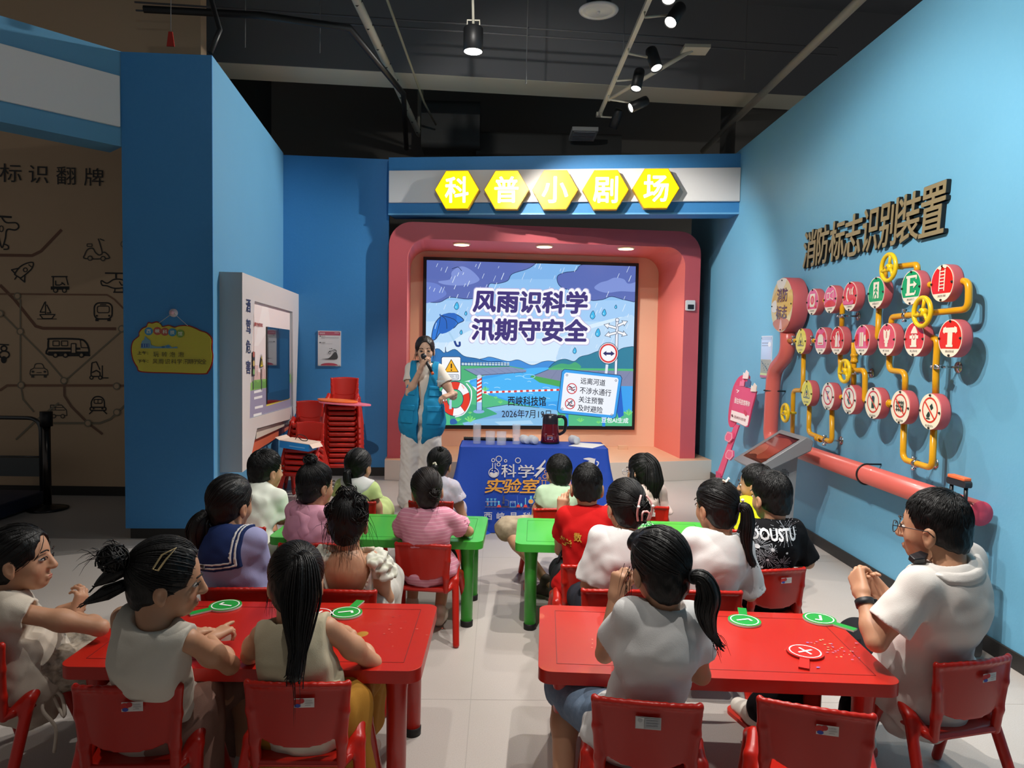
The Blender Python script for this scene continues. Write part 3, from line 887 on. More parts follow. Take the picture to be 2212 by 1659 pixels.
ypipe([A2(474, 420), A2(466, 678), A2(686, 765), A2(686, 450)], 'U-shaped yellow pipe under the flame and cigarette signs', extra=[('c', A2(562, 730)), ('w', A2(630, 748))])
ypipe([A2(725, 338), A2(800, 340)], 'short yellow pipe between the cigarette and burning scrap signs')
ypipe([A1(775, 995), A2(770, 95), A2(1000, 85), A2(995, 372), A2(1020, 376)], 'yellow pipe from the extinguisher sign bending down to the bottle sign')
ypipe([A1(905, 885), A2(890, 240)], 'upright yellow pipe with a collar over the burning scrap sign', extra=[('c', A1(908, 1035)), ('w', A2(905, 110))])
ypipe([A1(1245, 1005), A2(1224, 85), A2(1380, 105), A2(1375, 285)], 'S-bent yellow pipe between the torch sign and the fence sign')
ypipe([A2(1165, 395), A2(1270, 402)], 'short yellow pipe with a fat collar left of the fence sign', extra=[('c', A2(1205, 398))])
ypipe([A2(1365, 575), A2(1355, 925), A2(1632, 1012), A2(1646, 625)], 'large U-shaped yellow pipe under the fence and bucket signs', extra=[('w', A2(1478, 965))])


def wheel(px, r, label, X=2.31):
    O = Vector(atx(*px, X)); t = thing('valve_wheel', O, label, 'valve wheel', 'yellow valve wheels')
    b = MB(); b.tube([(O.x, O.y + r * math.cos(a), O.z + r * math.sin(a)) for a in [2 * math.pi * i / 40 for i in range(40)]], .0125, 10, closed=True); b.build('rim', RYW, t)
    for k in range(3):
        a = RAD(100 + 120 * k); b = MB()
        b.tube([(O.x + .004, O.y + .018 * math.cos(a), O.z + .018 * math.sin(a)), (O.x + .002, O.y + r * .5 * math.cos(a), O.z + r * .5 * math.sin(a)), (O.x, O.y + (r - .006) * math.cos(a + .1), O.z + (r - .006) * math.sin(a + .1))], [.012, .009, .012], 8); b.build('spoke', RYW, t)
    b = MB(); b.lathe([(0, -.012), (.02, -.01), (.026, .004), (.02, .02)], O, (1, 0, 0), 20); b.cyl(O + Vector((.01, 0, 0)), (XP + .01, O.y, O.z), .011, 12); b.build('hub', RYW, t)
    b = MB(); b.lathe([(0, -.02), (.006, -.02), (.007, -.012)], O, (1, 0, 0), 8); b.build('nut', CHROME, t)


wheel(A1(1236, 167), .078, 'yellow valve wheel above the running figure sign')
wheel(A1(1557, 592), .078, 'yellow valve wheel over the street hydrant sign')
wheel(A2(805, 95), .071, 'yellow valve wheel below the extinguisher sign')
wheel(A2(245, 488), .068, 'yellow valve wheel beside the thick red pipe')

# thick red pipe: down from the big panel, along the wall
X0 = 2.405
P = [atx(1702, 700, X0), atx(1702, 765, X0), atx(1672, 800, X0), atx(1667, 870, X0)]
y1 = float(P[3][1]); zc = .715
t = thing('red_pipe', (X0, y1, zc), 'thick red pipe dropping from the big round panel and running along the wall', 'pipe')
b = MB(); b.tube(bend([P[0], P[1], P[2], (X0, y1, 1.0), (X0, y1, zc), (X0, 3.45, zc)], .11, 8), .062, 24); b.build('pipe', PIPER, t)
b = MB(); b.lathe([(0, -.004), (.06, -.002), (.063, .004)], (X0, 3.449, zc), (0, 1, 0), 32); b.build('end_cap', M('d8455c', .45), t)
for q, d in (((X0, y1, 1.16), 'v'), ((X0, 4.55, zc), 'h')):
    b = MB(); R = .067
    rr = [((q[0] - R * math.cos(a), q[1] + R * math.sin(a), q[2]) if d == 'v' else (q[0] - R * math.cos(a), q[1], q[2] + R * math.sin(a))) for a in [RAD(-100 + 200 * i / 24) for i in range(25)]]
    rr = [(2.497, rr[0][1], rr[0][2])] + rr + [(2.497, rr[-1][1], rr[-1][2])]
    b.tube(rr, .006, 8); b.build('pipe_strap', DARKM, t)

# raised title characters
ttl = '消防标志识别装置'
xs = [(720, 800), (806, 882), (890, 986), (988, 1097), (1105, 1207), (1215, 1330), (1333, 1478), (1482, 1645)]
GOLD = M('a08f6c', .4, metal=.25, bump=(8, .3, 2, (1, 1, 40))); BLK = M('14120f', .4)
zt, zb = 2.475, 2.185
for ch, (a0, a1) in zip(ttl, xs):
    ya = float(atx(1500 + a0 * .32556, 500, 2.46)[1]); yb = float(atx(1500 + a1 * .32556, 500, 2.46)[1])
    t = thing('wall_letter', (2.46, ya, zb), 'gold and black raised character ' + ch + ' on the right blue wall', 'letter', 'raised title characters')
    v, fa, asp = glyphs(ch); v, fa = heavy(v, fa, .014, asp, 6)
    for nme, x, dx, m, sc in (('side', 2.497, .024, BLK, 1.0), ('face', 2.4725, .003, GOLD, .985)):
        pts = [(x - p[2], ya + (yb - ya) * (.5 + (p[0] - .5) * sc + .09 * (p[1] - .5)), zb + (zt - zb) * (.5 + (p[1] - .5) * sc)) for p in v]
        n = len(pts); bmv = pts + [(p[0] - dx, p[1], p[2]) for p in pts]
        ed = {}
        for q in fa:
            for i in range(len(q)): e = (q[i], q[(i + 1) % len(q)]); ed[e] = 1
        sides = [(i, j, j + n, i + n) for (i, j) in ed if (j, i) not in ed]
        b = MB(); b.raw(bmv, list(fa) + [tuple(k + n for k in q[::-1]) for q in fa] + sides); b.build(nme, m, t)

# posters and small things on the right wall
t = thing('wall_notice', atx(1657, 770, 2.497), 'narrow pale blue notice left of the thick red pipe', 'notice')
q = [atx(1646, 726, 2.4965), atx(1669, 727, 2.4965), atx(1667, 820, 2.4965), atx(1643, 816, 2.4965)]
ya, yb = float(q[0][1]), float(q[1][1]); za, zb_ = float(q[0][2]), float(q[3][2])
b = MB(); b.box((2.493, min(ya, yb), zb_), (2.4995, max(ya, yb), za)); b.build('panel', M('cfd6e2', .2, coat=.4), t)
a = Art(lambda x, y: (2.4928, ya + (yb - ya) * x, za + (zb_ - za) * y), (-1, 0, 0))
a.rect(.03, .02, .97, .55, 'b9cdee'); a.rect(.03, .02, .97, .1, 'a9b9d8'); a.rect(.08, .16, .8, .18, '8a90a8'); a.rect(.08, .22, .7, .235, '8a90a8'); a.ell(.8, .2, .14, .06, 'e2e6ee'); a.rect(.03, .56, .97, .88, 'a3a49c'); a.line([(.1, .6), (.7, .8)], .03, '6a7a8a')
for i in range(9): a.ell(.2 + .07 * i, .66 + .05 * (i % 4), .03, .01, '4a5058')
a.rect(.03, .88, .97, .93, 'c9d59a'); a.rect(.03, .93, .97, .98, 'c06a88'); a.build('print', GLOSSP, t)
for yy in (ya, yb):
    for zz in (za, zb_):
        b = MB(); b.cyl((2.4925, yy + (yb - ya) * (.05 if yy == ya else -.05), zz - .02 if zz == za else zz + .02), (2.489, yy + (yb - ya) * (.05 if yy == ya else -.05), zz - .02 if zz == za else zz + .02), .006, 8); b.build('standoff_screw', CHROME, t)

# pink standee leaning in the far right corner
def s3(x, y): return (1480 + x / 3.607, 600 + y / 3.607)


XS = 2.3
t = thing('pink_standee', atx(*s3(250, 1540), XS), 'pink sign on a stick leaning on the wall in the far right corner', 'sign')


def outl3(pts, X): return [tuple(float(c) for c in atx(*s3(*p), X)[1:]) for p in pts]


b = MB(); b.prism(outl3(cmr([(430, 765), (375, 850), (345, 990), (335, 1110), (355, 1165), (400, 1120), (460, 900), (500, 770)], 4, True), XS + .012), (XS + .012, 0, 0), (0, 1, 0), (0, 0, 1), (1, 0, 0), .01); b.build('back_shape', M('d8406a', .5), t)
b = MB(); b.prism(outl3(cmr([(400, 840), (470, 850), (545, 880), (548, 905), (515, 1030), (490, 1150), (470, 1160), (410, 1130), (350, 1110), (350, 1090), (370, 980), (390, 855)], 3, True), XS), (XS, 0, 0), (0, 1, 0), (0, 0, 1), (1, 0, 0), .012); b.build('plate', M('d94a74', .45), t)
a = Art(lambda x, y: atx(*s3(x, y), XS - .0005), (-1, 0, 0))
a.poly([(362, 1030), (500, 1075), (487, 1150), (470, 1157), (410, 1128), (352, 1108)], 'f4e2e0')
a.text('我在科技馆等你', [(388, 930), (508, 965), (500, 1005), (382, 975)], 'f8e8e6', .02)
a.line([(400, 872), (420, 880), (405, 895)], 6, 'f8e8e6')
a.line([(365, 1065), (372, 1085)], 12, '6a2a3a'); a.text('西峡科技馆', [(385, 1070), (475, 1100), (470, 1122), (380, 1092)], '8a3a48'); a.ell(470, 1055, 9, 26, 'c8405a', rot=-.3)
a.build('print', PRINT, t)
b = MB(); b.prism(outl3([(385, 1140), (420, 1150), (285, 1545), (240, 1545)], XS + .014), (XS + .014, 0, 0), (0, 1, 0), (0, 0, 1), (1, 0, 0), .012); b.build('stick', M('e0507c', .45), t)
foot = atx(*s3(262, 1545), XS)
b = MB(); b.box((XS + .005, float(foot[1]) - .03, 0), (XS + .03, float(foot[1]) + .12, float(foot[2]) + .03)); b.box((XS - .1, float(foot[1]) - .05, 0), (XS + .12, float(foot[1]) + .15, .02)); b.build('foot', M('c8406a', .45), t)
for cx, cy in ((338, 1240), (343, 1378)):
    b = MB(); hx = [(cx - 30, cy - 5), (cx - 10, cy - 42), (cx + 30, cy - 30), (cx + 30, cy + 15), (cx + 5, cy + 45), (cx - 30, cy + 25)]
    b.prism(outl3(hx, XS - .004), (XS - .004, 0, 0), (0, 1, 0), (0, 0, 1), (1, 0, 0), .014); b.build('hexagon_badge', M('e8638c', .45), t)
    a = Art(lambda x, y: atx(*s3(x, y), XS - .0045), (-1, 0, 0)); a.line([(cx + (p[0] - cx) * .84, cy + (p[1] - cy) * .84) for p in hx], 4, 'f6c6d0', closed=True); a.build('badge_outline', PRINT, t)
for i, (cx, cy, s_) in enumerate(((468, 750, 1.), (440, 815, .8), (485, 815, 1.), (530, 850, 1.))):   # plain paper tufts on the top edge
    b = MB(); b.prism(outl3([(cx - 22 * s_, cy + 35 * s_), (cx - 14 * s_, cy - 12), (cx - 8, cy + 4), (cx + 8, cy - 30 * s_), (cx + 26 * s_, cy - 6), (cx + 20 * s_, cy + 38 * s_)], XS - .002 - i * .003), (XS - .002 - i * .003, 0, 0), (0, 1, 0), (0, 0, 1), (1, 0, 0), .006); b.build('paper_tuft', M(('ead0d0', 'e27a98', '4a5a80', 'e8d8cc')[i], .6), t)

# tilted touch kiosk
t = thing('touch_kiosk', (2.05, 5.22, 0), 'grey touch screen kiosk with tilted reddish display beside the right wall', 'kiosk')
KG = M('8d8f92', .4, metal=.3)
b = MB(); b.prism([(1.98, .0), (2.14, .0), (2.17, .80), (1.95, .66)], (0, 5.06, 0), (1, 0, 0), (0, 0, 1), (0, 1, 0), .33); b.build('column', KG, t, .006)
b = MB(); b.box((1.9, 5.0, 0), (2.24, 5.45, .02)); b.build('base_plate', KG, t, .004)
k0, k1 = np.array((1.83, 0, .66)), np.array((2.2, 0, .90)); kd = (k1 - k0) / np.linalg.norm(k1 - k0); kn = np.array((-kd[2], 0, kd[0])); KL = np.linalg.norm(k1 - k0)
b = MB(); b.prism([(0, 0), (KL, 0), (KL + .02, -.05), (KL - .03, -.1), (.03, -.055)], k0 + np.array((0, 4.98, 0)), kd, kn, (0, 1, 0), .48); b.build('panel', KG, t, .008)
a = Art(lambda x, y: k0 + kd * y * KL + np.array((0, 4.98 + .48 - x * .48, 0)), kn)
a.rect(.12, .16, .9, .9, '1c0f0e'); a.rect(.15, .2, .87, .86, '8c3f2e'); a.curve([(.16, .3), (.4, .22), (.5, .4), (.4, .55), (.17, .55)], '9c5f4a'); a.curve([(.16, .22), (.4, .3), (.62, .22), (.86, .3), (.86, .21), (.16, .205)], '3a1a18'); a.curve([(.3, .8), (.6, .84), (.86, .78), (.86, .855), (.3, .855)], '2c1412')
a.build('touch_screen', mat('kiosk_display', 'ffffff', .1, attr='tint', coat=.8), t)
b = MB()
for i in range(-3, 4):
    for j in range(-3, 4):
        if i * i + j * j < 11: b.cyl((2.07 + i * .011, 5.0595, .62 + j * .011), (2.07 + i * .011, 5.058, .62 + j * .011), .0035, 8)
b.build('speaker_grille', DARKM, t)

# suitcase trolley handle by the wall
t = thing('trolley_case', (2.28, 3.47, 0), 'black trolley case with orange telescopic handle against the right wall', 'suitcase')
b = MB(); b.prism(rrect(-.13, 0.02, .13, .52, .04), (2.17, 3.47, 0), (0, 1, 0), (0, 0, 1), (1, 0, 0), .2); b.build('case_body', M('16161a', .5), t, .01)
for yy in (3.415, 3.525):
    b = MB(); b.cyl((2.3, yy, .515), (2.3, yy, .72), .012, 12); b.cyl((2.3, yy, .7), (2.3, yy, .86), .0095, 12); b.build('telescopic_pole', M('141416', .35), t)
b = MB(); b.prism(rrect(-.075, 0, .075, .035, .014), (2.283, 3.47, .85), (0, 1, 0), (0, 0, 1), (1, 0, 0), .035); b.build('grip', M('26262a', .4), t, .006)
b = MB(); b.box((2.28, 3.405, .882), (2.32, 3.535, .9)); b.build('grip_top', M('e06a3a', .4), t, .005)
for yy in (3.38, 3.56):
    b = MB(); b.cyl((2.22, yy, .025), (2.25, yy, .025), .025, 16); b.build('wheel', DARKM, t)

# thermostat box on the niche frame
p = atpl(1490, 660, NO, NV)
t = thing('wall_switch', p, 'small white control box on the right side of the coral frame', 'switch')
b = MB(); b.prism(rrect(-.055, -.06, .055, .06, .012), p, NU, UP, -NV, .03); b.build('housing', M('d8d6d6', .4), t, .004)
b = MB(); b.prism(rrect(-.035, -.045, .04, .01, .006), p - NV * .03, NU, UP, -NV, .004); b.build('display', M('1c1a22', .2), t)
# ------------------------------------------------------------------ child's moulded plastic chair (built at the origin, back towards -Y)
RPL = M('b51d10', .34, coat=.1, noise=(3., .2, 'a4180e')); GPL = M('3fae3a', .32, coat=.1, noise=(4., .2, '52bc4a')); BFOOT = M('151515', .6)
STK = M('ddd5d0', .4)


def chair_master():
    t = thing('kids_chair', (0, 0, 0), 'x', 'chair', 'red plastic chairs')
    s = Sdf(.005)      # seat: shallow dish with a rolled rim
    s.box((0, .0, .265), (.135, .13, .012), None, .011); s.box((0, .11, .258), (.13, .02, .018), None, .012, .02)
    s.cone((-.135, -.1, .272), (-.135, .1, .268), .012, .012, .015); s.cone((.135, -.1, .272), (.135, .1, .268), .012, .012, .015)
    s.ell((0, -.02, .30), (.1, .1, .03), None, .02, 's')
    solid('seat', s.mesh(), RPL, t)
    s = Sdf(.005)      # backrest: curved panel on two posts, gap under the panel

    def panel(P):
        x, y, z = P[..., 0], P[..., 1], P[..., 2]
        yc = -.135 - (z - .27) * .10 + .028 * (x / .14) ** 2
        low = .335 + .055 * (np.abs(x) / .14) ** 3 - .02
        hw = .122 + .018 * np.clip((z - .3) / .2, 0, 1)
        d2 = np.maximum(np.abs(x) - hw, np.maximum(z - (.508 - .01 * (x / .14) ** 2), low - z))
        return np.maximum(d2 + .006, np.abs(y - yc) - .007) * .8
    s.func(panel, (-.15, -.18, .3), (.15, -.08, .52), .004)
    for sx in (-1, 1):
        s.chain([(sx * .118, -.118, .262), (sx * .12, -.125, .33), (sx * .131, -.132, .42), (sx * .138, -.134, .5)], [.015, .015, .011, .009], .012)
    for i in range(12):
        a, b = -.138 + .276 * i / 12, -.138 + .276 * (i + 1) / 12
        f = lambda x: (x, -.135 - .0235 + .028 * (x / .14) ** 2 - .004, .505 - .01 * (x / .14) ** 2)
        s.cone(f(a), f(b), .0085, .0085, .006)
    solid('backrest', s.mesh(), RPL, t)
    for sx in (-1, 1):
        for rear in (1, 0):
            s = Sdf(.005); ap = np.array((sx * .145, .0, .335))
            ft = np.array((sx * .185, -.175 if rear else .165, .0))
            md = np.array((sx * .155, -.06 if rear else .06, .3))
            s.chain([ap, md, ft + (0, 0, .012)], [.016, .018, .0165], .01)
            s.cone(ap, (sx * .13, -.1 if rear else .08, .272), .014, .014, .02)
            s.plane((0, 0, 0.0), (0, 0, -1))
            solid('leg', s.mesh(), RPL, t)
    a = Art(lambda x, y: (x, -.1625 - .0085 + .028 * (x / .14) ** 2 - .0, y), (0, -1, 0), .0003, .0015)
    a.poly([(-.0, .447), (.054, .447), (.054, .473), (-.0, .473)], 'd8cfca'); a.ell(.008, .462, .011, .009, 'c8302a'); a.ell(.02, .466, .008, .007, 'b8282a'); a.ell(.01, .453, .008, .005, '3c4aa0')
    a.line([(.03, .466), (.048, .466)], .002, 'b0a8a6'); a.line([(.03, .46), (.05, .46)], .002, 'b0a8a6'); a.line([(.03, .454), (.045, .454)], .002, 'b0a8a6')
    a.build('sticker', PRINT, t)
    return t


CHAIR = chair_master(); CHU = [False]


def chair(x, y, deg, label, group='red plastic chairs', z=0., sticker=True, tilt=0.):
    if not CHU[0]: c = CHAIR; CHU[0] = True
    else: c = copy_tree(CHAIR)
    c.scale = (1, 1, 1); c.location = (x, y, z); c.rotation_euler = (RAD(tilt), 0, RAD(deg)); c['label'] = label; c['group'] = group
    if not sticker:
        for ch in list(c.children):
            if ch.name.startswith('sticker') and c is not CHAIR: bpy.data.objects.remove(ch)
    return c


# ------------------------------------------------------------------ tables
def ktable(near_l, near_r, far_l, far_r, z, m, label, group, scuffs=()):
    c = [np.array(p) for p in (near_l, near_r, far_r, far_l)]; ctr = sum(c) / 4
    ux = (c[1] - c[0] + c[2] - c[3]) / 2; L = np.hypot(*ux); ux = ux / L; uy = np.array((-ux[1], ux[0])); D = np.dot((c[3] - c[0] + c[2] - c[1]) / 2, uy)
    U, V_ = np.array((*ux, 0)), np.array((*uy, 0)); O = np.array((*ctr, 0))
    t = thing('kids_table', (*ctr, 0), label, 'table', group)
    b = MB(); b.prism(rrect(-L / 2, -D / 2, L / 2, D / 2, .045, 8), O + UP * (z - .042), U, V_, UP, .042); b.build('tabletop', m, t, .012, seg=4)
    b = MB(); q = L / 2 - .06
    for sx in (-1, 1): b.box((-.0015, -D / 2 + .06, 0), (.0015, D / 2 - .06, .0008), 0, Matrix([[U[0], V_[0], 0, O[0] + U[0] * sx * q], [U[1], V_[1], 0, O[1] + U[1] * sx * q], [0, 0, 1, z], [0, 0, 0, 1]]))
    for sy in (-1, 1): b.box((-q, -.0015, 0), (q, .0015, .0008), 0, Matrix([[U[0], V_[0], 0, O[0] + V_[0] * sy * (D / 2 - .06)], [U[1], V_[1], 0, O[1] + V_[1] * sy * (D / 2 - .06)], [0, 0, 1, z], [0, 0, 0, 1]]))
    b.build('groove', M('7c100c' if m is RPL else '1f7a24', .5), t)
    for sx in (-1, 1):
        for sy in (-1, 1):
            p = O + U * sx * (L / 2 - .085) + V_ * sy * (D / 2 - .085)
            b = MB(); b.lathe([(0, .02), (.031, .02), (.034, z - .1), (.04, z - .05), (.04, z - .04)], p, n=24); lg = b.build('leg', m, t)
            b = MB(); b.lathe([(0, 0), (.033, 0), (.034, .03), (.031, .032)], p, n=24); b.build('foot_cap', BFOOT, lg)
    if scuffs:
        a = Art(lambda x, y: O + U * x + V_ * y + UP * z, (0, 0, 1), .0001, .0004); rr = random.Random(4)
        for (cx, cy, sx, sy, n, cols) in scuffs:
            for _ in range(n):
                x, y = rr.gauss(cx, sx), rr.gauss(cy, sy); w = rr.uniform(.002, .007)
                a.poly([(x + w * rr.uniform(.4, 1.4) * math.cos(k), y + w * rr.uniform(.3, .9) * math.sin(k)) for k in (0, 1, 2, 3, 4, 5)], rr.choice(cols))
        a.build('paint_scuffs', PRINT, t)
    return t, O, U, V_


TZ = .48
TRL = ktable((-1.355, 2.193), (-.222, 2.184), (-1.378, 2.777), (-.238, 2.767), TZ, RPL, 'red plastic table at the left, with two girls at its near side', 'red kids tables', ((.35, .05, .12, .1, 26, ('c24a3c', 'd86a58', 'b83a30')),))
TRR = ktable((.135, 2.191), (1.261, 2.12), (.180, 2.775), (1.310, 2.70), TZ, RPL, 'red plastic table at the right, with two green paddles and one red paddle', 'red kids tables',
            ((.40, -.02, .06, .05, 26, ('d8a070', 'c88a60', 'e0b080')), (.44, -.06, .06, .05, 26, ('7a74c8', '8a8ad8', 'c06a8a')), (-.38, -.05, .05, .04, 6, ('e0a080', 'd89070'))))
TGL = ktable((-1.189, 3.718), (-.066, 3.662), (-1.2, 4.272), (-.056, 4.242), TZ, GPL, 'green plastic table at the left, in front of the teacher', 'green kids tables')
TGR = ktable((.098, 3.643), (1.19, 3.585), (.125, 4.216), (1.225, 4.16), TZ, GPL, 'green plastic table at the right, in front of the kettle table', 'green kids tables')


# answer paddles lying on the tables
def paddle(px, py, deg, good, label, grp='answer paddles on the tables', z=TZ, r=.06):
    p = atz(px, py, z); t = thing('answer_paddle', (p[0], p[1], z), label, 'paddle', grp)
    c, s_ = math.cos(RAD(deg)), math.sin(RAD(deg)); O = np.array((p[0], p[1], z + .0012)); U = np.array((c, s_, 0)); V_ = np.array((-s_, c, 0))
    g = '1f9a3e' if good else 'c4221c'
    b = MB(); b.prism([(r * math.cos(a), r * math.sin(a)) for a in [2 * math.pi * i / 40 for i in range(40)]], O, U, V_, UP, .007, 0, 1); b.build('disc', [M(g, .35), M('cfc8c0' if good else '8a1512', .5)], t)
    b = MB(); b.prism([(-.015, -r + .004), (.015, -r + .004), (.0165, -r - .075), (-.0165, -r - .075)], O, U, V_, UP, .006, 0, 1); b.build('handle', [M(g, .35), M('cfc8c0' if good else '8a1512', .5)], t)
    a = Art(lambda x, y: O + U * x + V_ * y + UP * .007, (0, 0, 1), .0003); a.ring(0, 0, r * .83, r * .83, .0045, 'f2f0ea', 40)
    if good: a.line([(-.026, .004), (-.016, -.014), (.028, .012)], .009, 'f2f0ea')
    else: a.line([(-.02, -.02), (.02, .02)], .008, 'f2f0ea'); a.line([(-.02, .02), (.02, -.02)], .008, 'f2f0ea')
    a.build('tick_mark' if good else 'cross_mark', PRINT, t)
    return t


paddle(487, 1311, -48, True, 'green tick paddle between the girl with the gold clip and the long ponytail girl')
paddle(748, 1327, 168, True, 'green tick paddle with its handle pointing away, right of the long ponytail girl')
paddle(1608, 1344, 165, True, 'green tick paddle in the middle of the right red table, handle pointing away')
paddle(1770, 1340, 40, True, 'green tick paddle near the boy in the white polo shirt, at the right table end')
paddle(1739, 1412, -25, False, 'red cross paddle on the right red table')
paddle(1392, 1136, 170, True, 'green tick paddle in the middle of the right green table')
paddle(1512, 1147, 100, True, 'green tick paddle at the right end of the right green table', r=.05)
paddle(1222, 1127, 60, True, 'green tick paddle at the near left of the right green table, half covered')
paddle(686, 1330, 20, False, 'red paddle mostly hidden behind the long ponytail girl')
# ------------------------------------------------------------------ chairs
a = Art(lambda x, y: (x, -.1710 + .028 * (x / .14) ** 2, y), (0, -1, 0), .0003, .0015)
a.poly([(-.03, .443), (.036, .443), (.036, .476), (-.03, .476)], 'bdbab8'); a.poly([(-.028, .445), (-.008, .445), (-.008, .474), (-.028, .474)], 'd0cecc'); a.poly([(-.006, .446), (.033, .446), (.033, .473), (-.006, .473)], 'a4a4a6'); a.ell(-.018, .466, .006, .005, 'b0aeae')
for yy in (.467, .46, .453): a.line([(-.002, yy), (.028, yy)], .0022, '8e8e92')
GSTK = a.build('grey_sticker', PRINT)
chair(-1.04, 2.115, 2, 'red chair of the girl with the gold hair clip, nearest at the left', 'chairs in the front row')
chair(-.566, 2.145, 0, 'red chair of the girl with the long straight ponytail at the left red table', 'chairs in the front row')
gch = chair(.446, 2.05, -9, 'red chair with a grey sticker behind the girl in the white T-shirt, right red table', 'chairs in the front row')
for ch in list(gch.children):
    if ch.name.startswith('sticker'): bpy.data.objects.remove(ch)
GSTK.parent = gch; GSTK['label'] = 'grey and white printed sticker'
chair(.93, 2.02, -19, 'empty red chair at the bottom edge, right of the girl in the white T-shirt', 'chairs in the front row')
chair(1.50, 2.33, 14, 'red chair under the boy in the white polo shirt', 'chairs in the front row')
chair(-1.66, 2.42, -20, 'red chair cut off by the left edge, under the girl in the cream blouse', 'chairs in the front row')
for o_ in COL.objects:
    if o_.get('group') == 'chairs in the front row': o_.scale = (1.05, 1.0, 1.05)
CM_ = 'chairs between the tables'
chair(-1.06, 3.0, 2, 'red chair of the girl with the sailor collar', CM_, sticker=False)
chair(-.62, 2.99, -3, 'red chair of the girl in the open-backed flower dress', CM_, sticker=False)
chair(-.95, 3.66, 3, 'red chair of the child in the pink hooded top', CM_, sticker=False)
chair(-1.38, 3.97, -6, 'red chair of the boy in the pale T-shirt at the left green table', CM_, sticker=False)
chair(-.352, 3.675, -8, 'red chair of the girl in the striped pink T-shirt, fully in view', CM_, sticker=False)
chair(.44, 3.36, 2, 'red chair of the boy in the red shirt', CM_, sticker=False)
chair(.50, 3.03, 0, 'red chair of the girl with the pink claw clip', CM_, sticker=False)
chair(.89, 3.03, -3, 'red chair of the ponytail girl with the pearl bow clip', CM_, sticker=False)
chair(1.27, 3.33, 10, 'red chair of the boy in the black firework T-shirt', CM_)
CF_ = 'chairs on the far side of the green tables'
chair(-.92, 4.62, 2, 'red chair of the girl in the yellow-green top', CF_)
chair(-.42, 4.66, -2, 'red chair of the girl in the lavender flowered top', CF_)
chair(.36, 4.50, 4, 'red chair of the boy in the pale green top and checked trousers', CF_)
chair(.96, 4.6, -4, 'red chair of the girl with glasses and loose long hair', CF_)
chair(1.44, 4.05, 6, 'red chair of the boy in the bright yellow T-shirt', CF_)


def stack(x, y, deg, n, label, pitch=.054, lean=.0):
    for i in range(n):
        l = label if i < n - 1 else 'topmost red chair of the ' + label.split('the ', 1)[1]
        c = chair(x + lean * i, y + .0035 * i, deg, l, label.split('in the ', 1)[-1], z=i * pitch, sticker=False)


stack(-1.60, 7.35, 186, 13, 'red chair stacked in the tall stack by the stage wall', .0535, -.0015)
stack(-1.87, 6.83, 170, 5, 'red chair stacked in the short stack under the blue box', .056)
stack(-2.02, 7.5, 184, 8, 'red chair stacked in the middle stack behind the blue box')
# things on the stacks
for (cx, cy, z, a_, b_, rz, m, l) in ((-1.63, 7.2, .925, .20, .12, .1, 'f07838', 'orange oval board on the tall chair stack'), (-1.55, 7.17, .90, .26, .13, .05, 'e8748a', 'pink oval board under the orange board on the tall chair stack')):
    b = MB(); b.prism([(a_ * math.cos(k) * math.cos(rz) - b_ * math.sin(k) * math.sin(rz), a_ * math.cos(k) * math.sin(rz) + b_ * math.sin(k) * math.cos(rz)) for k in [2 * math.pi * i / 40 for i in range(40)]], (cx, cy, z), (1, 0, -.06), (0, 1, .02), (0, 0, 1), .014)
    tag(b.build('oval_board', M(m, .35), bevel=.004), l, 'board', 'oval boards on the stack')
t = thing('cardboard_box', (-1.88, 6.73, .505), 'flat blue box with open white lid on the short chair stack', 'box')
RB = Matrix.Translation((-1.88, 6.72, .512)) @ Matrix.Rotation(RAD(-14), 4, 'Z') @ Matrix.Rotation(RAD(5), 4, 'Y')
b = MB(); b.box((-.15, -.1, 0), (.15, .1, .065), 0, RB); b.build('box_body', M('1f84cc', .5), t)
b = MB(); b.box((-.155, -.1, .066), (.155, .12, .071), 0, RB); b.raw([RB @ Vector(p) for p in ((-.155, -.1, .068), (-.155, .1, .068), (-.2, .09, .095), (-.2, -.11, .09))], [(0, 1, 2, 3)]); b.raw([RB @ Vector(p) for p in ((.155, -.1, .068), (.155, .1, .068), (.19, .1, .03), (.19, -.1, .035))], [(0, 1, 2, 3)]); b.build('lid', M('e3c9b8', .6), t)
b = MB(); b.box((-.05, -.102, .025), (.11, -.1, .031), 0, RB); b.build('printed_line', M('8ac0e4', .5), t)
b = MB(); b.tube(cmr([RB @ Vector(p) for p in ((-.06, .02, .075), (-.04, .04, .12), (.02, .05, .11), (.06, .03, .08), (.02, .0, .078), (-.03, .02, .1))], 6), .004, 6); b.build('loose_wire', DARKM, t)

# ------------------------------------------------------------------ traffic safety cabinet on the left wall
ld = np.array((-.106, .9944, 0)); ln = np.array((.9944, .106, 0)); lO = np.array((-2.0, 5.58, 0))


def k5(x, y): return (460 + x / 3.387, 570 + y / 3.387)


def onl(x, y, d=0.): return atpl(*k5(x, y), lO + ln * d, ln)
def ly(x, y, d=0.): p = onl(x, y, d) - lO; return (float(p @ ld), float(p[2]))


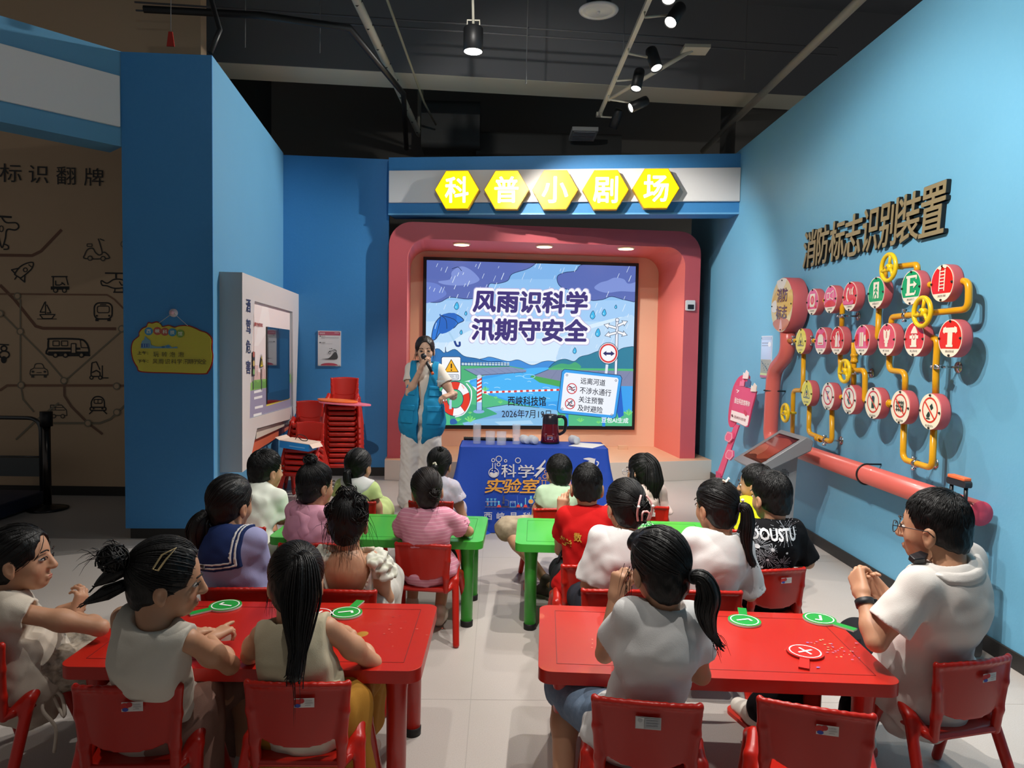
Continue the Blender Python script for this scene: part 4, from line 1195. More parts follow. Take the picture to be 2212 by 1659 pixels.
t = thing('display_cabinet', lO, 'white wall cabinet with a traffic safety picture and dark screen on the left', 'cabinet')
CW = M('d6cbc6', .4); CWS = M('aeb4ba', .45)
out = [ly(*p) for p in ((213, 62), (632, 225), (606, 1090), (592, 1118), (570, 1135), (322, 1205), (262, 1490), (214, 1525))]
inn5 = [ly(*p) for p in ((305, 272), (582, 350), (585, 1040), (570, 1048), (268, 1132), (278, 700))]
b = MB(); b.prism(out, lO, ld, UP, -ln, .19, 1, 1, [inn5]); b.prism(out, lO + ln * .001, ld, UP, -ln, .004, 0, 0, [inn5]); b.build('frame', [CW, CWS], t)
ao = [(x, y) for x, y in inn5]
b = MB(); b.prism([(x + (.02 if i in (1, 2, 3) else -.02), y) for i, (x, y) in enumerate(ao)], lO - ln * .03, ld, UP, -ln, .02); b.build('picture_panel', M('ecd6d0', .4), t)
a = Art(lambda x, y: onl(x, y, -.029), ln, .0003)
a.poly([(300, 265), (590, 345), (590, 800), (300, 800)], 'efdcd8'); a.poly([(365, 290), (400, 300), (420, 460), (330, 600), (300, 600)], 'f4e6e2')
for x0, x1, y0 in ((300, 330, 740), (328, 345, 790), (348, 360, 770), (360, 375, 740), (375, 392, 770), (570, 580, 740), (580, 592, 700)): a.poly([(x0, y0), (x1, y0 + 3), (x1, 900), (x0, 900)], 'dcb4ac')
for x0 in (303, 313, 322, 352, 363, 378): a.rect(x0, 770, x0 + 3, 830, 'f0d8d0')
a.poly([(262, 880), (300, 850), (392, 840), (600, 800), (600, 900), (262, 930)], '86b45a'); a.poly([(290, 880), (305, 850), (325, 870), (345, 845), (370, 865), (390, 840), (390, 905), (290, 915)], '6a9a48')
a.poly([(262, 930), (392, 905), (600, 860), (600, 1040), (262, 1140)], '9a90a8'); a.poly([(385, 1028), (560, 978), (560, 988), (385, 1042)], 'e6cf4a')
for x0, y0 in ((295, 930), (295, 975), (300, 1045), (290, 1100)): a.poly([(x0, y0), (x0 + 60, y0 - 14), (x0 + 60, y0 + 4), (x0, y0 + 18)], 'f0eae8')
a.text('请勿酒驾', [(296, 425), (358, 437), (358, 462), (296, 455)], 'a03a34', .03)
a.line([(290, 690), (287, 920)], 5, '3a3a3a'); a.poly([(284, 640), (300, 645), (299, 820), (282, 822)], '22262a')
for y0, c in ((662, 'b05a4a'), (728, 'c8a860'), (790, '7aa060')): a.ell(291, y0, 7, 22, c)
a.line([(349, 740), (349, 925)], 4, '5a5a5a'); a.poly([(348, 655), (360, 752), (336, 760)], '2a2a22'); a.poly([(348, 672), (357, 748), (339, 754)], 'e2c22a'); a.line([(348, 695), (348, 740)], 5, '2a2a22')
a.build('traffic_picture', PRINT, t)
tv = [ly(*p, -.02) for p in ((393, 460), (556, 483), (556, 985), (392, 1025))]
b = MB(); b.prism(tv, lO - ln * .012, ld, UP, -ln, .03); b.build('screen', M('0e1116', .12, coat=.6), t)
a = Art(lambda x, y: onl(x, y, -.0115), ln, .0003); a.poly([(404, 540), (549, 548), (549, 912), (406, 945)], '0a0c10'); a.ell(484, 481, 4, 4, '8a8a8a'); a.build('display_glass', M('10263c', .06, coat=1.), t)  # navy tint paints in the bluish reflection on the dark display
for (y0, y1), ch in zip(((255, 355), (403, 510), (555, 655), (705, 805)), '酒驾危害'):
    b = MB(); v, fa, asp = glyphs(ch); v, fa = heavy(v, fa, .02, asp); q = [onl(240, y0), onl(272, y0 + 6), onl(272, y1), onl(240, y1 - 3)]
    b.raw([(q[0] * (1 - x) + q[1] * x) * y + (q[3] * (1 - x) + q[2] * x) * (1 - y) + ln * (.004 + e) for x, y, e in v], fa)
    b.build('raised_character', M('3a4066', .4, metal=.3), t)
b = MB(); b.prism([ly(*p, -.06) for p in ((318, 1215), (605, 1125), (606, 1190), (470, 1290), (300, 1400))], lO - ln * .1, ld, UP, -ln, .08); b.build('coral_base_panel', M('d8694a', .5), t)
b = MB(); b.prism([ly(*p, -.05) for p in ((320, 1212), (600, 1128), (600, 1152), (316, 1282))], lO - ln * .05, ld, UP, -ln, .05); b.build('shelf_strip', M('d2c0b0', .5), t)

# notice on the stage wall
wd_ = np.array((BWE[0] - CNR[0], BWE[1] - CNR[1], 0)); wd_ /= np.linalg.norm(wd_); wn = np.array((wd_[1], -wd_[0], 0)); wO = np.array((*CNR, 0))
p0 = atpl(*k5(768, 488), wO + wn * .012, wn); p1 = atpl(*k5(937, 492), wO + wn * .012, wn); p2 = atpl(*k5(770, 747), wO + wn * .012, wn)
t = thing('wall_notice', p0, 'white notice with a pink band and a small car picture on the blue stage wall', 'notice')
w_ = float((p1 - p0) @ wd_); h_ = float(p0[2] - p2[2])
b = MB(); b.prism([(0, 0), (w_, 0), (w_, -h_), (0, -h_)], p0, wd_, UP, -wn, .01); b.build('panel', M('e2e0e2', .15, coat=.4), t)
a = Art(lambda x, y: p0 + wd_ * x * w_ - UP * y * h_, wn)
a.rect(.03, .02, .97, .13, 'b85a70'); a.text('使用说明', (.07, .05, .3, .1), 'f0e0e4'); a.rect(.72, .05, .92, .065, 'e8c8d0')
for y in (.155, .335): a.ell(.1, y, .025, .017, '303030'); a.text('操作方法' if y < .2 else '科学原理', (.14, y - .014, .32, y + .014), '4a4a4a')
for y, x1 in ((.185, .92), (.2, .9), (.215, .3), (.365, .62)): a.line([(.15, y), (x1, y)], .006, '9a9a9e')
a.curve([(.16, .8), (.45, .78), (.62, .68), (.7, .62), (.82, .62), (.82, .8)], '4a4a4c'); a.poly([(.7, .625), (.83, .625), (.83, .8), (.5, .8)], '4a4a4c')
a.line(cmr([(.45, .64), (.5, .58), (.62, .57), (.7, .53), (.8, .55), (.8, .6)]), .012, '2a2a2c'); a.ring(.52, .62, .05, .03, .012, '2a2a2c'); a.ring(.74, .58, .05, .03, .012, '2a2a2c'); a.line([(.5, .5), (.56, .5)], .012, '4a4a4a'); a.ell(.6, .5, .02, .014, '2a2a2a')
a.poly([(.14, .98)] + [(.5 - .38 * math.cos(k), .98 - .07 * math.sin(k)) for k in [math.pi * i / 12 for i in range(13)]], 'b8485c'); a.build('print', GLOSSP, t)
for x in (.05, .95):
    for y in (.02, .98):
        b = MB(); q = p0 + wd_ * x * w_ - UP * y * h_; b.cyl(q + wn * .001, q + wn * .006, .008, 10); b.build('screw_cap', M('c8c8cc', .3, metal=.5), t)

# ------------------------------------------------------------------ yellow schedule board on the pillar
pd = np.array((PR[0] - PL[0], PR[1] - PL[1], 0)); pd /= np.linalg.norm(pd); pn = np.array((pd[1], -pd[0], 0)); pO = np.array((*PL, 0)) + pn * .02


def k6(x, y): return (280 + x / 9.758, 650 + y / 9.758)
def onp(x, y, d=0.): return atpl(*k6(x, y), pO + pn * d, pn)


t = thing('schedule_board', onp(900, 1000), 'yellow cloud-shaped board with red rim and handwriting hanging on the blue pillar', 'board')
rim = cmr([(245, 1505), (150, 1400), (60, 1240), (25, 1030), (60, 850), (185, 735), (190, 660), (260, 570), (345, 530), (385, 450), (470, 455), (570, 430), (640, 470), (690, 530), (820, 505), (945, 545), (1050, 515), (1220, 510), (1380, 560), (1500, 620), (1640, 670), (1740, 800), (1735, 1000), (1760, 1150), (1735, 1350), (1660, 1500), (1560, 1550), (900, 1530)], 4, True)


def flat(pts, d): return [(float((onp(*p, d) - pO) @ pd), float(onp(*p, d)[2])) for p in pts]


b = MB(); b.prism(flat(rim, 0), pO, pd, UP, -pn, .008); b.build('rim', M('9c1f1a', .35), t)
cx, cy = 895, 1010
b = MB(); b.prism(flat([(cx + (x - cx) * .972, cy + (y - cy) * .955) for x, y in rim], .004), pO + pn * .006, pd, UP, -pn, .005); b.build('face', mat('board_yellow', 'c9bb2c', .09, coat=.6), t)
a = Art(lambda x, y: onp(x, y, .006), pn, .0003)
for x, y, c, ch in ((403, 640, '2f86b8', '西'), (588, 635, 'b8503a', '峡'), (745, 650, 'b05038', '科'), (905, 662, '2a8ab0', '技'), (1070, 690, '7a9a3a', '馆')): a.ell(x, y, 88, 84, c); a.text(ch, (x - 45, y - 42, x + 45, y + 42), 'd8dcc8', .02)
a.poly([(240, 1000), (250, 900), (270, 840), (310, 820), (330, 740), (380, 790), (440, 830), (460, 930), (560, 960), (700, 960), (830, 920), (900, 980), (1000, 960), (1020, 1000)], '6a9ab0'); a.rect(248, 900, 420, 980, '2a5a9a')
for x in (290, 340, 390): a.rect(x, 905, x + 14, 975, '86aed0')
a.ell(715, 970, 40, 18, '2a6a94'); a.ell(815, 965, 45, 22, '3a7aa4')
a.text('上午：', (170, 1060, 400, 1130), '1e1c10', .02); a.text('下午：', (180, 1235, 400, 1305), '1e1c10', .02)
for ch, x in zip('玩转泡泡', (505, 680, 850, 1030)): a.text(ch, (x, 1075, x + 120, 1180), '2c2a18')
for ch, x in zip('风雨识科学汛期守安全', (495, 620, 755, 885, 1010, 1140, 1235, 1330, 1430, 1525)): a.text(ch, (x, 1225, x + 105, 1330), '2c2a18')
a.build('board_print', GLOSSP, t)
b = MB()
for x, y in ((620, 465), (1225, 525)): b.tube([onp(x, y, .006), onp(920, 250, .02)], .0018, 6)
b.build('string', M('c8c4b8', .6), t)
p = onp(920, 252)
t = thing('wall_hook', p, 'round pink and white suction hook on the blue pillar', 'hook')
b = MB(); b.lathe([(0, .02), (.012, .018), (.03, .004), (.032, -.018)], p, pn, 28); b.build('suction_cup', M('d8c4c8', .3), t)
b = MB(); b.lathe([(0, .032), (.012, .03), (.016, .02), (.014, .012)], p, pn, 20); b.build('button', M('e8b0b8', .35), t)

# ------------------------------------------------------------------ mural wall: line icons and route lines
def k3(x, y): return (x / 2.592, 500 + y / 2.592)


MN = np.array((0, -1, 0)); YM = 6.868
a = Art(lambda x, y: aty(*k3(x, y), YM), MN, .0003)
T1, T2 = '86614a', '857a66'
a.line([(-200, 130), (180, 135), (230, 110), (345, -10)], 16, '77503c'); a.line([(0, 300), (80, 380), (200, 530), (240, 542), (650, 545)], 16, '77503c'); a.line([(690, 545), (760, 548)], 14, '77503c')
a.line([(-200, 350), (80, 350), (600, 355), (640, 380), (690, 430), (740, 430)], 9, T1); a.line([(0, 450), (110, 560), (240, 690), (360, 830)], 9, T2); a.line([(360, 840), (690, 550)], 9, T2); a.line([(115, 380), (115, 850), (130, 940), (190, 1010)], 9, T2)
a.line([(0, 890), (40, 862), (330, 862), (640, 862), (760, 866)], 13, T1); a.line([(360, 850), (362, 920), (400, 980), (490, 1070), (575, 1135)], 13, '7a5a48'); a.line([(300, 1073), (560, 1073), (620, 1050), (660, 1010), (760, 920)], 12, T2); a.line([(90, 1165), (200, 1060), (330, 960)], 11, T2)
for x, y in ((98, 362), (115, 560), (683, 545), (745, 428), (120, 860), (360, 835), (655, 866), (495, 1073), (657, 1012), (698, 72), (5, 460)): a.ell(x, y, 15, 15, 'c6a98a'); a.ring(x, y, 17, 17, 7, T2)
a.build('route_lines', PRINT).name = 'mural_route_lines'
ob = bpy.data.objects['mural_route_lines']; tag(ob, 'faded brown route lines printed across the beige mural wall', 'mural')
IC = '17181a'; GR = '3f3c36'; GI = 'mural icons'


def icon(name, label, fn):
    a = Art(lambda x, y: aty(*k3(x, y), YM), MN, .0003, .0012); fn(a); tag(a.build(name, PRINT), label, 'mural icon', GI)


def car_w(a, pts, r, w, c):
    for x, y in pts: a.ell(x, y, r, r, 'b09678'); a.ring(x, y, r, r, w, c)


def ic_rocket(a): a.line(cmr([(80, 240), (110, 200), (150, 178), (185, 175), (180, 205), (150, 235), (115, 262)], 5) + [(80, 240)], 7, IC); a.ring(142, 215, 11, 11, 5, IC); a.line([(110, 205), (65, 215), (88, 238)], 7, IC); a.line([(140, 245), (138, 283), (112, 262)], 7, IC); a.line([(95, 250), (82, 270)], 6, IC); a.line([(160, 185), (178, 200)], 5, IC)
def ic_cart(a): a.line([(288, 253), (378, 253)], 7, IC); a.line([(298, 253), (298, 310)], 6, IC); a.line([(370, 253), (382, 300)], 6, IC); a.line([(312, 275), (312, 300), (335, 300), (350, 292)], 6, IC); a.line([(345, 285), (365, 300)], 6, IC); a.poly([(285, 308), (388, 308), (388, 326), (285, 326)], IC); car_w(a, ((312, 330), (362, 330)), 11, 6, IC)
def ic_heli(a): a.line([(588, 233), (712, 235)], 8, IC); a.line([(650, 235), (650, 262)], 10, IC); a.line(cmr([(568, 275), (600, 290), (640, 268), (690, 272), (715, 300), (690, 315), (640, 318), (600, 305), (572, 300)], 5, True), 7, IC, closed=True); a.line([(668, 280), (680, 300), (712, 300)], 6, IC); a.line([(645, 320), (642, 338)], 6, IC); a.line([(690, 316), (692, 338)], 6, IC); a.line([(635, 340), (705, 340), (728, 322)], 7, IC)
def ic_boat(a): a.line([(222, 465), (308, 465), (290, 488), (240, 488), (222, 465)], 6, IC); a.line([(255, 392), (255, 462)], 6, IC); a.line([(252, 395), (225, 452), (252, 452)], 6, IC); a.line([(262, 410), (285, 456), (262, 456)], 6, IC); a.line([(208, 490), (318, 490)], 4, IC)
def ic_bus(a): a.line(rrect(528, 400, 628, 490, 28, 5), 8, IC, closed=True); a.line(rrect(545, 418, 612, 455, 10, 4), 5, IC, closed=True); a.line([(560, 410), (596, 410)], 5, IC); a.ell(543, 472, 6, 5, IC); a.ell(612, 472, 6, 5, IC); a.rect(535, 488, 553, 502, IC); a.rect(602, 488, 620, 502, IC)
def ic_coach(a): a.line(cmr([(272, 610), (285, 601), (440, 603), (480, 620), (497, 655), (497, 690), (480, 693), (275, 690), (270, 650)], 4, True), 10, IC, closed=True); a.rect(270, 650, 450, 662, IC); a.rect(270, 672, 495, 688, IC); a.line(rrect(297, 613, 332, 640, 3), 5, IC, closed=True); a.line(rrect(345, 613, 380, 640, 3), 5, IC, closed=True); a.poly([(400, 628), (426, 628), (426, 682), (400, 682)], 'c6a98a'); a.line(rrect(400, 628, 426, 682, 3), 6, IC, closed=True); a.line([(450, 606), (456, 650), (495, 652)], 5, IC); car_w(a, ((312, 692), (368, 692), (458, 692)), 12, 7, IC)
def ic_car(a): a.line(cmr([(168, 800), (172, 775), (190, 765), (200, 742), (235, 742), (248, 765), (266, 778), (268, 806)], 4), 5, GR); a.line([(168, 803), (268, 803)], 6, GR); a.line([(195, 766), (245, 766)], 4, GR); a.ell(185, 785, 8, 6, GR); a.ell(252, 785, 8, 6, GR); a.line([(205, 790), (235, 790)], 4, GR); a.rect(176, 806, 192, 818, GR); a.rect(246, 806, 262, 818, GR)
def ic_lift(a): a.line([(515, 735), (510, 790), (510, 812), (560, 812), (560, 790), (540, 778), (515, 790)], 7, IC); a.line([(515, 735), (540, 730), (560, 775)], 6, IC); a.line([(573, 750), (573, 820), (608, 820)], 6, IC); car_w(a, ((513, 818), (562, 818)), 9, 6, IC)
def ic_train(a): a.line(cmr([(512, 985), (512, 955), (530, 928), (562, 926), (582, 945), (585, 985)], 5), 7, IC); a.line(rrect(527, 940, 572, 962, 6, 4), 5, IC, closed=True); a.line([(549, 940), (549, 962)], 4, IC); a.line(rrect(505, 984, 594, 1002, 8, 4), 7, IC, closed=True); a.ell(525, 992, 6, 4, IC); a.ell(574, 992, 6, 4, IC); a.line([(520, 1004), (500, 1022)], 6, IC); a.line([(580, 1004), (600, 1022)], 6, IC)
def ic_scoot(a): a.line(cmr([(550, 40), (560, 70), (572, 120), (555, 132), (535, 118), (520, 95), (492, 100), (475, 130), (478, 152), (600, 152), (610, 140), (590, 118), (572, 118)], 4), 7, GR); a.line([(560, 42), (585, 52)], 6, GR); a.line(rrect(488, 70, 516, 84, 3), 5, GR, closed=True); car_w(a, ((505, 150), (578, 152)), 12, 6, GR)
def ic_van(a): a.line([(283, 1030), (283, 972), (345, 972), (372, 1000), (375, 1030), (283, 1030)], 5, GR); a.line([(283, 985), (355, 985)], 4, GR); a.line([(283, 1000), (365, 1000)], 4, GR); a.line([(310, 972), (310, 1000)], 4, GR); car_w(a, ((302, 1034), (352, 1034)), 10, 5, GR)
def ic_plane(a): a.line([(-20, -85), (65, -80)], 11, IC); a.line(cmr([(10, -78), (35, -50), (90, -48), (105, -25), (85, -8), (40, -10), (30, 40), (12, 90), (-5, 40), (-20, -60)], 4), 8, IC); a.ring(8, -15, 11, 16, 5, IC); a.line(cmr([(20, 70), (45, 80), (45, 98), (20, 100)], 4), 7, IC)
def ic_moto(a): a.line([(-5, 632), (50, 635)], 7, IC); a.ring(22, 655, 16, 14, 8, IC); a.ring(25, 690, 28, 20, 8, IC); a.ell(22, 718, 16, 20, IC)
def ic_dig(a): a.line([(742, 672), (722, 690), (715, 715), (730, 770)], 16, IC); a.line(cmr([(712, 785), (735, 795), (752, 800)], 4), 10, IC)
def ic_ball(a): a.line(cmr([(745, -395 + 0), (712, -360), (700, -310), (712, -250), (745, -205)], 6), 11, IC)


for n, l, f_ in (('rocket_icon', 'black line rocket icon on the beige mural wall', ic_rocket), ('cart_icon', 'black line golf cart icon on the beige mural wall', ic_cart), ('helicopter_icon', 'black line helicopter icon on the beige mural wall', ic_heli), ('sailboat_icon', 'black line sailboat icon on the beige mural wall', ic_boat), ('bus_icon', 'black line bus front icon on the beige mural wall', ic_bus), ('coach_icon', 'bold black camper coach icon on the beige mural wall', ic_coach), ('car_icon', 'grey line car front icon on the beige mural wall', ic_car), ('forklift_icon', 'black line forklift icon on the beige mural wall', ic_lift), ('train_icon', 'black line train front icon on the beige mural wall', ic_train), ('scooter_icon', 'grey line scooter icon on the beige mural wall', ic_scoot), ('van_icon', 'grey line van icon behind the rope post', ic_van), ('propeller_plane_icon', 'black line propeller plane icon cut off by the left photo edge', ic_plane), ('motorbike_icon', 'black line motorbike icon cut off by the left photo edge', ic_moto), ('digger_icon', 'black digger arm icon half hidden by the blue pillar', ic_dig), ('balloon_icon', 'black balloon outline half hidden by the blue pillar', ic_ball)): icon(n, l, f_)
b = MB()
for i, ch in enumerate('标识翻牌'):
    x0, x1, y0, y1 = ((0, 122, 915, 1022), (163, 272, 925, 1028), (317, 425, 932, 1036), (473, 582, 940, 1043))[i]
    q = [aty(x / 2.592, y / 2.592, YM) for x, y in ((x0, y0), (x1, y0 + 4), (x1, y1), (x0, y1 - 3))]
    v, fa, _ = glyphs(ch); b = MB()
    for dd in (.006,): b.raw([(q[0] * (1 - x) + q[1] * x) * y + (q[3] * (1 - x) + q[2] * x) * (1 - y) + MN * dd for x, y in v], fa)
    tag(b.build('wall_letter', M('101114', .4)), 'black raised character ' + ch + ' on the dim beige mural wall', 'letter', 'characters on the mural wall')

# rope post and flatbed trolley in the dark passage
def k7(x, y): return (x / 5.53, 840 + y / 5.53)


q = atz(*k7(570, 1440), 0); px_, py_ = float(q[0]), float(q[1])
t = thing('rope_post', (px_, py_, 0), 'dark metal rope barrier post with round base in the passage', 'barrier post')
b = MB(); b.lathe([(0, 0), (.16, 0), (.165, .012), (.13, .022), (.04, .035), (.025, .05)], (px_, py_, 0)); b.build('base', M('3a3a3c', .3, metal=.8), t)
zt_ = float(aty(*k7(580, 270), py_)[2])
b = MB(); b.cyl((px_, py_, .03), (px_, py_, zt_ - .12), .032, 20); b.build('post', M('4a4644', .25, metal=.9), t)
b = MB(); b.cyl((px_, py_, zt_ - .13), (px_, py_, zt_), .05, 20); b.build('belt_head', M('17171a', .5), t)
ty = py_ + .15
t = thing('flatbed_trolley', (-4.6, ty, 0), 'dark blue flatbed trolley with metal push rail at the left edge', 'trolley')
R0 = aty(*k7(500, 1215), ty); zr = float(aty(*k7(200, 345), ty)[2]); xr = float(R0[0]); zb0 = float(R0[2])
b = MB(); b.tube(bend([(xr, ty, zb0), (xr, ty, zr), (xr - .75, ty, zr), (xr - .75, ty, zb0)], .12), .018, 10); b.tube([(xr, ty, zr - .35), (xr - .75, ty, zr - .35)], .008, 8); b.build('push_rail', M('56585a', .3, metal=.8), t)
b = MB(); b.prism([(0, 0), (.75, 0), (.75, .17), (0, .17)], (xr - .75, ty, zr - .53), (1, 0, 0), (0, 0, 1), (0, 1, 0), .006); b.build('rail_panel', M('4a4e50', .4), t)
b = MB(); b.box((xr - .8, ty - .95, zb0 - .12), (xr + .03, ty + .02, zb0)); b.build('deck', M('1f2a44', .5), t, .01)
for dx in (-.7, -.05):
    for dy in (-.85, -.1):
        b = MB(); b.cyl((xr + dx - .02, ty + dy, .06), (xr + dx + .02, ty + dy, .06), .06, 18); b.cyl((xr + dx, ty + dy, .06), (xr + dx, ty + dy, zb0 - .11), .015, 8); b.build('caster_wheel', DARKM, t)
# ------------------------------------------------------------------ big display on the stage
def k4(x, y): return (820 + x * .32543, 460 + y * .32543)


SO = NO + NV * .93; SN = -NV


def ons(x, y, d=0.): return atpl(*k4(x, y), SO + SN * d, SN)
def suv(x, y): p = ons(x, y) - SO; return float(p @ NU), float(p @ UP)


u0, v1 = suv(313, 313); u1, v0 = suv(1672, 1414)
t = thing('display_screen', SO + NU * (u0 + u1) / 2, 'large wall display showing a rainy river cartoon with two lines of purple characters', 'screen')
b = MB(); m_ = .042; b.prism([(u0 - m_, v0 - m_ - .01), (u1 + m_, v0 - m_ - .01), (u1 + m_, v1 + m_), (u0 - m_, v1 + m_)], SO, NU, UP, NV, .065); b.build('bezel', M('17171b', .35), t, .004)


def sq(x, y):      # drawing pixels of the slide -> screen, kept inside the picture
    u, v = suv(x, y); return SO + NU * min(max(u, u0), u1) + UP * min(max(v, v0), v1)


a = Art(sq, SN, .00025, .001)
OUT = '16325c'
for i, c in enumerate(('7fb4ea', '8fc0f0', 'a2ccf5', 'b6d9f8', 'cbe5fb', 'dceefc')): a.rect(300, 300 + i * 140, 1710, 320 + (i + 1) * 140 if i < 5 else 1430, c)
a.curve([(560, 800), (760, 760), (900, 800), (1150, 840), (1400, 740), (1700, 700), (1700, 960), (500, 960)], 'd6ebfb'); a.curve([(1250, 830), (1500, 740), (1700, 690), (1700, 1000), (1200, 1000)], 'b9d9f6')
CL1, CL2 = '5a6cb4', '7f93d6'
a.curve([(250, 250), (1060, 290), (1035, 335), (980, 372), (880, 405), (850, 450), (780, 470), (728, 472), (700, 545), (590, 572), (470, 560), (400, 592), (320, 590), (250, 560)], CL1, 4, OUT, 4)
a.curve([(390, 455), (470, 440), (480, 390), (540, 355), (600, 375), (650, 420), (660, 450), (600, 475), (520, 482), (430, 475)], CL2, 5); a.curve([(250, 470), (360, 465), (420, 500), (440, 545), (350, 590), (250, 590)], '6a80cc', 5); a.line(cmr([(480, 372), (520, 360), (545, 385)]), 4, OUT)
a.curve([(1185, 470), (1180, 420), (1230, 395), (1300, 385), (1330, 350), (1400, 340), (1720, 340), (1720, 570), (1640, 580), (1540, 555), (1480, 575), (1400, 580), (1360, 540), (1300, 520), (1220, 500)], CL1, 4, OUT, 4)
a.curve([(1425, 500), (1460, 465), (1510, 450), (1560, 430), (1620, 440), (1650, 470), (1720, 460), (1720, 520), (1600, 520), (1500, 530)], CL2, 5)
rr = random.Random(7)
for _ in range(150):
    x, y = rr.uniform(330, 1690), rr.uniform(320, 960); l = rr.uniform(14, 50)
    a.line([(x, y), (x - l * .42, y + l)], rr.uniform(2, 4), 'dcebfb', lift=False)
a.up()
# far hills and trees
a.curve([(560, 1000), (690, 965), (740, 957), (850, 985), (920, 975), (1010, 1010), (1090, 985), (1150, 985), (1250, 1010), (1250, 1040), (560, 1040)], '3f8edb', 5, OUT, 3)
a.curve([(300, 960), (380, 900), (430, 930), (437, 890), (445, 925), (500, 905), (560, 950), (640, 965), (720, 985), (800, 985), (850, 1010), (850, 1040), (300, 1040)], '2b72b4', 4, OUT, 3)
a.curve([(1120, 1030), (1170, 985), (1230, 970), (1290, 985), (1330, 955), (1390, 940), (1440, 920), (1500, 905), (1560, 925), (1620, 895), (1720, 900), (1720, 1050), (1120, 1050)], '2c7f9c', 4, OUT, 3)
a.curve([(1140, 1030), (1200, 1000), (1260, 1005), (1300, 990), (1330, 1030)], '46a878', 4)
a.poly([(280, 1010), (860, 1015), (970, 1035), (970, 1070), (700, 1080), (560, 1120), (280, 1120)], '4cb27a')
for x in range(545, 860, 20): a.rect(x, 992, x + 15, 1012, 'bfd8e6', lift=False)
a.line([(540, 992), (860, 1003)], 3, OUT); a.line([(540, 1012), (860, 1018)], 3, OUT)
# water
a.poly([(600, 1110), (720, 1075), (970, 1040), (1130, 1030), (1120, 1060), (1720, 1130), (1720, 1430), (900, 1430), (700, 1180), (590, 1140)], '3aa2ee')
a.curve([(960, 1035), (1130, 1030), (1010, 1085), (1100, 1130), (1250, 1180), (1250, 1240), (900, 1250), (640, 1150), (620, 1120), (780, 1085)], '49b4f6', 5)
a.poly([(560, 1035), (860, 1020), (975, 1042), (970, 1056), (700, 1080), (640, 1075)], '8292b8'); a.line([(560, 1035), (640, 1078), (970, 1056)], 3, OUT)
for x in range(620, 900, 55): a.line([(x, 1034), (x + 60, 1068)], 2, '6a7aa4')
a.poly([(1130, 1035), (1400, 1035), (1720, 1045), (1720, 1150), (1240, 1145), (1000, 1085)], '7f88aa'); a.line([(1130, 1035), (1000, 1088), (1240, 1148)], 3, OUT)
for x in range(1180, 1700, 70): a.line([(x, 1040), (x - 50, 1110)], 2, '69739a')
a.poly([(1000, 1085), (1010, 1078), (1250, 1125), (1250, 1165), (1060, 1125)], '4aa85a')
a.poly([(1120, 1028), (1720, 1035), (1720, 1050), (1120, 1040)], '52b878')
for x0, y0, l in ((830, 1105, 40), (900, 1085, 60), (690, 1130, 30), (980, 1200, 40), (1080, 1160, 50), (760, 1160, 40), (1070, 1230, 60), (1120, 1275, 50), (980, 1120, 24), (860, 1195, 36)): a.line(cmr([(x0, y0), (x0 + l * .5, y0 - 4), (x0 + l, y0 + 2)], 3), 4, 'a6dcfc')
a.ring(990, 1085, 40, 14, 4, '9ad6fa', 24)
# near bank and path
a.poly([(280, 1110), (590, 1120), (640, 1180), (900, 1265), (1060, 1290), (1260, 1330), (1720, 1320), (1720, 1440), (280, 1440)], '52bc86')
a.poly([(600, 1310), (850, 1270), (1060, 1290), (1180, 1310), (1180, 1440), (560, 1440), (540, 1380)], '86bfe8'); a.poly([(640, 1330), (900, 1300), (1000, 1330), (950, 1350), (820, 1360), (650, 1370)], '79aee0'); a.poly([(760, 1385), (1000, 1375), (1020, 1400), (800, 1410)], 'a8d4f2'); a.line([(600, 1310), (850, 1270), (1060, 1292)], 3, OUT)
a.curve([(480, 1300), (620, 1270), (770, 1325), (740, 1345), (560, 1390), (480, 1400)], '3fa87c', 5)
for cx, cy, s_ in ((600, 1385, 1.3), (700, 1180, .9), (770, 1230, .5), (800, 1262, .6), (1330, 1385, .9), (1450, 1395, .6), (660, 1180, .7), (520, 1380, .8), (1650, 1340, 1.2), (1190, 1375, .6), (600, 1330, .5)):
    for dx in (-26, -12, 0, 12, 26): a.line([(cx, cy), (cx + dx * s_, cy - (34 - abs(dx) * .6) * s_)], 7 * s_, '7fdc7a' if dx % 8 else '5cc86c')
a.curve([(470, 1370), (500, 1365), (515, 1390), (500, 1400), (470, 1400)], '2a62a8')
# warning sign, lifebuoy
a.poly(rrect(411, 955, 538, 1112, 12, 4), 'f4f6fa').line(rrect(411, 955, 538, 1112, 12, 4), 4, OUT, closed=True)
a.poly([(475, 972), (522, 1055), (430, 1055)], 'f5b52c').line([(475, 972), (522, 1055), (430, 1055)], 4, '2a2418', closed=True); a.line([(476, 1000), (476, 1030)], 9, '2a2418'); a.ell(476, 1043, 5, 5, '2a2418')
a.line(rrect(418, 1072, 524, 1103, 6, 3), 3, OUT, closed=True); a.text('汛期防汛', (424, 1076, 520, 1100), '1c2a4a')
a.ell(500, 1232, 100, 114, 'e23a26', n=40).ring(500, 1232, 100, 114, 4, OUT, 40)
for k in range(6):
    if k % 2 == 0: continue
    a0 = RAD(60 * k - 30 + 20); pts = [(500 + R * math.cos(a0 + q * RAD(48) / 5), 1232 + R * 1.14 * math.sin(a0 + q * RAD(48) / 5)) for R, rg in ((99, range(6)), (55, range(5, -1, -1))) for q in rg]; a.poly(pts, 'f4f4f8')
a.ell(500, 1232, 54, 62, '52bc86', n=32).ring(500, 1232, 54, 62, 4, OUT, 32); a.line(cmr([(575, 1130), (608, 1180), (600, 1260), (560, 1330), (500, 1352)], 5), 7, 'f2f4fa'); a.line([(545, 1140), (560, 1165)], 6, 'f8b0a4')
a.rect(462, 1240, 478, 1300, 'bcd2ee')
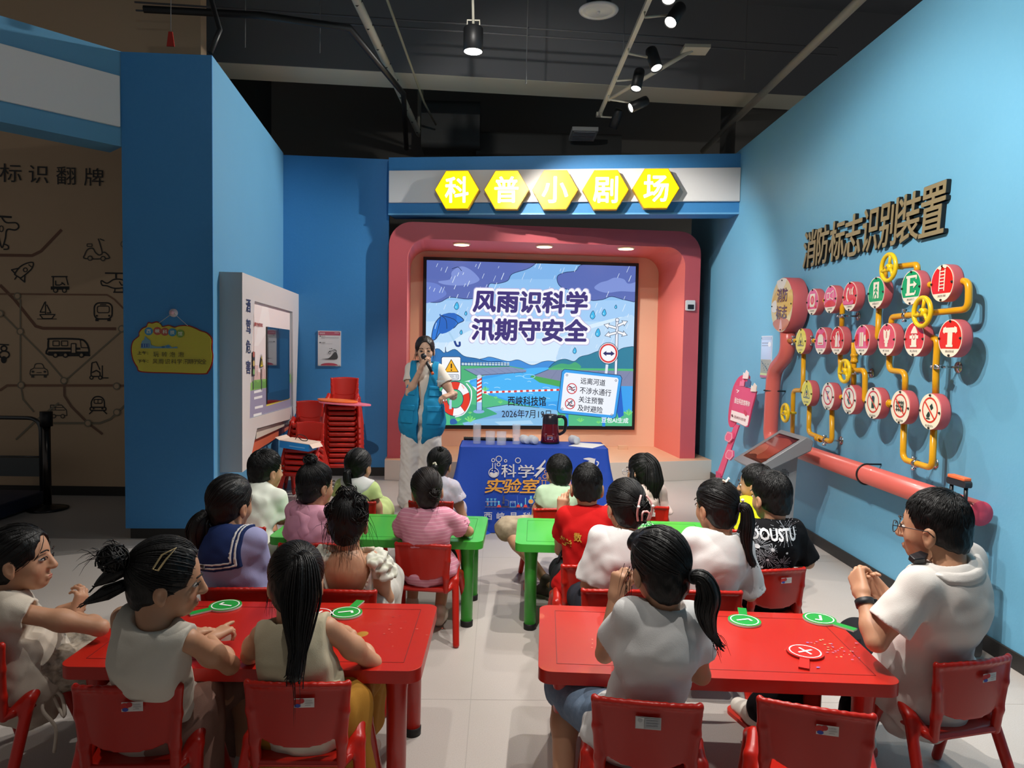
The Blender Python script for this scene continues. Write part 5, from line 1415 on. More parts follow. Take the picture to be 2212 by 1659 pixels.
# barrier pole and tape
a.rect(645, 1085, 677, 1255, 'f4f4f8')
for k in range(6): a.poly([(645, 1110 + k * 26), (677, 1092 + k * 26), (677, 1106 + k * 26), (645, 1124 + k * 26)], 'dc3a30')
a.ell(661, 1086, 17, 12, 'c8d8ee').rect(642, 1255, 678, 1310, '9cc2ee').ell(657, 1316, 37, 13, '86aede'); a.line([(645, 1085), (642, 1310)], 3, OUT); a.line([(677, 1085), (678, 1310)], 3, OUT)
a.line([(680, 1190), (1200, 1172)], 13, 'f4f4f8')
for k in range(13): a.line([(690 + k * 40, 1189.6 - k * 1.38), (708 + k * 40, 1189 - k * 1.38)], 13, 'dc3a30', lift=False)
a.up()
# umbrella
a.line([(447, 768), (505, 868)], 12, 'a9d0ee').line(cmr([(497, 850), (510, 880), (530, 880), (530, 855)], 4), 14, '1d3f8c')
um = [(346, 840), (352, 780), (370, 730), (405, 690), (455, 668), (510, 675), (558, 712), (520, 735), (490, 765), (445, 770), (400, 800), (372, 838)]
a.curve(um, '2f7ad8', 4, OUT, 5); a.curve([(405, 690), (455, 668), (510, 675), (490, 765), (400, 800)], '2566c2', 4); a.line(cmr([(405, 680), (395, 740), (372, 835)], 4), 4, OUT); a.line(cmr([(405, 680), (440, 710), (446, 770)], 4), 4, OUT); a.line(cmr([(405, 680), (490, 705), (520, 735)], 4), 4, OUT); a.line([(400, 672), (405, 690)], 8, '2a62b4'); a.line([(378, 730), (368, 770)], 5, 'a8cdf4')
# drops
for x, y, s_ in ((510, 620, 1), (571, 668, .55), (540, 793, .6), (1408, 680, 1.1), (1484, 664, .9), (1561, 625, .5), (1442, 797, 1.1), (1289, 915, .8)): a.curve([(x + 3 * s_, y - 27 * s_), (x + 15 * s_, y + 6 * s_), (x, y + 24 * s_), (x - 15 * s_, y + 6 * s_)], '3fb8ec', 5, OUT, 3); a.ell(x - 4 * s_, y + 6 * s_, 3 * s_, 6 * s_, 'b6e8fb')
# arrow post, round sign
a.line([(1503, 1005), (1497, 1065)], 17, 'dfe6f2'); a.line([(1570, 715), (1560, 1070)], 17, 'e8ecf6'); a.line([(1579, 715), (1569, 1070)], 3, OUT); a.line([(1561, 720), (1551, 1070)], 3, OUT); a.ell(1570, 711, 12, 12, 'e8ecf6').ring(1570, 711, 12, 12, 3, OUT)
for p0, p1 in (((1565, 765), (1482, 742)), ((1572, 750), (1638, 720)), ((1565, 795), (1488, 815)), ((1572, 790), (1636, 812))):
    d = np.array(p1, float) - p0; d /= np.hypot(*d); n = np.array((-d[1], d[0])); e = np.array(p1)
    ar = [p0 + n * 8, e - d * 30 + n * 8, e - d * 34 + n * 20, e, e - d * 34 - n * 20, e - d * 30 - n * 8, p0 - n * 8]; a.poly(ar, 'f4f6fa').line(ar, 3, OUT, closed=True)
a.ell(1511, 931, 65, 70, 'f4f6fa', n=40).ring(1511, 931, 65, 70, 4, OUT, 40).ring(1511, 931, 54, 58, 11, 'd83a3a', 40)
a.poly([(1475, 932), (1498, 915), (1498, 926), (1528, 926), (1528, 915), (1553, 934), (1528, 950), (1528, 941), (1498, 940), (1498, 950)], '2a2c66')
# notice board on the bank
a.poly([(1590, 1100), (1612, 1340), (1580, 1360), (1560, 1300)], '1c64c8'); a.rect(1228, 1330, 1248, 1420, '2a8ae6'); a.rect(1470, 1350, 1490, 1420, '2a8ae6')
a.poly([(1222, 1036), (1590, 1077), (1600, 1095), (1562, 1350), (1545, 1362), (1188, 1326), (1174, 1308), (1204, 1052)], '38a0ee').line([(1222, 1036), (1590, 1077), (1600, 1095), (1562, 1350), (1545, 1362), (1188, 1326), (1174, 1308), (1204, 1052)], 4, OUT, closed=True)
a.poly([(1232, 1058), (1570, 1093), (1578, 1106), (1547, 1330), (1536, 1340), (1205, 1308), (1196, 1296), (1220, 1068)], 'eef3fb')
for x, y in ((1238, 1075), (1561, 1111), (1207, 1298), (1533, 1338)): a.ring(x, y, 6, 6, 3, '4a5a7a', 12)
tx_ = [('远离河道', (1330, 1090), (1492, 1106), 42), ('不涉水通行', (1324, 1152), (1530, 1172), 44), ('关注预警', (1317, 1212), (1480, 1228), 42), ('及时避险', (1310, 1268), (1474, 1286), 42)]
for s_, p0, p1, h in tx_: a.text(s_, [p0, p1, (p1[0] - 3, p1[1] + h), (p0[0] - 3, p0[1] + h)], '141c30', .01)
for cx, cy in ((1270, 1164), (1258, 1264)):
    a.ring(cx, cy, 31, 33, 6, 'cf2f3a', 32); a.line([(cx - 22, cy - 22), (cx + 22, cy + 24)], 5, 'cf2f3a')
for dy in (-8, 8): a.line(cmr([(1248, 1164 + dy), (1260, 1158 + dy), (1272, 1168 + dy), (1292, 1160 + dy)], 4), 5, '1c2440')
a.line(cmr([(1236, 1278), (1250, 1270), (1264, 1280), (1282, 1272)], 4), 6, '1c2440'); a.line([(1244, 1266), (1262, 1250), (1270, 1264)], 6, '1c2440'); a.ell(1270, 1246, 5, 5, '1c2440')
# titles
for s_, q in (('风雨识科学', [(632, 515), (1372, 528), (1366, 668), (620, 656)]), ('汛期守安全', [(618, 700), (1372, 712), (1366, 855), (610, 842)])):
    a.text(s_, [(q[0][0] - 12, q[0][1] - 12), (q[1][0] + 12, q[1][1] - 12), (q[2][0] + 12, q[2][1] + 12), (q[3][0] - 12, q[3][1] + 12)], 'b9b4dc', .11)
    a.text(s_, [(q[0][0] - 9, q[0][1] - 9), (q[1][0] + 9, q[1][1] - 9), (q[2][0] + 9, q[2][1] + 9), (q[3][0] - 9, q[3][1] + 9)], 'f6f6fe', .1)
    a.text(s_, q, '3d2f78', .045)
a.text('西峡科技馆', [(848, 1214), (1098, 1216), (1098, 1278), (848, 1276)], '0c1220', .02); a.text('2026年7月19日', [(808, 1300), (1132, 1304), (1130, 1360), (808, 1356)], '0c1220', .008)
a.text('豆包AI生成', [(1465, 1352), (1642, 1358), (1640, 1392), (1463, 1388)], 'e6f2f4', .03)
a.build('picture', mat('screen_glow', 'ffffff', .3, attr='tint', emit=1.02), t)
b = MB(); q = NO + NV * .96
b.prism([(2.86, .0), (2.98, .0), (2.98, .05), (2.86, .05)], NO + NV * .72, NU, UP, NV, .05); tag(b.build('small_speaker_box', M('d8b090', .5), bevel=.004), 'small beige box at the right foot of the niche back wall', 'box')

# ------------------------------------------------------------------ demonstration table with printed blue cloth
TH = .69
fl, fr_ = atz(997, 966, TH), atz(1318, 977, TH); bl_, br_ = atz(1012, 952, TH), atz(1308, 958, TH)
CBU = M('1c48b4', .6, bump=(300, .08)); CB2 = mat('blue_cloth', '1a46ae', .65, bump=(9, .35, 3))
cx0, cx1, cy0, cy1 = -.305, .885, 5.68, 6.1
t = thing('demo_table', ((cx0 + cx1) / 2, (cy0 + cy1) / 2, 0), 'folding table hidden under the blue cloth in front of the stage', 'table')
b = MB(); b.box((cx0 + .01, cy0 + .01, TH - .035), (cx1 - .01, cy1 - .01, TH - .006)); b.build('tabletop', M('d8d4cc', .5), t)
for x in (cx0 + .05, cx1 - .05):
    for y in (cy0 + .05, cy1 - .05): b = MB(); b.cyl((x, y, 0), (x, y, TH - .035), .014, 12); b.build('leg', M('8a8a8c', .4, metal=.7), t)
V, Fq = [], []; NP = 160; lev = [0, .012, .03, .08, .16, .26, .36, .46, .56, .66, .685]
per = []
cw, chh = cx1 - cx0, cy1 - cy0; PT = 2 * (cw + chh)
for i in range(NP):
    s_ = PT * i / NP
    if s_ < cw: per.append((cx0 + s_, cy0, 0, -1))
    elif s_ < cw + chh: per.append((cx1, cy0 + s_ - cw, 1, 0))
    elif s_ < 2 * cw + chh: per.append((cx1 - (s_ - cw - chh), cy1, 0, 1))
    else: per.append((cx0, cy1 - (s_ - 2 * cw - chh), -1, 0))
for L_ in lev:
    for i, (x, y, nx, ny) in enumerate(per):
        cd = min(math.hypot(x - a_, y - c_) for a_ in (cx0, cx1) for c_ in (cy0, cy1))
        crn = max(0, 1 - cd / .16); off = L_ * (.02 + .22 * crn * (L_ / .69) + (.10 if ny == 0 else 0)) + .006 + .014 * math.sin(i * .9) * L_ * (1.0 if ny == 0 else 0)
        gx = x + nx * off; gy = y + ny * off
        if crn > 0: gx += (.5 if abs(x - cx1) < abs(x - cx0) else -.5) * crn * L_ * .18 * (0 if nx else 1); gy += (.5 if abs(y - cy1) < abs(y - cy0) else -.5) * crn * L_ * .12 * (0 if ny else 1)
        V.append((gx, gy, TH - L_ + (.004 if L_ == 0 else 0)))
for l in range(len(lev) - 1):
    for i in range(NP): j = (i + 1) % NP; Fq.append((l * NP + i, l * NP + j, (l + 1) * NP + j, (l + 1) * NP + i))
b = MB(); b.raw(V, Fq, 0, True); b.raw([(x, y, TH + .004) for x, y, _, _ in per], [tuple(range(NP))])
TC = tag(b.build('tablecloth', CB2, off=((cx0 + cx1) / 2, (cy0 + cy1) / 2, 0)), 'royal blue printed cloth draped over the table in front of the stage', 'tablecloth')
for p_ in TC.data.polygons: p_.use_smooth = len(p_.vertices) == 4


def k8(x, y): return (980 + x / 5.821, 870 + y / 5.821)


FN = np.array((0, -1, .022)); FN /= np.linalg.norm(FN); FO = np.array((0, cy0 - .008, TH))
a = Art(lambda x, y: atpl(*k8(x, y), FO + FN * .004, FN), FN, .0003)
WP, OP = 'd6d2d4', 'e6a23c'
for x, y, r in ((497, 722, 20), (568, 706, 36), (653, 730, 16), (565, 775, 20), (808, 724, 32)): a.ring(x, y, r, r, 9, WP, 24)
a.line([(490, 757), (490, 830)], 9, WP); a.line([(522, 757), (522, 830)], 9, WP); a.ring(504, 878, 62, 58, 9, WP, 32); a.curve([(455, 880), (480, 872), (505, 885), (530, 870), (556, 880), (540, 918), (504, 930), (466, 915)], WP); a.ell(485, 850, 9, 9, WP); a.ell(518, 858, 8, 8, WP); a.rect(493, 815, 519, 830, '1a46ae')
a.text('科', (600, 772, 785, 935), WP, .01); a.text('学', (812, 780, 1010, 938), WP, .01)
a.poly([(1150, 712), (1075, 800), (1028, 832), (1085, 838), (1020, 905), (1000, 918), (1032, 922), (1028, 945), (1150, 820), (1100, 812), (1155, 740)], WP)
for ch, x0, x1 in (('实', 395, 640), ('验', 615, 850), ('室', 840, 1065)): a.text(ch, [(x0 + 42, 955), (x1 + 20, 955), (x1 - 30, 1130), (x0 - 8, 1130)], OP, .02)
for x, y, r in ((1082, 948, 13), (1145, 925, 25), (1160, 865, 20)): a.ring(x, y, r, r, 7, OP, 20)
a.line([(1112, 972), (1112, 1050), (1068, 1128), (1196, 1128), (1155, 1050), (1155, 972)], 7, OP); a.line([(1098, 972), (1170, 972)], 7, OP); a.curve([(1095, 1065), (1130, 1055), (1165, 1065), (1192, 1122), (1070, 1122)], OP)
a.line([(395, 1305), (1300, 1322)], 12, '6a5a78'); BL = '6ec4e6'
for x in (428, 475, 520): a.line([(x, 1205), (x, 1290)], 20, BL); a.line([(x, 1215), (x, 1282)], 11, '2a62c4'); a.line([(x - 16, 1203), (x + 16, 1203)], 6, BL)
a.line([(428, 1250), (428, 1280)], 11, 'd84a4a'); a.line([(400, 1240), (545, 1240)], 5, WP)
a.poly([(552, 1230), (580, 1230), (576, 1265), (600, 1310), (540, 1310), (560, 1265)], BL); a.poly([(556, 1280), (588, 1280), (600, 1310), (540, 1310)], 'dc4a4a')
a.line([(628, 1165), (628, 1230)], 22, '4a4a64'); a.line([(610, 1250), (640, 1250)], 30, '4a4a64'); a.line(cmr([(645, 1215), (690, 1230), (685, 1290)], 4), 9, '6a6a84'); a.rect(600, 1292, 690, 1308, '3a3a54')
a.line([(712, 1235), (712, 1305), (775, 1305), (775, 1235)], 6, BL); a.text('VOYE', (708, 1230, 778, 1258), 'c8e0ee')
a.line([(800, 1160), (803, 1260)], 5, '5a7ad0')
for x, c in ((812, 'e05050'), (902, 'dc4a4a')): a.line([(x, 1190 if x > 850 else 1255), (x, 1280)], 12, BL); a.poly([(x - 14, 1275), (x + 14, 1275), (x + 26, 1308), (x - 26, 1308)], c)
a.ell(850, 1280, 12, 24, BL); a.ell(970, 1235, 32, 28, 'f0a050'); a.line([(970, 1165), (970, 1210)], 22, BL); a.ring(970, 1235, 33, 29, 5, BL, 20); a.rect(955, 1265, 985, 1300, '3a3a54')
a.line([(1045, 1155), (1045, 1300)], 7, 'c8a0a0'); a.ring(1090, 1250, 45, 40, 6, '4a4a64', 20)
for ch, x in zip('西峡县科技馆', (383, 540, 702, 868, 1030, 1190)): a.text(ch, (x, 1372, x + 100, 1465), WP, .01)
a.curve([(1625, 700), (1700, 685), (1770, 700), (1780, 690), (1770, 740), (1760, 780), (1730, 800), (1720, 750), (1690, 720)], WP); a.ell(1700, 755, 24, 24, WP); a.line(cmr([(1595, 800), (1660, 760), (1720, 790), (1790, 790), (1815, 750), (1790, 730)], 5), 14, WP); a.line(cmr([(1620, 830), (1700, 790), (1760, 800)], 4), 10, WP)
a.curve([(1440, 1060), (1420, 1000), (1440, 960), (1470, 980), (1465, 1060)], 'e2a0a0'); a.ell(1440, 990, 14, 18, 'f0d050')
a.build('cloth_print', PRINT, TC)
# folded cloth corner on the floor
b = MB(); b.raw([tuple(p) for p in (atz(1042, 1158), atz(1060, 1118), atz(1066, 1150), atz(1052, 1135, .05))], [(0, 3, 1), (0, 2, 3), (3, 2, 1), (0, 1, 2)]); tag(b.build('cloth_scrap', CBU), 'loose corner of blue cloth lying on the floor at the table foot', 'cloth')

# things on the table
GLASS = mat('clear_glass', 'f2f4f8', .03, alpha=.2, spec=.9, coat=.5); TT = TH + .0045


def glassware(px, py, r, h, base, label, wall=.0028):
    p = atz(px, py, TT); t = thing('drinking_glass', (p[0], p[1], TT), label, 'glass', 'glasses on the blue table')
    b = MB(); b.lathe([(0, 0), (r * .92, 0), (r * .95, .004), (r, h), (r - wall, h), (r * .9 - wall, base), (0, base)], (p[0], p[1], TT), n=32); b.build('glass_body', GLASS, t)


glassware(1030, 958, .034, .165, .02, 'tall clear glass at the left end of the blue table')
glassware(1115, 959, .034, .165, .02, 'tall clear glass between the short glasses and the lying cups')
glassware(1059, 960, .041, .11, .016, 'short clear glass, left of two, on the blue table')
glassware(1083, 961, .041, .11, .016, 'short clear glass, right of two, on the blue table')
PLC = mat('milky_plastic', 'e4e8ee', .25, trans=.35, ior=1.3)


def cup(px, py, ang, label):
    p = atz(px, py, TT + .035); d = Vector((math.sin(RAD(ang)), math.cos(RAD(ang)), 0)); O = Vector((p[0], p[1], TT + .0365))
    t = thing('plastic_cup', O, label, 'cup', 'lying plastic cups')
    b = MB()
    b.lathe([(0, 0), (.029, 0), (.031, .004), (.032, .03), (.034, .05), (.034, .085), (.036, .09), (.034, .092), (.032, .086), (.029, .006), (0, .004)], O, d, 24); b.build('cup_body', PLC, t)
    for k in (.045, .065): b = MB(); b.lathe([(.0335, k), (.0365, k + .003), (.0335, k + .006)], O, d, 24); b.build('ring', PLC, t)


cup(1139, 951, -22, 'milky plastic cup lying on its side, left of a pair'); cup(1157, 952, -22, 'milky plastic cup lying on its side, right of a pair beside the kettle'); cup(1247, 952, -25, 'milky plastic cup lying alone right of the kettle')
p = atz(1188, 957, TT); ke = np.array((p[0], p[1], TT))
t = thing('electric_kettle', ke, 'maroon electric kettle with black lid and handle on the blue table', 'kettle')
b = MB(); b.lathe([(0, 0), (.078, 0), (.08, .006), (.08, .014)], ke); b.build('base', M('1c1a1c', .4), t)
b = MB(); b.lathe([(.076, .012), (.079, .02), (.074, .1), (.066, .165), (.064, .18)], ke, n=40); b.build('body', M('7a1526', .22, metal=.55, coat=.5), t)
b = MB(); b.lathe([(.0665, .166), (.066, .2), (.062, .236), (.05, .246), (0, .25)], ke, n=40); b.prism([(-.03, .0), (.03, .0), (.02, .03), (-.02, .03)], ke + (-.058, 0, .22), (0, 1, 0), (-.7, 0, .7), (.7, 0, .7), .02); b.build('lid', M('20202a', .3), t)
b = MB(); b.tube(cmr([ke + np.array(q) for q in ((.055, -.0, .225), (.1, -.01, .228), (.128, -.01, .2), (.128, -.01, .14), (.115, -.01, .1), (.075, 0, .075))], 5), [.014] * 16 + [.013] * 10, 12); b.build('handle', M('1a1a1e', .3), t)
a = Art(lambda x, y: ke + np.array((.0785 * math.sin((x) * 1.0), -.0785 * math.cos(x), y)), (0, -1, 0), .0002, .0012)
a.line(rrect(-.62, .03, .35, .085, .008, 3), .0025, 'c8b0b8', closed=True); a.line([(-.62, .09), (-.62, .03)], .02, 'a8889a')
for y, x1, c in ((.072, .2, 'd87a6a'), (.06, .25, 'a8b8d0'), (.048, .25, '8aa8d8'), (.04, .2, 'd8a0a8')): a.line([(-.4, y), (x1, y)], .004, c)
a.build('printed_panel', PRINT, t)
p = atz(1265, 963, TT); t = thing('paper_sheet', (p[0], p[1], TT + .001), 'white sheet of paper lying at the right of the kettle', 'paper')
b = MB(); q = [atz(x, y, TT + .002) for x, y in ((1228, 963), (1254, 956), (1308, 960), (1280, 968))]; b.raw(q + [np.array(x) - UP * .0015 for x in q], [(0, 1, 2, 3), (7, 6, 5, 4), (0, 4, 5, 1), (1, 5, 6, 2), (2, 6, 7, 3), (3, 7, 4, 0)]); b.build('sheet', M('ece8e4', .6), t)
p0, p1 = atz(1002, 947, TT + .014), atz(1110, 949, TT + .014); d = Vector(p1 - p0)
t = thing('cable_chain', p0, 'black ribbed cable strip lying along the back of the blue table', 'cable')
b = MB(); b.tube([Vector(p0) + d * i / 56 for i in range(57)], [.012 if i % 2 else .016 for i in range(57)], 10); b.build('ribbed_cable', M('101013', .5), t)
# ------------------------------------------------------------------ people
SKIN = mat('skin', 'c08f70', .5, sss=.12, noise=(30., .25, 'b58263')); SKINP = mat('skin_pale', 'd2a88e', .5, sss=.12, noise=(30., .2, 'c99c80'))
HAIRM = mat('black_hair', '0b0909', .46, spec=.4, bump=(220., .25, 2, (1, 1, .2))); HAIRB = mat('brown_black_hair', '1c1412', .46, spec=.4)
LIPM = M('a65a50', .65); EYEW = M('b8b2ae', .3); EYED = M('120c0a', .15); BROW = M('241a16', .7)


def fabric(c, **k): return mat('cloth_' + c, c, .85, spec=.2, bump=(420., .12), **k)


def fr(deg, pitch=0., roll=0.):
    """axes (right, forward, up) of something facing deg, nodding down by pitch, leaning right by roll"""
    A = _rz(RAD(deg)) @ _rx(RAD(-pitch)); B = np.array([[math.cos(RAD(roll)), 0, math.sin(RAD(roll))], [0, 1, 0], [-math.sin(RAD(roll)), 0, math.cos(RAD(roll))]])
    return (A @ B).T


def unit(v): v = npv(v); return v / np.linalg.norm(v)


def hand(w, d, n, s=1., curl=(25, 30, 35, 40), side=1, thumb=35, spread=6., h=.0035, first=(0, 0, 0, 0)):
    """palm, five jointed fingers: w wrist, d direction, n normal out of the palm, side = +1 when the thumb is on d x n"""
    d = unit(d); n = npv(n); n = unit(n - d * (n @ d)); t = np.cross(d, n) * side
    S = Sdf(h); L = .070 * s; w = npv(w)
    S.cone(w - d * .03, w + d * .012, .0195 * s, .021 * s, .01)
    for k in (-1.4, -.5, .4, 1.3): S.cone(w + t * k * .010 * s + d * .008, w + d * L + t * k * .0155 * s, .0135 * s, .0115 * s, .012)
    for i, (ln_, r) in enumerate(((.058, .0078), .0 or (.066, .0082), (.061, .0079), (.047, .0068))):
        k = 1.45 - i * .97; p = w + d * (L + (.002, .006, .003, -.006)[i] * s) + t * k * .0152 * s
        dd = unit(d + t * math.tan(RAD(spread)) * (k / 1.45)); a = -RAD(first[i]); c = RAD(curl[i])
        for j, q in enumerate((.45, .31, .24)):
            a += c * (.75, 1.05, .8)[j]
            e = p + (dd * math.cos(a) + n * math.sin(a)) * ln_ * q * s
            S.cone(p, e, r * s * (1 - .1 * j), r * s * (.93 - .1 * j), .004); p = e
    p = w + t * .02 * s + d * .018 * s; a = RAD(thumb)
    for j, q in enumerate((.034, .026, .022)):
        e = p + (unit(d * math.cos(a) + t * math.sin(a) + n * .35)) * q * s; S.cone(p, e, (.0125, .0098, .0085)[j] * s, (.0105, .009, .007)[j] * s, .008); p = e; a -= RAD(16)
    return S.mesh()


class Person:
    def __init__(p, head, hips, face, label, s=1., hs=1., yaw=None, pitch=0., roll=0., seat=.277, skin=None, slouch=.02, group=None, base=None, neck=(0, -.03, -.122), stand=False, girl=True, dh=None, shw=1.):
        p.s, p.hs, p.skin, p.stand = s, hs, skin or SKIN, stand
        p.hc = npv(aty(*head)); p.R = fr(face); p.HR = fr(face if yaw is None else yaw, pitch, roll)
        p.H = npv((hips[0], hips[1], (seat + .088 * s) if dh is None else dh)); p.t = thing('person', (hips[0], hips[1], 0), label, 'person', group)
        r, f, u = p.R; p.N = p.hc + r * neck[0] * s + f * neck[1] * s + np.array((0, 0, neck[2] * s))
        p.up = unit(p.N - p.H); p.f = unit(f - p.up * (f @ p.up)); p.r = np.cross(p.f, p.up); p.sl = slouch
        p.shl = [p.N - p.up * .034 * s + p.r * sx * .097 * s * shw for sx in (-1, 1)]
        p.A = [None, None]; p.hands = []; p.legs = []; p.girl = girl

    def at(p, r, f, u): return p.N + p.r * r + p.f * f + p.up * u          # torso frame
    def hp(p, r, f, u): return p.hc + (p.HR[0] * r + p.HR[1] * f + p.HR[2] * u) * p.hs   # head frame

    def arm(p, side, elbow, wrist, hand_=None):
        """side 0 left, 1 right; elbow and wrist in world space, or None for the default on the table"""
        S = p.shl[side]; sx = (-1, 1)[side]
        e = S + (p.r * sx * .05 + p.R[1] * .07 + np.array((0, 0, -.19))) * p.s if elbow is None else npv(elbow)
        w = e + (p.R[0] * -sx * .07 + p.R[1] * .16 + np.array((0, 0, .0))) * p.s if wrist is None else npv(wrist)
        e = S + unit(e - S) * min(np.linalg.norm(e - S), .245 * p.s) if elbow is None else e
        p.A[side] = (S, e, w)
        d = unit(w - e)
        if hand_ is None: hand_ = dict(d=d, n=(0, 0, -1), curl=(18, 20, 22, 25))
        hk = dict(hand_); d = hk.pop('d', d); n = hk.pop('n', (0, 0, -1))
        n_ = npv(n); sd = 1 if np.cross(unit(d), n_) @ (p.R[0] * -sx) > 0 else -1
        p.hands.append(hand(w, d, n, p.s * .92, side=hk.pop('side', sd), **hk)); return p

    def leg(p, side, knee=None, ankle=None, toe=None):
        sx = (-1, 1)[side]; s = p.s; r, f, _ = p.R
        hj = p.H + r * sx * .066 * s - np.array((0, 0, .01 * s))
        k = hj + (r * sx * .03 + f * .3) * s if knee is None else npv(knee)
        if knee is None: k[2] = .335 * (s if s > 1 else 1)
        a = np.array((*(k + f * -.03 * s + r * sx * .01)[:2], .07)) if ankle is None else npv(ankle)
        p.legs.append((hj, k, a, unit((f + r * sx * .15) if toe is None else toe))); return p

    def torso(p, S, d=0., hem=1.):
        s, H, N, r, f, up = p.s, p.H, p.N, p.r, p.f, p.up; R = np.array((r, f, up)); ax = N - H
        W_ = H + ax * .34 - f * p.sl * .4 * s; C = H + ax * .66 - f * p.sl * s
        S.ell(H + f * .0, np.array((.118, .080, .085)) * s + d, R, .03); S.ell(W_, np.array((.098, .068, .115)) * s + d, R, .06); S.ell(C, np.array((.108, .074, .13)) * s + d, R, .06)
        for q in p.shl: S.cone(p.at(0, -.01, -.06 * s), q, .044 * s + d, .034 * s + d, .035 * s)
        S.cone(C + up * .02 * s, p.at(0, -.012 * s, -.03 * s), .07 * s + d, .048 * s + d, .04)

    def headfield(p, S, face=True):
        q, h = p.hp, p.hs; R = p.HR
        E = lambda c, rr, k, op='u', RR=None: S.ell(q(*c), np.array(rr) * h, R if RR is None else RR, k, op)
        E((0, -.008, .012), (.073, .089, .083), .0); E((0, .026, -.042), (.058, .058, .076), .03); E((0, .05, -.1), (.026, .026, .02), .03)
        for sx in (-1, 1):
            E((sx * .033, .050, -.050), (.024, .020, .026), .02); E((sx * .031, .095, -.018), (.018, .014, .009), .012, 's')
            E((sx * .075, -.006, -.034), (.010, .019, .029), .006); E((sx * .083, .0, -.034), (.005, .009, .016), .005, 's'); E((sx * .072, -.002, -.058), (.008, .010, .012), .006)
        S.cone(q(0, .086, -.016), q(0, .1, -.047), .0075 * h, .0115 * h, .012); E((0, .092, -.052), (.017, .01, .007), .008)
        E((0, .0815, -.0805), (.019, .008, .005), .008); E((0, .080, -.089), (.016, .008, .005), .008)

    def finish(p, face=True):
        s = p.s; S = Sdf(.0065 if s < 1.15 else .007); p.torso(S, -.014)
        for S_, e, w in [a for a in p.A if a]: S.chain([S_, e, w], [.0315 * s, .0265 * s, .0185 * s], .012); S.ell(e + (S_ - e) * .45, (.033 * s,) * 3, None, .03); S.ell(e + (w - e) * .3, (.0285 * s,) * 3, None, .025)
        for hj, k, a, toe in p.legs:
            S.chain([hj, k, a], [.062 * s, .046 * s, .029 * s], .02); S.ell(k + (a - k) * .3 - p.R[1] * .01 * s, (.042 * s,) * 3, None, .03)
            S.chain([a + (0, 0, -.02 * s), np.array((*(a[:2]), .03)) + toe * .1 * s], [.03 * s, .022 * s], .02)
        S.cone(p.N - p.up * .02 * s, p.hp(0, -.014, -.055), .043 * s, .040 * p.hs, .02)
        L = [S.mesh()]
        S = Sdf(.0045); p.headfield(S, face); S.cone(p.N - p.f * .01 * s, p.hp(0, -.034, -.05), .036 * s, .052 * p.hs, .02); S.cone(p.N - p.up * .01 * s, p.hp(0, -.014, -.055), .042 * s, .0405 * p.hs, .02); L.append(S.mesh())
        p.body = solid('body', L + p.hands, p.skin, p.t)
        if face:
            b = MB(); bb = MB(); q = p.hp
            for sx in (-1, 1):
                e = solid('eye', _eye(p, sx), [EYEW, EYED], p.t, mi=True)
                b = MB(); b.tube(cmr([q(sx * .014, .0865, -.02), q(sx * .03, .0885, -.0115), q(sx * .047, .078, -.017)], 4), [.0012] + [.002] * 7 + [.001], 6); b.build('eyelid_line', EYED, p.t)
                b = MB(); b.tube(cmr([q(sx * .014, .0905, .005), q(sx * .03, .091, .0105), q(sx * .05, .079, .005)], 4), [.0022] + [.0028] * 7 + [.001], 6); b.build('eyebrow', BROW, p.t)
            S = Sdf(.003); S.ell(q(0, .0823, -.0803), np.array((.0175, .0085, .0036)) * p.hs, p.HR, .003); S.ell(q(0, .0812, -.0880), np.array((.0145, .0085, .004)) * p.hs, p.HR, .004); solid('lips', S.mesh(), LIPM, p.t)
        return p

    # -------------------------------------------------------------- clothing
    def top(p, m, sleeve=.55, d=.011, fold=.008, neck=.058, name='shirt', wide=.0, hem=0., seed=0., h=.006, cut=None, puff=0., collar=None, low=None, lw=0.):
        s = p.s; S = Sdf(h); p.torso(S, d)
        if hem: S.ell(p.H - p.up * .02, np.array((.135, .108, .06)) * s + d + hem, np.array((p.r, p.f, p.up)), .05)
        if low: S.cone(p.H + p.up * .05, p.H + npv((0, 0, low)), (.115 + lw) * s + d, (.128 + lw) * s + d, .06, flat=(p.f, 1.15))
        if sleeve:
            for i, a in enumerate(p.A):
                if not a: continue
                q, e, w = a; e2 = q + (e - q) * sleeve; r1 = .037 * s + d + wide * .8; S.cone(q, e2, .035 * s + d * .7 + puff, r1, .03)
        for i, a in enumerate(p.A):
            if not a: continue
            q, e, w = a; dd = unit(e - q)
            if sleeve:
                c = q + (e - q) * sleeve
                S._add(lambda P, c=c, dd=dd, q=q, e=e: np.maximum(-((P - c) @ dd), np.sqrt((((P - c) - ((P - c) @ dd)[..., None] * dd) ** 2).sum(-1)) - .085 * s), c - .15 * s, c + .15 * s, .0, 's')
                S.cone(c - dd * .025, c + dd * .05, .033 * s + wide * .8, .037 * s + wide * .8, 0., 's')
            else:
                c = q + p.r * (-1, 1)[i] * .018 * s; S.cone(c + p.up * .05 * s, c - p.up * .06 * s, .034 * s, .046 * s, .012, 's') if False else None
                nn = p.r * (-1, 1)[i]; S._add(lambda P, c=q, nn=nn: np.maximum(-((P - c) @ nn) + .004, np.sqrt((((P - c) * 1.0) ** 2).sum(-1)) - .16 * s), q - .16 * s, q + .16 * s, .006, 's')
        S.ell(p.N + p.up * .028 * s + p.f * .012, (neck * s * 1.0, neck * s * 1.05, neck * s * .75), np.array((p.r, p.f, p.up)), .008, 's')
        if cut: cut(S)
        f0 = fold * s
        A = np.array((p.r, p.f, p.up))

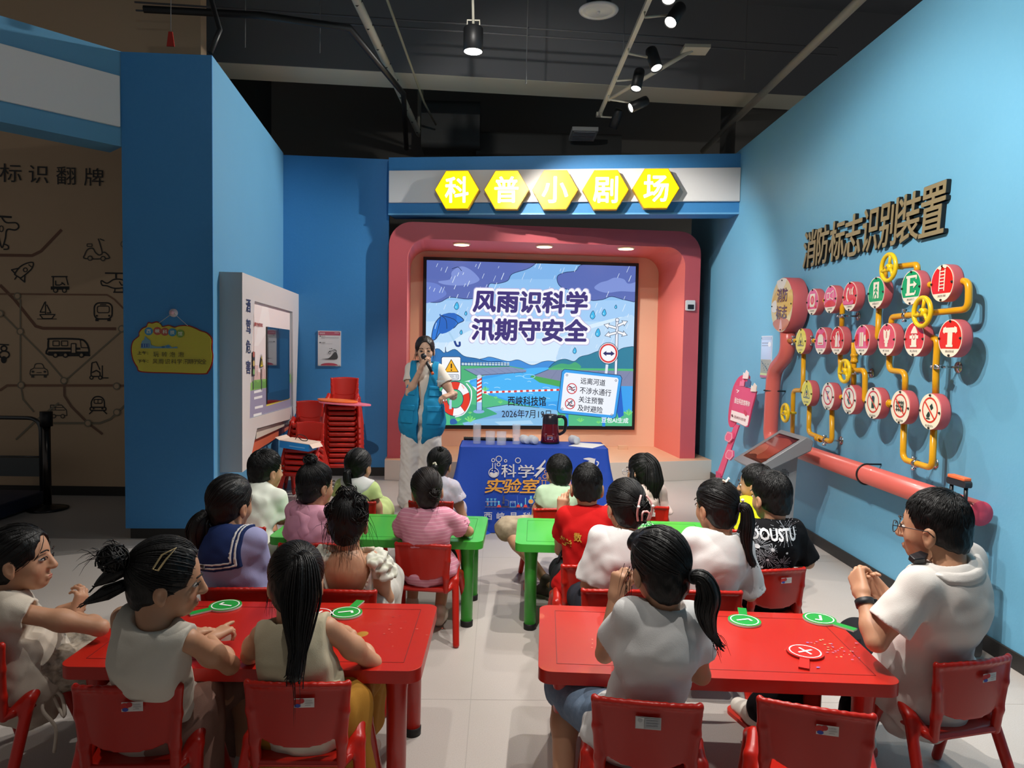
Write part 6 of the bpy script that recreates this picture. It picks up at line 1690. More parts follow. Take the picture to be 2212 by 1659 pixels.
        def disp(P):
            Q = (P - p.H) @ A.T / s; k = np.clip(.9 - Q[:, 2] * 1.6, .25, 1.)
            g = Q.copy(); g[:, 2] = Q[:, 2] + .5 * np.abs(Q[:, 0]); g[:, 0] *= .55; g[:, 2] *= 1.2
            return f0 * k * (wob(g, 30, seed) + .6 * wob(Q, 64, seed + 3) + 1.6 * (.3 - np.abs(wob(g, 15, seed + 6))).clip(0)) * .8
        p.topS = S; p.topdisp = disp
        o = solid(name, S.mesh(disp), m, p.t)
        p.topo = o
        if collar: p.collar_ring(collar, neck)
        return o

    def collar_ring(p, m, neck=.058, r=.0055, name='collar'):
        s = p.s; c = p.N + p.up * (.028 - neck * .30) * s + p.f * .012; pts = [c + (p.r * math.cos(a) * (neck * .93) + p.f * math.sin(a) * neck * .97 - p.up * (.012 * max(0, math.sin(a)))) * s for a in [2 * math.pi * i / 36 for i in range(36)]]
        b = MB(); b.tube(pts, r, 8, closed=True); return b.build(name, m, p.t)

    def legs_cloth(p, m, upto=1., d=.012, name='trousers', fold=.004, seed=1., extra=None, flare=0.):
        s = p.s; S = Sdf(.007); R = np.array((p.r, p.f, p.up)); S.ell(p.H, np.array((.13, .105, .085)) * s + d * .8, R, .03)
        for hj, k, a, toe in p.legs:
            if upto >= 1: e = k + (a - k) * min(1., upto - .08); S.chain([hj, k, e], [.064 * s + d, .05 * s + d, .034 * s + d + flare], .03)
            else: S.cone(hj, hj + (k - hj) * upto, .066 * s + d, .06 * s + d, .03)
        if extra: extra(S)
        S.plane(p.H + p.up * .06 * s, p.up, .005)
        return solid(name, S.mesh(lambda P: fold * (wob(P, 40 / s, seed) + .4 * wob(P, 90, seed + 1))), m, p.t)

    def skirt(p, m, length=.3, name='skirt', fold=.010, seed=2., zmin=.2, wide=1., back=0.):
        s = p.s; S = Sdf(.008); R = np.array((p.r, p.f, p.up)); S.ell(p.H, np.array((.135, .11, .085)) * s, R, .03)
        for sx in (-1, 1): S.chain([p.H + p.R[0] * sx * .06 * s, p.H + (p.R[0] * sx * .09 + p.R[1] * length) * s, p.H + (p.R[0] * sx * .1 * wide + p.R[1] * (length + .02)) * s - np.array((0, 0, p.H[2] - zmin))], [.085 * s, .09 * s, .07 * s], .08)
        for sx in (-1, 0, 1): S.cone(p.H + p.R[0] * sx * .09 * s, p.H + (p.R[0] * sx * .15 * wide) * s - np.array((0, 0, p.H[2] - zmin)), .07 * s, .05 * s, .08)
        S.plane(p.H + p.up * .07 * s, p.up, .005)
        return solid(name, S.mesh(lambda P: fold * wob(P * np.array((1, 1, .35)), 46, seed)), m, p.t)

    def shoes(p, m, sole=None, r=.032):
        for hj, k, a, toe in p.legs:
            g = np.array((*a[:2], 0.)); s = p.s; S = Sdf(.005)
            S.chain([g + toe * -.035 * s + (0, 0, .034 * s), g + toe * .03 * s + (0, 0, .036 * s), g + toe * .115 * s + (0, 0, .024 * s)], [.034 * s, .036 * s, .027 * s], .02); S.cone(g + (0, 0, .05 * s), a + (0, 0, .005), .036 * s, .035 * s, .02)
            S.plane((0, 0, 0.004), (0, 0, -1)); o = solid('shoe', S.mesh(), m, p.t)
            if sole: b = MB(); n = np.array((-toe[1], toe[0], 0)); b.prism([(x * s, y * s) for x, y in rrect(-.072, -.04, .148, .04, .038, 5)], g, toe, n, UP, .016); b.build('sole', sole, o)

    # -------------------------------------------------------------- hair
    def hair(p, style='tied', tie=(0, -.09, .0), m=None, n=230, low=True, plane=(.86, -.5, .03), seed=1, rr=(.082, .099, .092), fringe=False, oval=None, nape=-.062, extra=None, strand=.0017):
        m = m or HAIRM; q, h, R = p.hp, p.hs, p.HR; rn = np.random.RandomState(seed); S = Sdf(.005)
        c0 = np.array((0, -.010, .014)); rr = np.array(rr); S.ell(q(*c0), rr * h, R, 0)
        if low: S.ell(q(0, -.04, -.035), np.array((.068, .062, .066)) * h, R, .02); S.ell(q(0, -.05, -.07), np.array((.05, .038, .042)) * h, R, .025)
        pn = R[1] * plane[0] + R[2] * plane[1]; S.plane(p.hc + pn / np.linalg.norm(pn) * plane[2] * h, pn, .008)
        if oval: S.ell(q(*oval[0]), np.array(oval[1]) * h, R, .006, 's')
        if style == 'short':
            S.plane(q(0, 0, nape), -R[2] + R[1] * .4, .01); S.plane(q(0, .05, 0), R[1] - R[2] * .35, .01)
            for sx in (-1, 1): S.ell(q(sx * .082, .022, -.056), np.array((.024, .040, .040)) * h, R, .006, 's')
        if fringe: S.ell(q(0, .07, .045), np.array((.066, .032, .042)) * h, R, .02)
        L = []
        D = lambda P: .0022 * wob((P - p.hc) @ R.T * np.array((1.6, .7, 1.)), 120, seed)
        paths = []; pl = pn / np.linalg.norm(pn)
        P3 = lambda dirs, k: p.hc + ((c0 + rr * dirs * k[:, None]) @ R) * h
        td = unit((np.array(tie) - c0) / rr)
        for _ in range(n):
            sd = unit(rn.normal(size=3))
            if style == 'short':
                td0 = unit((.1, -.45, .9)); ax = rn.uniform(0, 2 * math.pi); e1 = unit(np.cross(td0, (0, 1, .3))); e2 = np.cross(td0, e1)
                t0 = rn.uniform(.02, 1.75); ll = rn.uniform(.14, .3); tt = np.linspace(t0, t0 + ll, 6)
                lift = max(.004, .05 * (1 - t0 / 1.3)); dirs = np.array([td0 * math.cos(x) + (e1 * math.cos(ax + .25 * x) + e2 * math.sin(ax + .25 * x)) * math.sin(x) for x in tt]); k = 1. + np.linspace(0., lift * rn.uniform(.5, 1.2), 6)
                P = P3(dirs, k); u_ = ((P - p.hc) @ R.T) / h
                if ((P - p.hc) @ pl > plane[2] * h + .008).any() or (u_[:, 2] < nape + .4 * u_[:, 1]).any() or (np.abs(u_[:, 0]) > .055).any() and ((u_[:, 2] < -.022) & (u_[:, 1] > -.022)).any(): continue
                paths.append((P, np.array([1.2, 1.6, 1.6, 1.4, 1, .3]) * strand)); continue
            w = math.acos(np.clip(sd @ td, -1, 1))
            if w < .25: continue
            tt = np.linspace(0, 1, 11); dirs = (np.sin((1 - tt) * w)[:, None] * sd + np.sin(tt * w)[:, None] * td) / math.sin(w)
            k = 1.0 + .012 * rn.rand() + .012 * np.sin(tt * math.pi); P = P3(dirs, k)
            if style == 'loose': P[:, 2] -= .0
            ok = (P - p.hc) @ pl < plane[2] * h + .003
            if oval: ok &= (((((P - p.hc) @ R.T) / h - np.array(oval[0])) / np.array(oval[1])) ** 2).sum(1) > .97
            if low: ok &= ((P - p.hc) @ R[2] > -.1 * h)
            i0 = np.argmax(ok)
            if not ok[-1] or 11 - i0 < 4: continue
            P = P[i0:]; P = P + R[2] * .0; paths.append((P, np.concatenate([[.4], np.full(len(P) - 1, 1.)]) * strand))
        L.append(S.mesh(D)); V, Fc = tubes(paths); L.append((V, Fc))
        if extra: L += extra(p, rn)
        p.hairo = solid('hair', L, m, p.t); return p.hairo

    def tail(p, pts, r=.03, n=70, end=.35, seed=3, world=False, r0=.014):
        """a tied tail: pts in the head frame (or world), r = greatest half width"""
        rn = np.random.RandomState(seed); C = np.array(cmr([p.hp(*x) if not world else npv(x) for x in pts], 5)); k = len(C); tt = np.linspace(0, 1, k)
        prof = r0 + (r - r0) * np.clip(np.sin(np.minimum(tt * 2.2, 1.57)), 0, 1); prof = prof * np.clip((1.05 - tt) / .55, end, 1)
        S = Sdf(.006); S.chain(C, prof * .82, .008); out = [S.mesh(lambda P: .002 * wob(P * np.array((1, 1, .3)), 150, seed))]
        T = np.gradient(C, axis=0); T /= np.linalg.norm(T, axis=1)[:, None]; u = np.cross(T, (0.31, .94, .1)); u /= np.linalg.norm(u, axis=1)[:, None]; w = np.cross(T, u); paths = []
        for _ in range(n):
            a, q = rn.uniform(0, 6.28), math.sqrt(rn.rand()); e = rn.uniform(.8, 1.04); m_ = max(4, int(k * min(e, 1.)))
            P = C + (u * math.cos(a) + w * math.sin(a)) * (prof * q * 1.05)[:, None]
            if e > .97: P = np.vstack([P, P[-1] + T[-1] * .02 * rn.rand() + rn.normal(size=3) * .004])
            P = P[:m_ + (1 if e > .97 else 0)]; paths.append((P, np.linspace(1, .25, len(P)) ** .6 * .0032))
        out.append(tubes(paths)); return out

    def bun(p, c, r=.034, seed=5, messy=.0):
        rn = np.random.RandomState(seed); S = Sdf(.005); C = p.hp(*c); S.ell(C, np.array((r, r * .9, r * .85)) * p.hs, p.HR, 0); out = [S.mesh(lambda P: .003 * wob(P, 120, seed))]; paths = []
        for _ in range(60):
            ax = unit(rn.normal(size=3)); e1 = unit(np.cross(ax, (.2, .3, .9))); e2 = np.cross(ax, e1); a0 = rn.uniform(0, 6.28); tt = np.linspace(a0, a0 + rn.uniform(1.2, 2.6), 9)
            k = r * p.hs * (1.0 + messy * rn.rand() * np.linspace(0, 1, 9)); paths.append((C + (np.cos(tt)[:, None] * e1 + np.sin(tt)[:, None] * e2) * np.array(k).reshape(-1, 1), np.full(9, .0022)))
        out.append(tubes(paths)); return out

    def wisps(p, roots, n=12, L=.06, seed=9, dirn=(0, -1, -.6), spread=.6):
        rn = np.random.RandomState(seed); paths = []
        for _ in range(n):
            c = roots[rn.randint(len(roots))]; a = p.hp(*(np.array(c) + rn.normal(size=3) * .008)); d = unit(p.HR.T @ np.array(dirn) + rn.normal(size=3) * spread); l = L * rn.uniform(.5, 1.1)
            paths.append((np.array([a, a + d * l * .4, a + d * l * .75 - (0, 0, .15 * l), a + d * l - (0, 0, .4 * l)]), np.array([1, .8, .6, .2]) * .0012))
        return [tubes(paths, 3)]

    def on_top(p, name, fn, m, off=.004, parent=None, h=.005):
        """a piece that lies on the shirt: fn(P) is a region; meshed off the shirt's own surface"""
        S = Sdf(h); S.ops = list(p.topS.ops); lo = np.min([o[1] for o in S.ops if o[4] == 'u'], 0); hi = np.max([o[2] for o in S.ops if o[4] == 'u'], 0)
        F, ax = S.field(lo - .03, hi + .03); idx = np.argwhere(np.abs(F) < .05); P = np.stack([ax[i][idx[:, i]] for i in range(3)], -1)
        G = np.full(F.shape, .05); v = F[tuple(idx.T)] + p.topdisp(P) - off; G[tuple(idx.T)] = np.maximum(v, fn((P - p.N) @ np.array((p.r, p.f, p.up)).T / p.s)); return solid(name, nets(G, lo - .03, h), m, parent or p.t)

    def stick(p, art_pts, N, name, m, parent=None):
        """press a flat drawing on to the shirt along -N"""
        me = p.topo.data; O = np.array(p.t.location); bv = BVHTree.FromPolygons([tuple(npv(v.co) + O) for v in me.vertices], [tuple(q.vertices) for q in me.polygons])
        N = Vector(N)
        for i, x in enumerate(art_pts.v):
            h = bv.ray_cast(Vector(x) + N * .4, -N)
            if h[0] is not None: art_pts.v[i] = tuple(h[0] + N * (.0025 + (i / max(1, len(art_pts.v))) * .002))
        art_pts.N = np.array(N); return art_pts.build(name, m, parent or p.topo)


def _eye(p, sx):
    S = Sdf(.003); S.ell(p.hp(sx * .031, .0745, -.02), np.array((.0150, .0115, .0058)) * p.hs, p.HR, 0); T = Sdf(.002); T.ell(p.hp(sx * .031, .0822, -.0195), np.array((.0066, .0048, .0056)) * p.hs, p.HR, 0); return [S.mesh(), T.mesh()]
# ------------------------------------------------------------------ the audience
WT = fabric('d8d6d4'); SHOEW = M('d8d4cc', .6); DARKF = fabric('1a1a1e')
AUD = 'seated children'


def band(p, pt, m, r=.014, w=.006, name='hair_tie', ax=None):
    C = p.hp(*pt); d = unit(ax if ax is not None else p.HR[1]); e1 = unit(np.cross(d, (.1, .2, .95))); e2 = np.cross(d, e1)
    b = MB(); b.tube([C + (e1 * math.cos(a) + e2 * math.sin(a)) * r for a in [2 * math.pi * i / 20 for i in range(20)]], w, 8, closed=True); return b.build(name, m, p.hairo)


# girl in white T-shirt at the right red table
p = Person((1424, 1213, 2.03), (.43, 2.085), 8, 'girl in white T-shirt and jeans at the right red table, hand raised to her face', 1.03, 1.0, 16, 4, -2, slouch=.03, shw=.92, neck=(.01, -.02, -.122))
p.arm(0, aty(1306, 1412, 2.13), aty(1328, 1292, 2.15), dict(d=(.18, .1, 1), n=(.8, .5, .1), curl=(58, 60, 62, 64), thumb=30))
p.arm(1, p.shl[1] + npv((.05, .05, -.19)), p.shl[1] + npv((-.08, .16, -.17)))
p.leg(0, (.24, 2.33, .36), (.22, 2.13, .08)).leg(1, (.56, 2.36, .36), (.6, 2.3, .08)); p.finish(False)
p.top(WT, .62, .013, .009, .060, wide=.008, hem=.012, seed=1.); p.legs_cloth(fabric('6a7c92', noise=(60., .5, '8494a8')), .98, .012, 'jeans'); p.shoes(M('b59a84', .7), M('c8b09a', .6))
p.hair('tied', (.052, -.085, -.028), n=330, seed=11, fringe=True, extra=lambda p, rn: p.tail([(.052, -.09, -.028), (.07, -.115, -.03), (.085, -.12, -.07), (.085, -.105, -.13), (.10, -.10, -.185), (.125, -.1, -.225)], .036, 120, .25, 4) + p.wisps([(-.07, .04, -.02), (-.075, .03, -.05)], 10, .09, 2, (-.1, .3, -1), .25) + p.wisps([(.11, -.1, -.2)], 16, .05, 8, (.6, 0, -1), .3))
band(p, (.056, -.097, -.027), M('15151a', .5), .016, .006)

# boy in polo shirt
p = Person((2018, 1128, 2.3), (1.49, 2.40), 28, 'boy in white polo shirt with glasses and wristwatch at the end of the red table', 1.26, 1.07, 44, 2, 0, seat=.277, slouch=.035, girl=False, shw=1.06, neck=(.0, -.035, -.092))
w0 = aty(1863, 1285, 2.33)
p.arm(0, aty(1893, 1385, 2.22), w0, dict(d=unit(aty(1848, 1238, 2.4) - w0), n=(.85, .5, .1), curl=(40, 44, 46, 50), thumb=25))
w1 = aty(1915, 1292, 2.42)
p.arm(1, aty(1985, 1375, 2.5), w1, dict(d=unit(aty(1872, 1252, 2.42) - w1), n=(-.5, -.4, .6), curl=(30, 34, 38, 42), thumb=40))
p.leg(0, aty(1855, 1385, 2.68), (1.06, 2.72, .08), (-.3, 1, 0)).leg(1, aty(1905, 1400, 2.75), (1.38, 2.62, .08), (-.4, 1, 0)); p.finish(True)
PT = fabric('d5cfc9'); p.top(PT, .72, .014, .010, .056, wide=.012, hem=.014, seed=5., name='polo_shirt', low=-.06)
p.on_top('collar', lambda Q: np.maximum(np.abs(Q[:, 2] + .018 + Q[:, 1] * .15) - .020, np.sqrt(Q[:, 0] ** 2 + (Q[:, 1] - .01) ** 2) - .098), PT, .007)
p.on_top('collar_stripe', lambda Q: np.maximum(np.abs(Q[:, 2] + .031 + Q[:, 1] * .15) - .003, np.sqrt(Q[:, 0] ** 2 + (Q[:, 1] - .01) ** 2) - .097), M('1c2238', .7), .0085)
p.legs_cloth(DARKF, 1.04, .016, flare=.012); p.shoes(M('dcd6ca', .6), M('c8382c', .5))
p.hair('short', n=2600, seed=21, nape=-.05, plane=(.9, -.35, .045), rr=(.078, .095, .093), strand=.0009)
b = MB(); q = p.hp
for sx in (-1, 1): b.tube([q(sx * .034 + .025 * math.cos(a), .104 - .004 * abs(math.cos(a)), -.022 + .018 * math.sin(a)) for a in [2 * math.pi * i / 24 for i in range(24)]], .0014, 6, closed=True); b.tube([q(sx * .058, .1, -.015), q(sx * .08, .06, -.012), q(sx * .084, -.005, -.015), q(sx * .082, -.022, -.03)], .0016, 6)
b.tube([q(-.01, .106, -.018), q(0, .109, -.014), q(.01, .106, -.018)], .0014, 6); b.build('glasses', M('2a2426', .3, metal=.5), p.t)
S_, e_, w_ = p.A[0]; dd = unit(e_ - w_); C = w_ + dd * .03; e1 = unit(np.cross(dd, (0, 0, 1))); e2 = np.cross(dd, e1)
b = MB(); b.lathe([(.027, -.011), (.0305, -.011), (.0305, .011), (.027, .011)], C, dd, 28); wb = b.build('wristwatch', M('17181c', .5), p.t)
b = MB(); b.prism(rrect(-.014, -.012, .014, .012, .005), C - e1 * .029, e2, dd, -e1, .008); b.build('watch_case', M('0e0f14', .15, coat=.6), wb)
b = MB(); q0 = p.at(-.13, .02, .0); b.prism([(-.035, 0), (.0, -.014), (.035, -.004), (.03, .02), (-.025, .026)], p.at(-.088, .035, .008), p.r, p.f, p.up, .02); b.build('shoulder_strap_buckle', M('1c1c20', .4), p.t, .003)

# girl with the gold clip
p = Person((362, 1238, 1.99), (-1.03, 2.15), -6, 'girl in cream sleeveless top with gold hair clip, smiling in profile, left red table', 1.02, 1.0, -72, 6, 4, slouch=.03, neck=(-.02, -.03, -.122))
p.arm(1, aty(497, 1437, 2.13), aty(452, 1380, 2.28), dict(d=(.45, .85, .12), n=(0, 0, -1), curl=(4, 40, 46, 50), thumb=30))
p.arm(0, p.shl[0] + npv((-.05, .1, -.2)), p.shl[0] + npv((.05, .24, -.17)))
p.leg(0).leg(1, (-.86, 2.42, .35), (-.84, 2.36, .08)); p.finish(True)
p.top(fabric('cfc8bb'), 0, .011, .008, .062, seed=9., name='sleeveless_top', hem=.02); p.skirt(fabric('8a6a5e', noise=(12., .4, 'a58578')), .3, 'tulle_skirt', .012, 3., .12, 1.1); p.shoes(M('d8d0c8', .5))
p.hair('tied', (.02, -.10, .035), n=360, seed=31, oval=((0, .095, -.03), (.060, .062, .098)), plane=(1, 0, .1), extra=lambda p, rn: p.bun((.03, -.135, .05), .032, 5, .5) + p.wisps([(.03, -.16, .06), (.02, -.13, .08)], 26, .06, 3, (0, -1, .4), .5) + p.tail([(.0, -.10, -.03), (.01, -.15, -.055), (.0, -.2, -.09)], .022, 40, .2, 6) + p.tail([(.01, -.10, .02), (.02, -.14, .0), (.02, -.175, -.03)], .02, 30, .2, 8))
b = MB(); CL = [q for q in ((.052, .028, .088), (.066, .015, .074), (.078, -.012, .035), (.07, -.02, .036))]; b.tube([p.hp(*x) for x in ((.058, .02, .094), (.074, .0, .068), (.086, -.016, .04), (.082, -.03, .042), (.07, -.012, .078))], .0028, 8, closed=True); b.build('hair_clip', M('c9b183', .3, metal=.6), p.hairo)

# girl with the long straight ponytail
p = Person((640, 1243, 2.13), (-.565, 2.165), 0, 'girl in beige sleeveless top with very long straight ponytail, left red table', 1.02, .98, 8, 14, 0, slouch=.035, neck=(.0, -.045, -.122))
p.arm(1, aty(805, 1432, 2.24), aty(748, 1366, 2.40), dict(d=(-.7, .6, 0), n=(0, 0, -1)))
p.arm(0, aty(540, 1415, 2.22), aty(590, 1360, 2.40), dict(d=(.7, .6, 0), n=(0, 0, -1)))
p.leg(0).leg(1); p.finish(False); p.top(fabric('b9ad92', noise=(9., .4, 'c8bca4')), 0, .011, .008, .056, seed=13., name='sleeveless_top', hem=.014)
p.skirt(fabric('a8762c'), .3, 'mustard_skirt', .010, 7., .16); p.on_top('shirt_tail', lambda Q: np.maximum(Q[:, 2] + .3, np.abs(Q[:, 0]) - .2), fabric('cfc8b8'), .008); p.shoes(M('c9b8a8', .6))
p.hair('tied', (.03, -.085, .05), n=340, seed=41, extra=lambda p, rn: p.tail([(.03, -.09, .05), (.034, -.115, .045), (.034, -.125, -.01), (.03, -.12, -.1), (.03, -.13, -.19), (.024, -.14, -.265)], .060, 240, .4, 14) + p.wisps([(-.07, .0, -.03), (.03, -.13, -.28)], 14, .07, 2, (0, -.2, -1), .2))
band(p, (.032, -.100, .05), M('8a8680', .8), .018, .008)

# girl at the left edge
p = Person((46, 1197, 2.42), (-1.63, 2.45), -48, 'girl in cream lace blouse and flower-print trousers at the left photo edge, in profile', 1.03, 1.0, -80, -4, -4, slouch=.02, neck=(-.01, -.04, -.122))
p.arm(1, aty(216, 1356, 2.38), aty(160, 1330, 2.5), dict(d=(.15, .35, .75), n=(-.9, .2, .1), curl=(38, 42, 46, 50)))
p.arm(0, p.shl[0] + npv((.02, .16, -.16)), aty(125, 1325, 2.56), dict(d=(.9, .1, .2), n=(.2, -.7, .3), curl=(40, 40, 45, 50)))
p.leg(0).leg(1, (-1.34, 2.52, .36), (-1.32, 2.42, .08)); p.finish(True)
p.top(fabric('d2c6b6'), .18, .013, .010, .058, seed=17., name='blouse', wide=.006, hem=.02, low=-.08)
p.legs_cloth(mat('flower_print', 'b9ab98', .85, noise=[(38., .9, '2e2a28'), (60., .5, 'e0d8cc')]), 1.0, .02, flare=.03); p.shoes(M('1c1a1a', .6))
b = MB(); b.tube(cmr([p.at(.13, .03, -.32), p.at(.17, .0, -.37), p.at(.18, .02, -.45), p.at(.17, .0, -.54)], 5), .006, 6); b.tube(cmr([p.at(.13, .03, -.32), p.at(.16, .06, -.36), p.at(.19, .05, -.42), p.at(.14, .04, -.36)], 5), .006, 6); b.build('waist_tie', fabric('d8ccbc'), p.topo)
p.hair('tied', (0, -.085, -.04), n=360, seed=51, oval=((0, .095, -.03), (.060, .062, .098)), plane=(1, 0, .1), extra=lambda p, rn: p.tail([(0, -.09, -.04), (-.01, -.125, -.05), (-.01, -.135, -.1), (0, -.12, -.17), (0, -.11, -.22)], .034, 70, .3, 15))
band(p, (0, -.103, -.042), M('6a6a70', .6), .018, .008)

# girl with the sailor collar
p = Person((499, 1078, 3.03), (-1.08, 3.03), -20, 'girl in lavender blouse with navy sailor collar and low ponytail', 1.12, 1.04, -24, 2, 3, slouch=.03, neck=(.02, -.03, -.122), shw=1.)
p.arm(0, None, None).arm(1, aty(563, 1265, 3.06), p.shl[1] + npv((-.06, .2, -.26))); p.leg(0).leg(1); p.finish(False)
p.top(fabric('9c9cc4'), .85, .013, .009, .06, seed=19., name='blouse', wide=.012, puff=.008, hem=.012); NAVY = fabric('20305e')
reg = lambda Q, w, l: np.maximum.reduce([np.abs(Q[:, 0]) - w, Q[:, 1] - .03 + .0 * Q[:, 0], -Q[:, 2] - l])
p.on_top('sailor_collar', lambda Q: reg(Q, .100, .098), NAVY, .009); 
for i, (w, l) in enumerate(((.092, .088), (.079, .074))): p.on_top('white_stripe', lambda Q, w=w, l=l: np.maximum(reg(Q, w, l), -reg(Q, w - .008, l - .008)), WT, .0115)
p.legs_cloth(fabric('8c90b8'), .7, .02, 'shorts'); p.shoes(SHOEW)
p.hair('tied', (-.035, -.085, -.05), n=330, seed=61, plane=(.9, -.42, .032), extra=lambda p, rn: p.tail([(-.035, -.085, -.05), (-.046, -.108, -.075), (-.054, -.112, -.12), (-.05, -.108, -.18), (-.042, -.105, -.24)], .052, 150, .4, 24) + p.wisps([(-.06, -.1, -.12), (-.05, -.11, -.2)], 12, .06, 4, (-.6, -.3, -1), .4))
band(p, (-.042, -.100, -.056), M('1a1a1e', .5), .018, .006)

# girl in flower dress
p = Person((752, 1118, 2.98), (-.63, 3.03), 3, 'girl with messy pinned-up hair and open-backed flower-print dress', 1.04, 1.03, 4, 10, 0, slouch=.04, neck=(.01, -.035, -.122))
p.arm(0, None, None).arm(1, None, None).leg(0).leg(1); p.finish(False)
FL = mat('flower_dress', 'cfc4b4', .85, noise=[(24., .8, 'b8867a'), (34., .5, '8a96a8'), (18., .4, 'd8cfa0')])
vcut = lambda S: S._add(lambda P: (lambda Q: np.maximum(np.maximum(np.abs(Q[..., 0]) - (.112 + Q[..., 2] * .36).clip(.01), Q[..., 1] - .0), -.212 - Q[..., 2]))(((P - p.N) @ np.array((p.r, p.f, p.up)).T) / p.s), p.N - .3, p.N + .3, .004, 's')
p.top(FL, 0, .010, .005, .07, seed=23., name='dress_bodice', cut=vcut, hem=.01); p.skirt(mat('dress_white', 'd6d2c8', .85), .3, 'dress_skirt', .014, 9., .12, 1.25)
p.on_top('waist_sash', lambda Q: np.maximum(np.abs(Q[:, 2] + .25) - .028, Q[:, 1] - .2), mat('sash', 'b6a8b0', .6, noise=[(20., .7, 'b88a80'), (26., .5, '8c98b0')]), .007)
for sx in (-1, 1):
    S = Sdf(.006)
    for k in range(3): S.ell(p.shl[(sx + 1) // 2] + p.r * sx * (.012 + .018 * k) + p.up * (.012 - .034 * k) - p.f * .01, np.array((.046 + .006 * k, .066, .02)), np.array((p.r, p.f, p.up)), .016)
    solid('shoulder_ruffle', S.mesh(lambda P: .009 * wob(P * np.array((1, 1, .4)), 130, 3)), mat('ruffle', 'd8d6c8', .8, noise=(30., .6, 'b4b89a')), p.topo)
p.hair('tied', (.0, -.06, .07), n=420, seed=71, plane=(.86, -.5, .028), strand=.002, extra=lambda p, rn: p.bun((0, -.045, .088), .036, 6, .5) + p.bun((.045, -.055, .055), .034, 7, .5) + p.bun((-.05, -.05, .03), .034, 16, .4) + p.bun((.05, -.07, .01), .03, 17, .5) + p.wisps([(.075, -.03, .0), (-.075, -.03, -.02), (0, -.09, -.06), (.04, -.08, -.07), (-.05, -.08, -.05)], 80, .10, 5, (0, -.15, -1), .45))
b = MB()
for k in range(5): b.lathe([(0, -.004), (.004, 0), (0, .004)], p.hp(-.012 + .006 * k, -.075 + .003 * k, .112 + .001 * k), n=8)
b.build('beaded_clip', M('d8cfc0', .3), p.hairo)

# child in pink hooded top
p = Person((683, 1042, 3.62), (-.95, 3.65), -8, 'child in pink hooded top with a high topknot, at the green table', 1.0, 1.0, -38, 8, -4, slouch=.03)
PKH = fabric('e0a0b4'); p.arm(0, None, None).arm(1, None, None).leg(0).leg(1); p.finish(True)
p.top(PKH, .75, .014, .010, .06, seed=29., name='hooded_top', wide=.01, hem=.014); S = Sdf(.006)
S.chain([p.at(-.075, .03, .0), p.at(-.07, -.05, -.01), p.at(0, -.085, -.035), p.at(.07, -.05, -.01), p.at(.075, .03, .0)], [.018, .026, .03, .026, .018], .02); S.chain([p.at(-.06, -.07, -.05), p.at(0, -.1, -.09), p.at(.06, -.07, -.05)], [.015, .028, .015], .03)
solid('hood', S.mesh(lambda P: .005 * wob(P, 60, 2)), PKH, p.topo); p.legs_cloth(fabric('5a5a66'), .7, .012, 'shorts'); p.shoes(SHOEW)
p.hair('tied', (.0, -.055, .085), n=330, seed=81, plane=(.88, -.45, .03), extra=lambda p, rn: p.bun((.0, -.045, .108), .03, 8, .5) + p.wisps([(.0, -.04, .13), (.06, -.05, -.02), (-.06, -.06, -.03), (0, -.09, -.05), (.075, .02, 0)], 60, .06, 6, (0, -.5, -.4), .6))

# boy at the left end of the green table
p = Person((575, 1010, 4.1), (-1.38, 3.96), -16, 'boy in pale T-shirt with short hair, at the left end of the green table', 1.08, 1.03, -38, 4, 0, slouch=.03, girl=False)
p.arm(1, aty(606, 1122, 4.05), aty(630, 1118, 4.25)).arm(0, None, None).leg(0).leg(1); p.finish(True)
p.top(fabric('dfe2d4'), .8, .014, .010, .056, seed=33., wide=.014, hem=.014); p.legs_cloth(fabric('3a4048'), .75, .014, 'shorts'); p.shoes(SHOEW); p.hair('short', n=1900, strand=.001, seed=91)

# girl in yellow-green
p = Person((775, 1002, 4.58), (-.92, 4.58), -4, 'girl in yellow-green top with white collar and low ponytail, far side of the green table', .98, .99, -22, 4, 0)
p.arm(0, None, None).arm(1, p.shl[1] + npv((.06, .0, -.2)), None).leg(0).leg(1); p.finish(False); YG = fabric('c6d690')
p.top(YG, .3, .013, .009, .056, seed=37., wide=.018, puff=.004); p.on_top('white_collar', lambda Q: np.maximum(np.sqrt(Q[:, 0] ** 2 + Q[:, 1] ** 2) - .11, -Q[:, 2] - .07), WT, .006)
p.skirt(YG, .28, 'skirt', .01, 4., .2); p.shoes(SHOEW)
p.hair('tied', (-.005, -.095, -.04), n=300, seed=101, plane=(.9, -.42, .03), extra=lambda p, rn: p.tail([(-.005, -.09, -.042), (-.005, -.12, -.05), (0, -.125, -.09), (.02, -.12, -.135), (.04, -.11, -.15)], .026, 60, .4, 34)); band(p, (-.005, -.104, -.044), M('20202a', .5), .015, .005)

# girl in lavender
p = Person((950, 998, 4.66), (-.42, 4.64), -2, 'girl in lavender flowered top with white flower hair clip, in front of the teacher', .98, .97, -12, 6, 0)
p.arm(0, None, None).arm(1, p.shl[1] + npv((.07, .02, -.19)), None).leg(0).leg(1); p.finish(False)
LV = mat('lavender_flowers', 'c3bccb', .85, noise=[(34., .35, 'd8a0a0'), (50., .3, 'e4dfe4')]); p.top(LV, .42, .013, .009, .056, seed=41., wide=.024, puff=.008, collar=fabric('d8cdb8'))
p.skirt(LV, .28, 'skirt', .01, 5., .2); p.shoes(SHOEW)
p.hair('tied', (0, -.095, -.015), n=300, seed=111, extra=lambda p, rn: p.tail([(0, -.09, -.015), (0, -.115, -.03), (0, -.115, -.07), (.01, -.105, -.11)], .024, 50, .4, 35) + p.bun((.02, -.06, .085), .016, 5, .6))
b = MB()
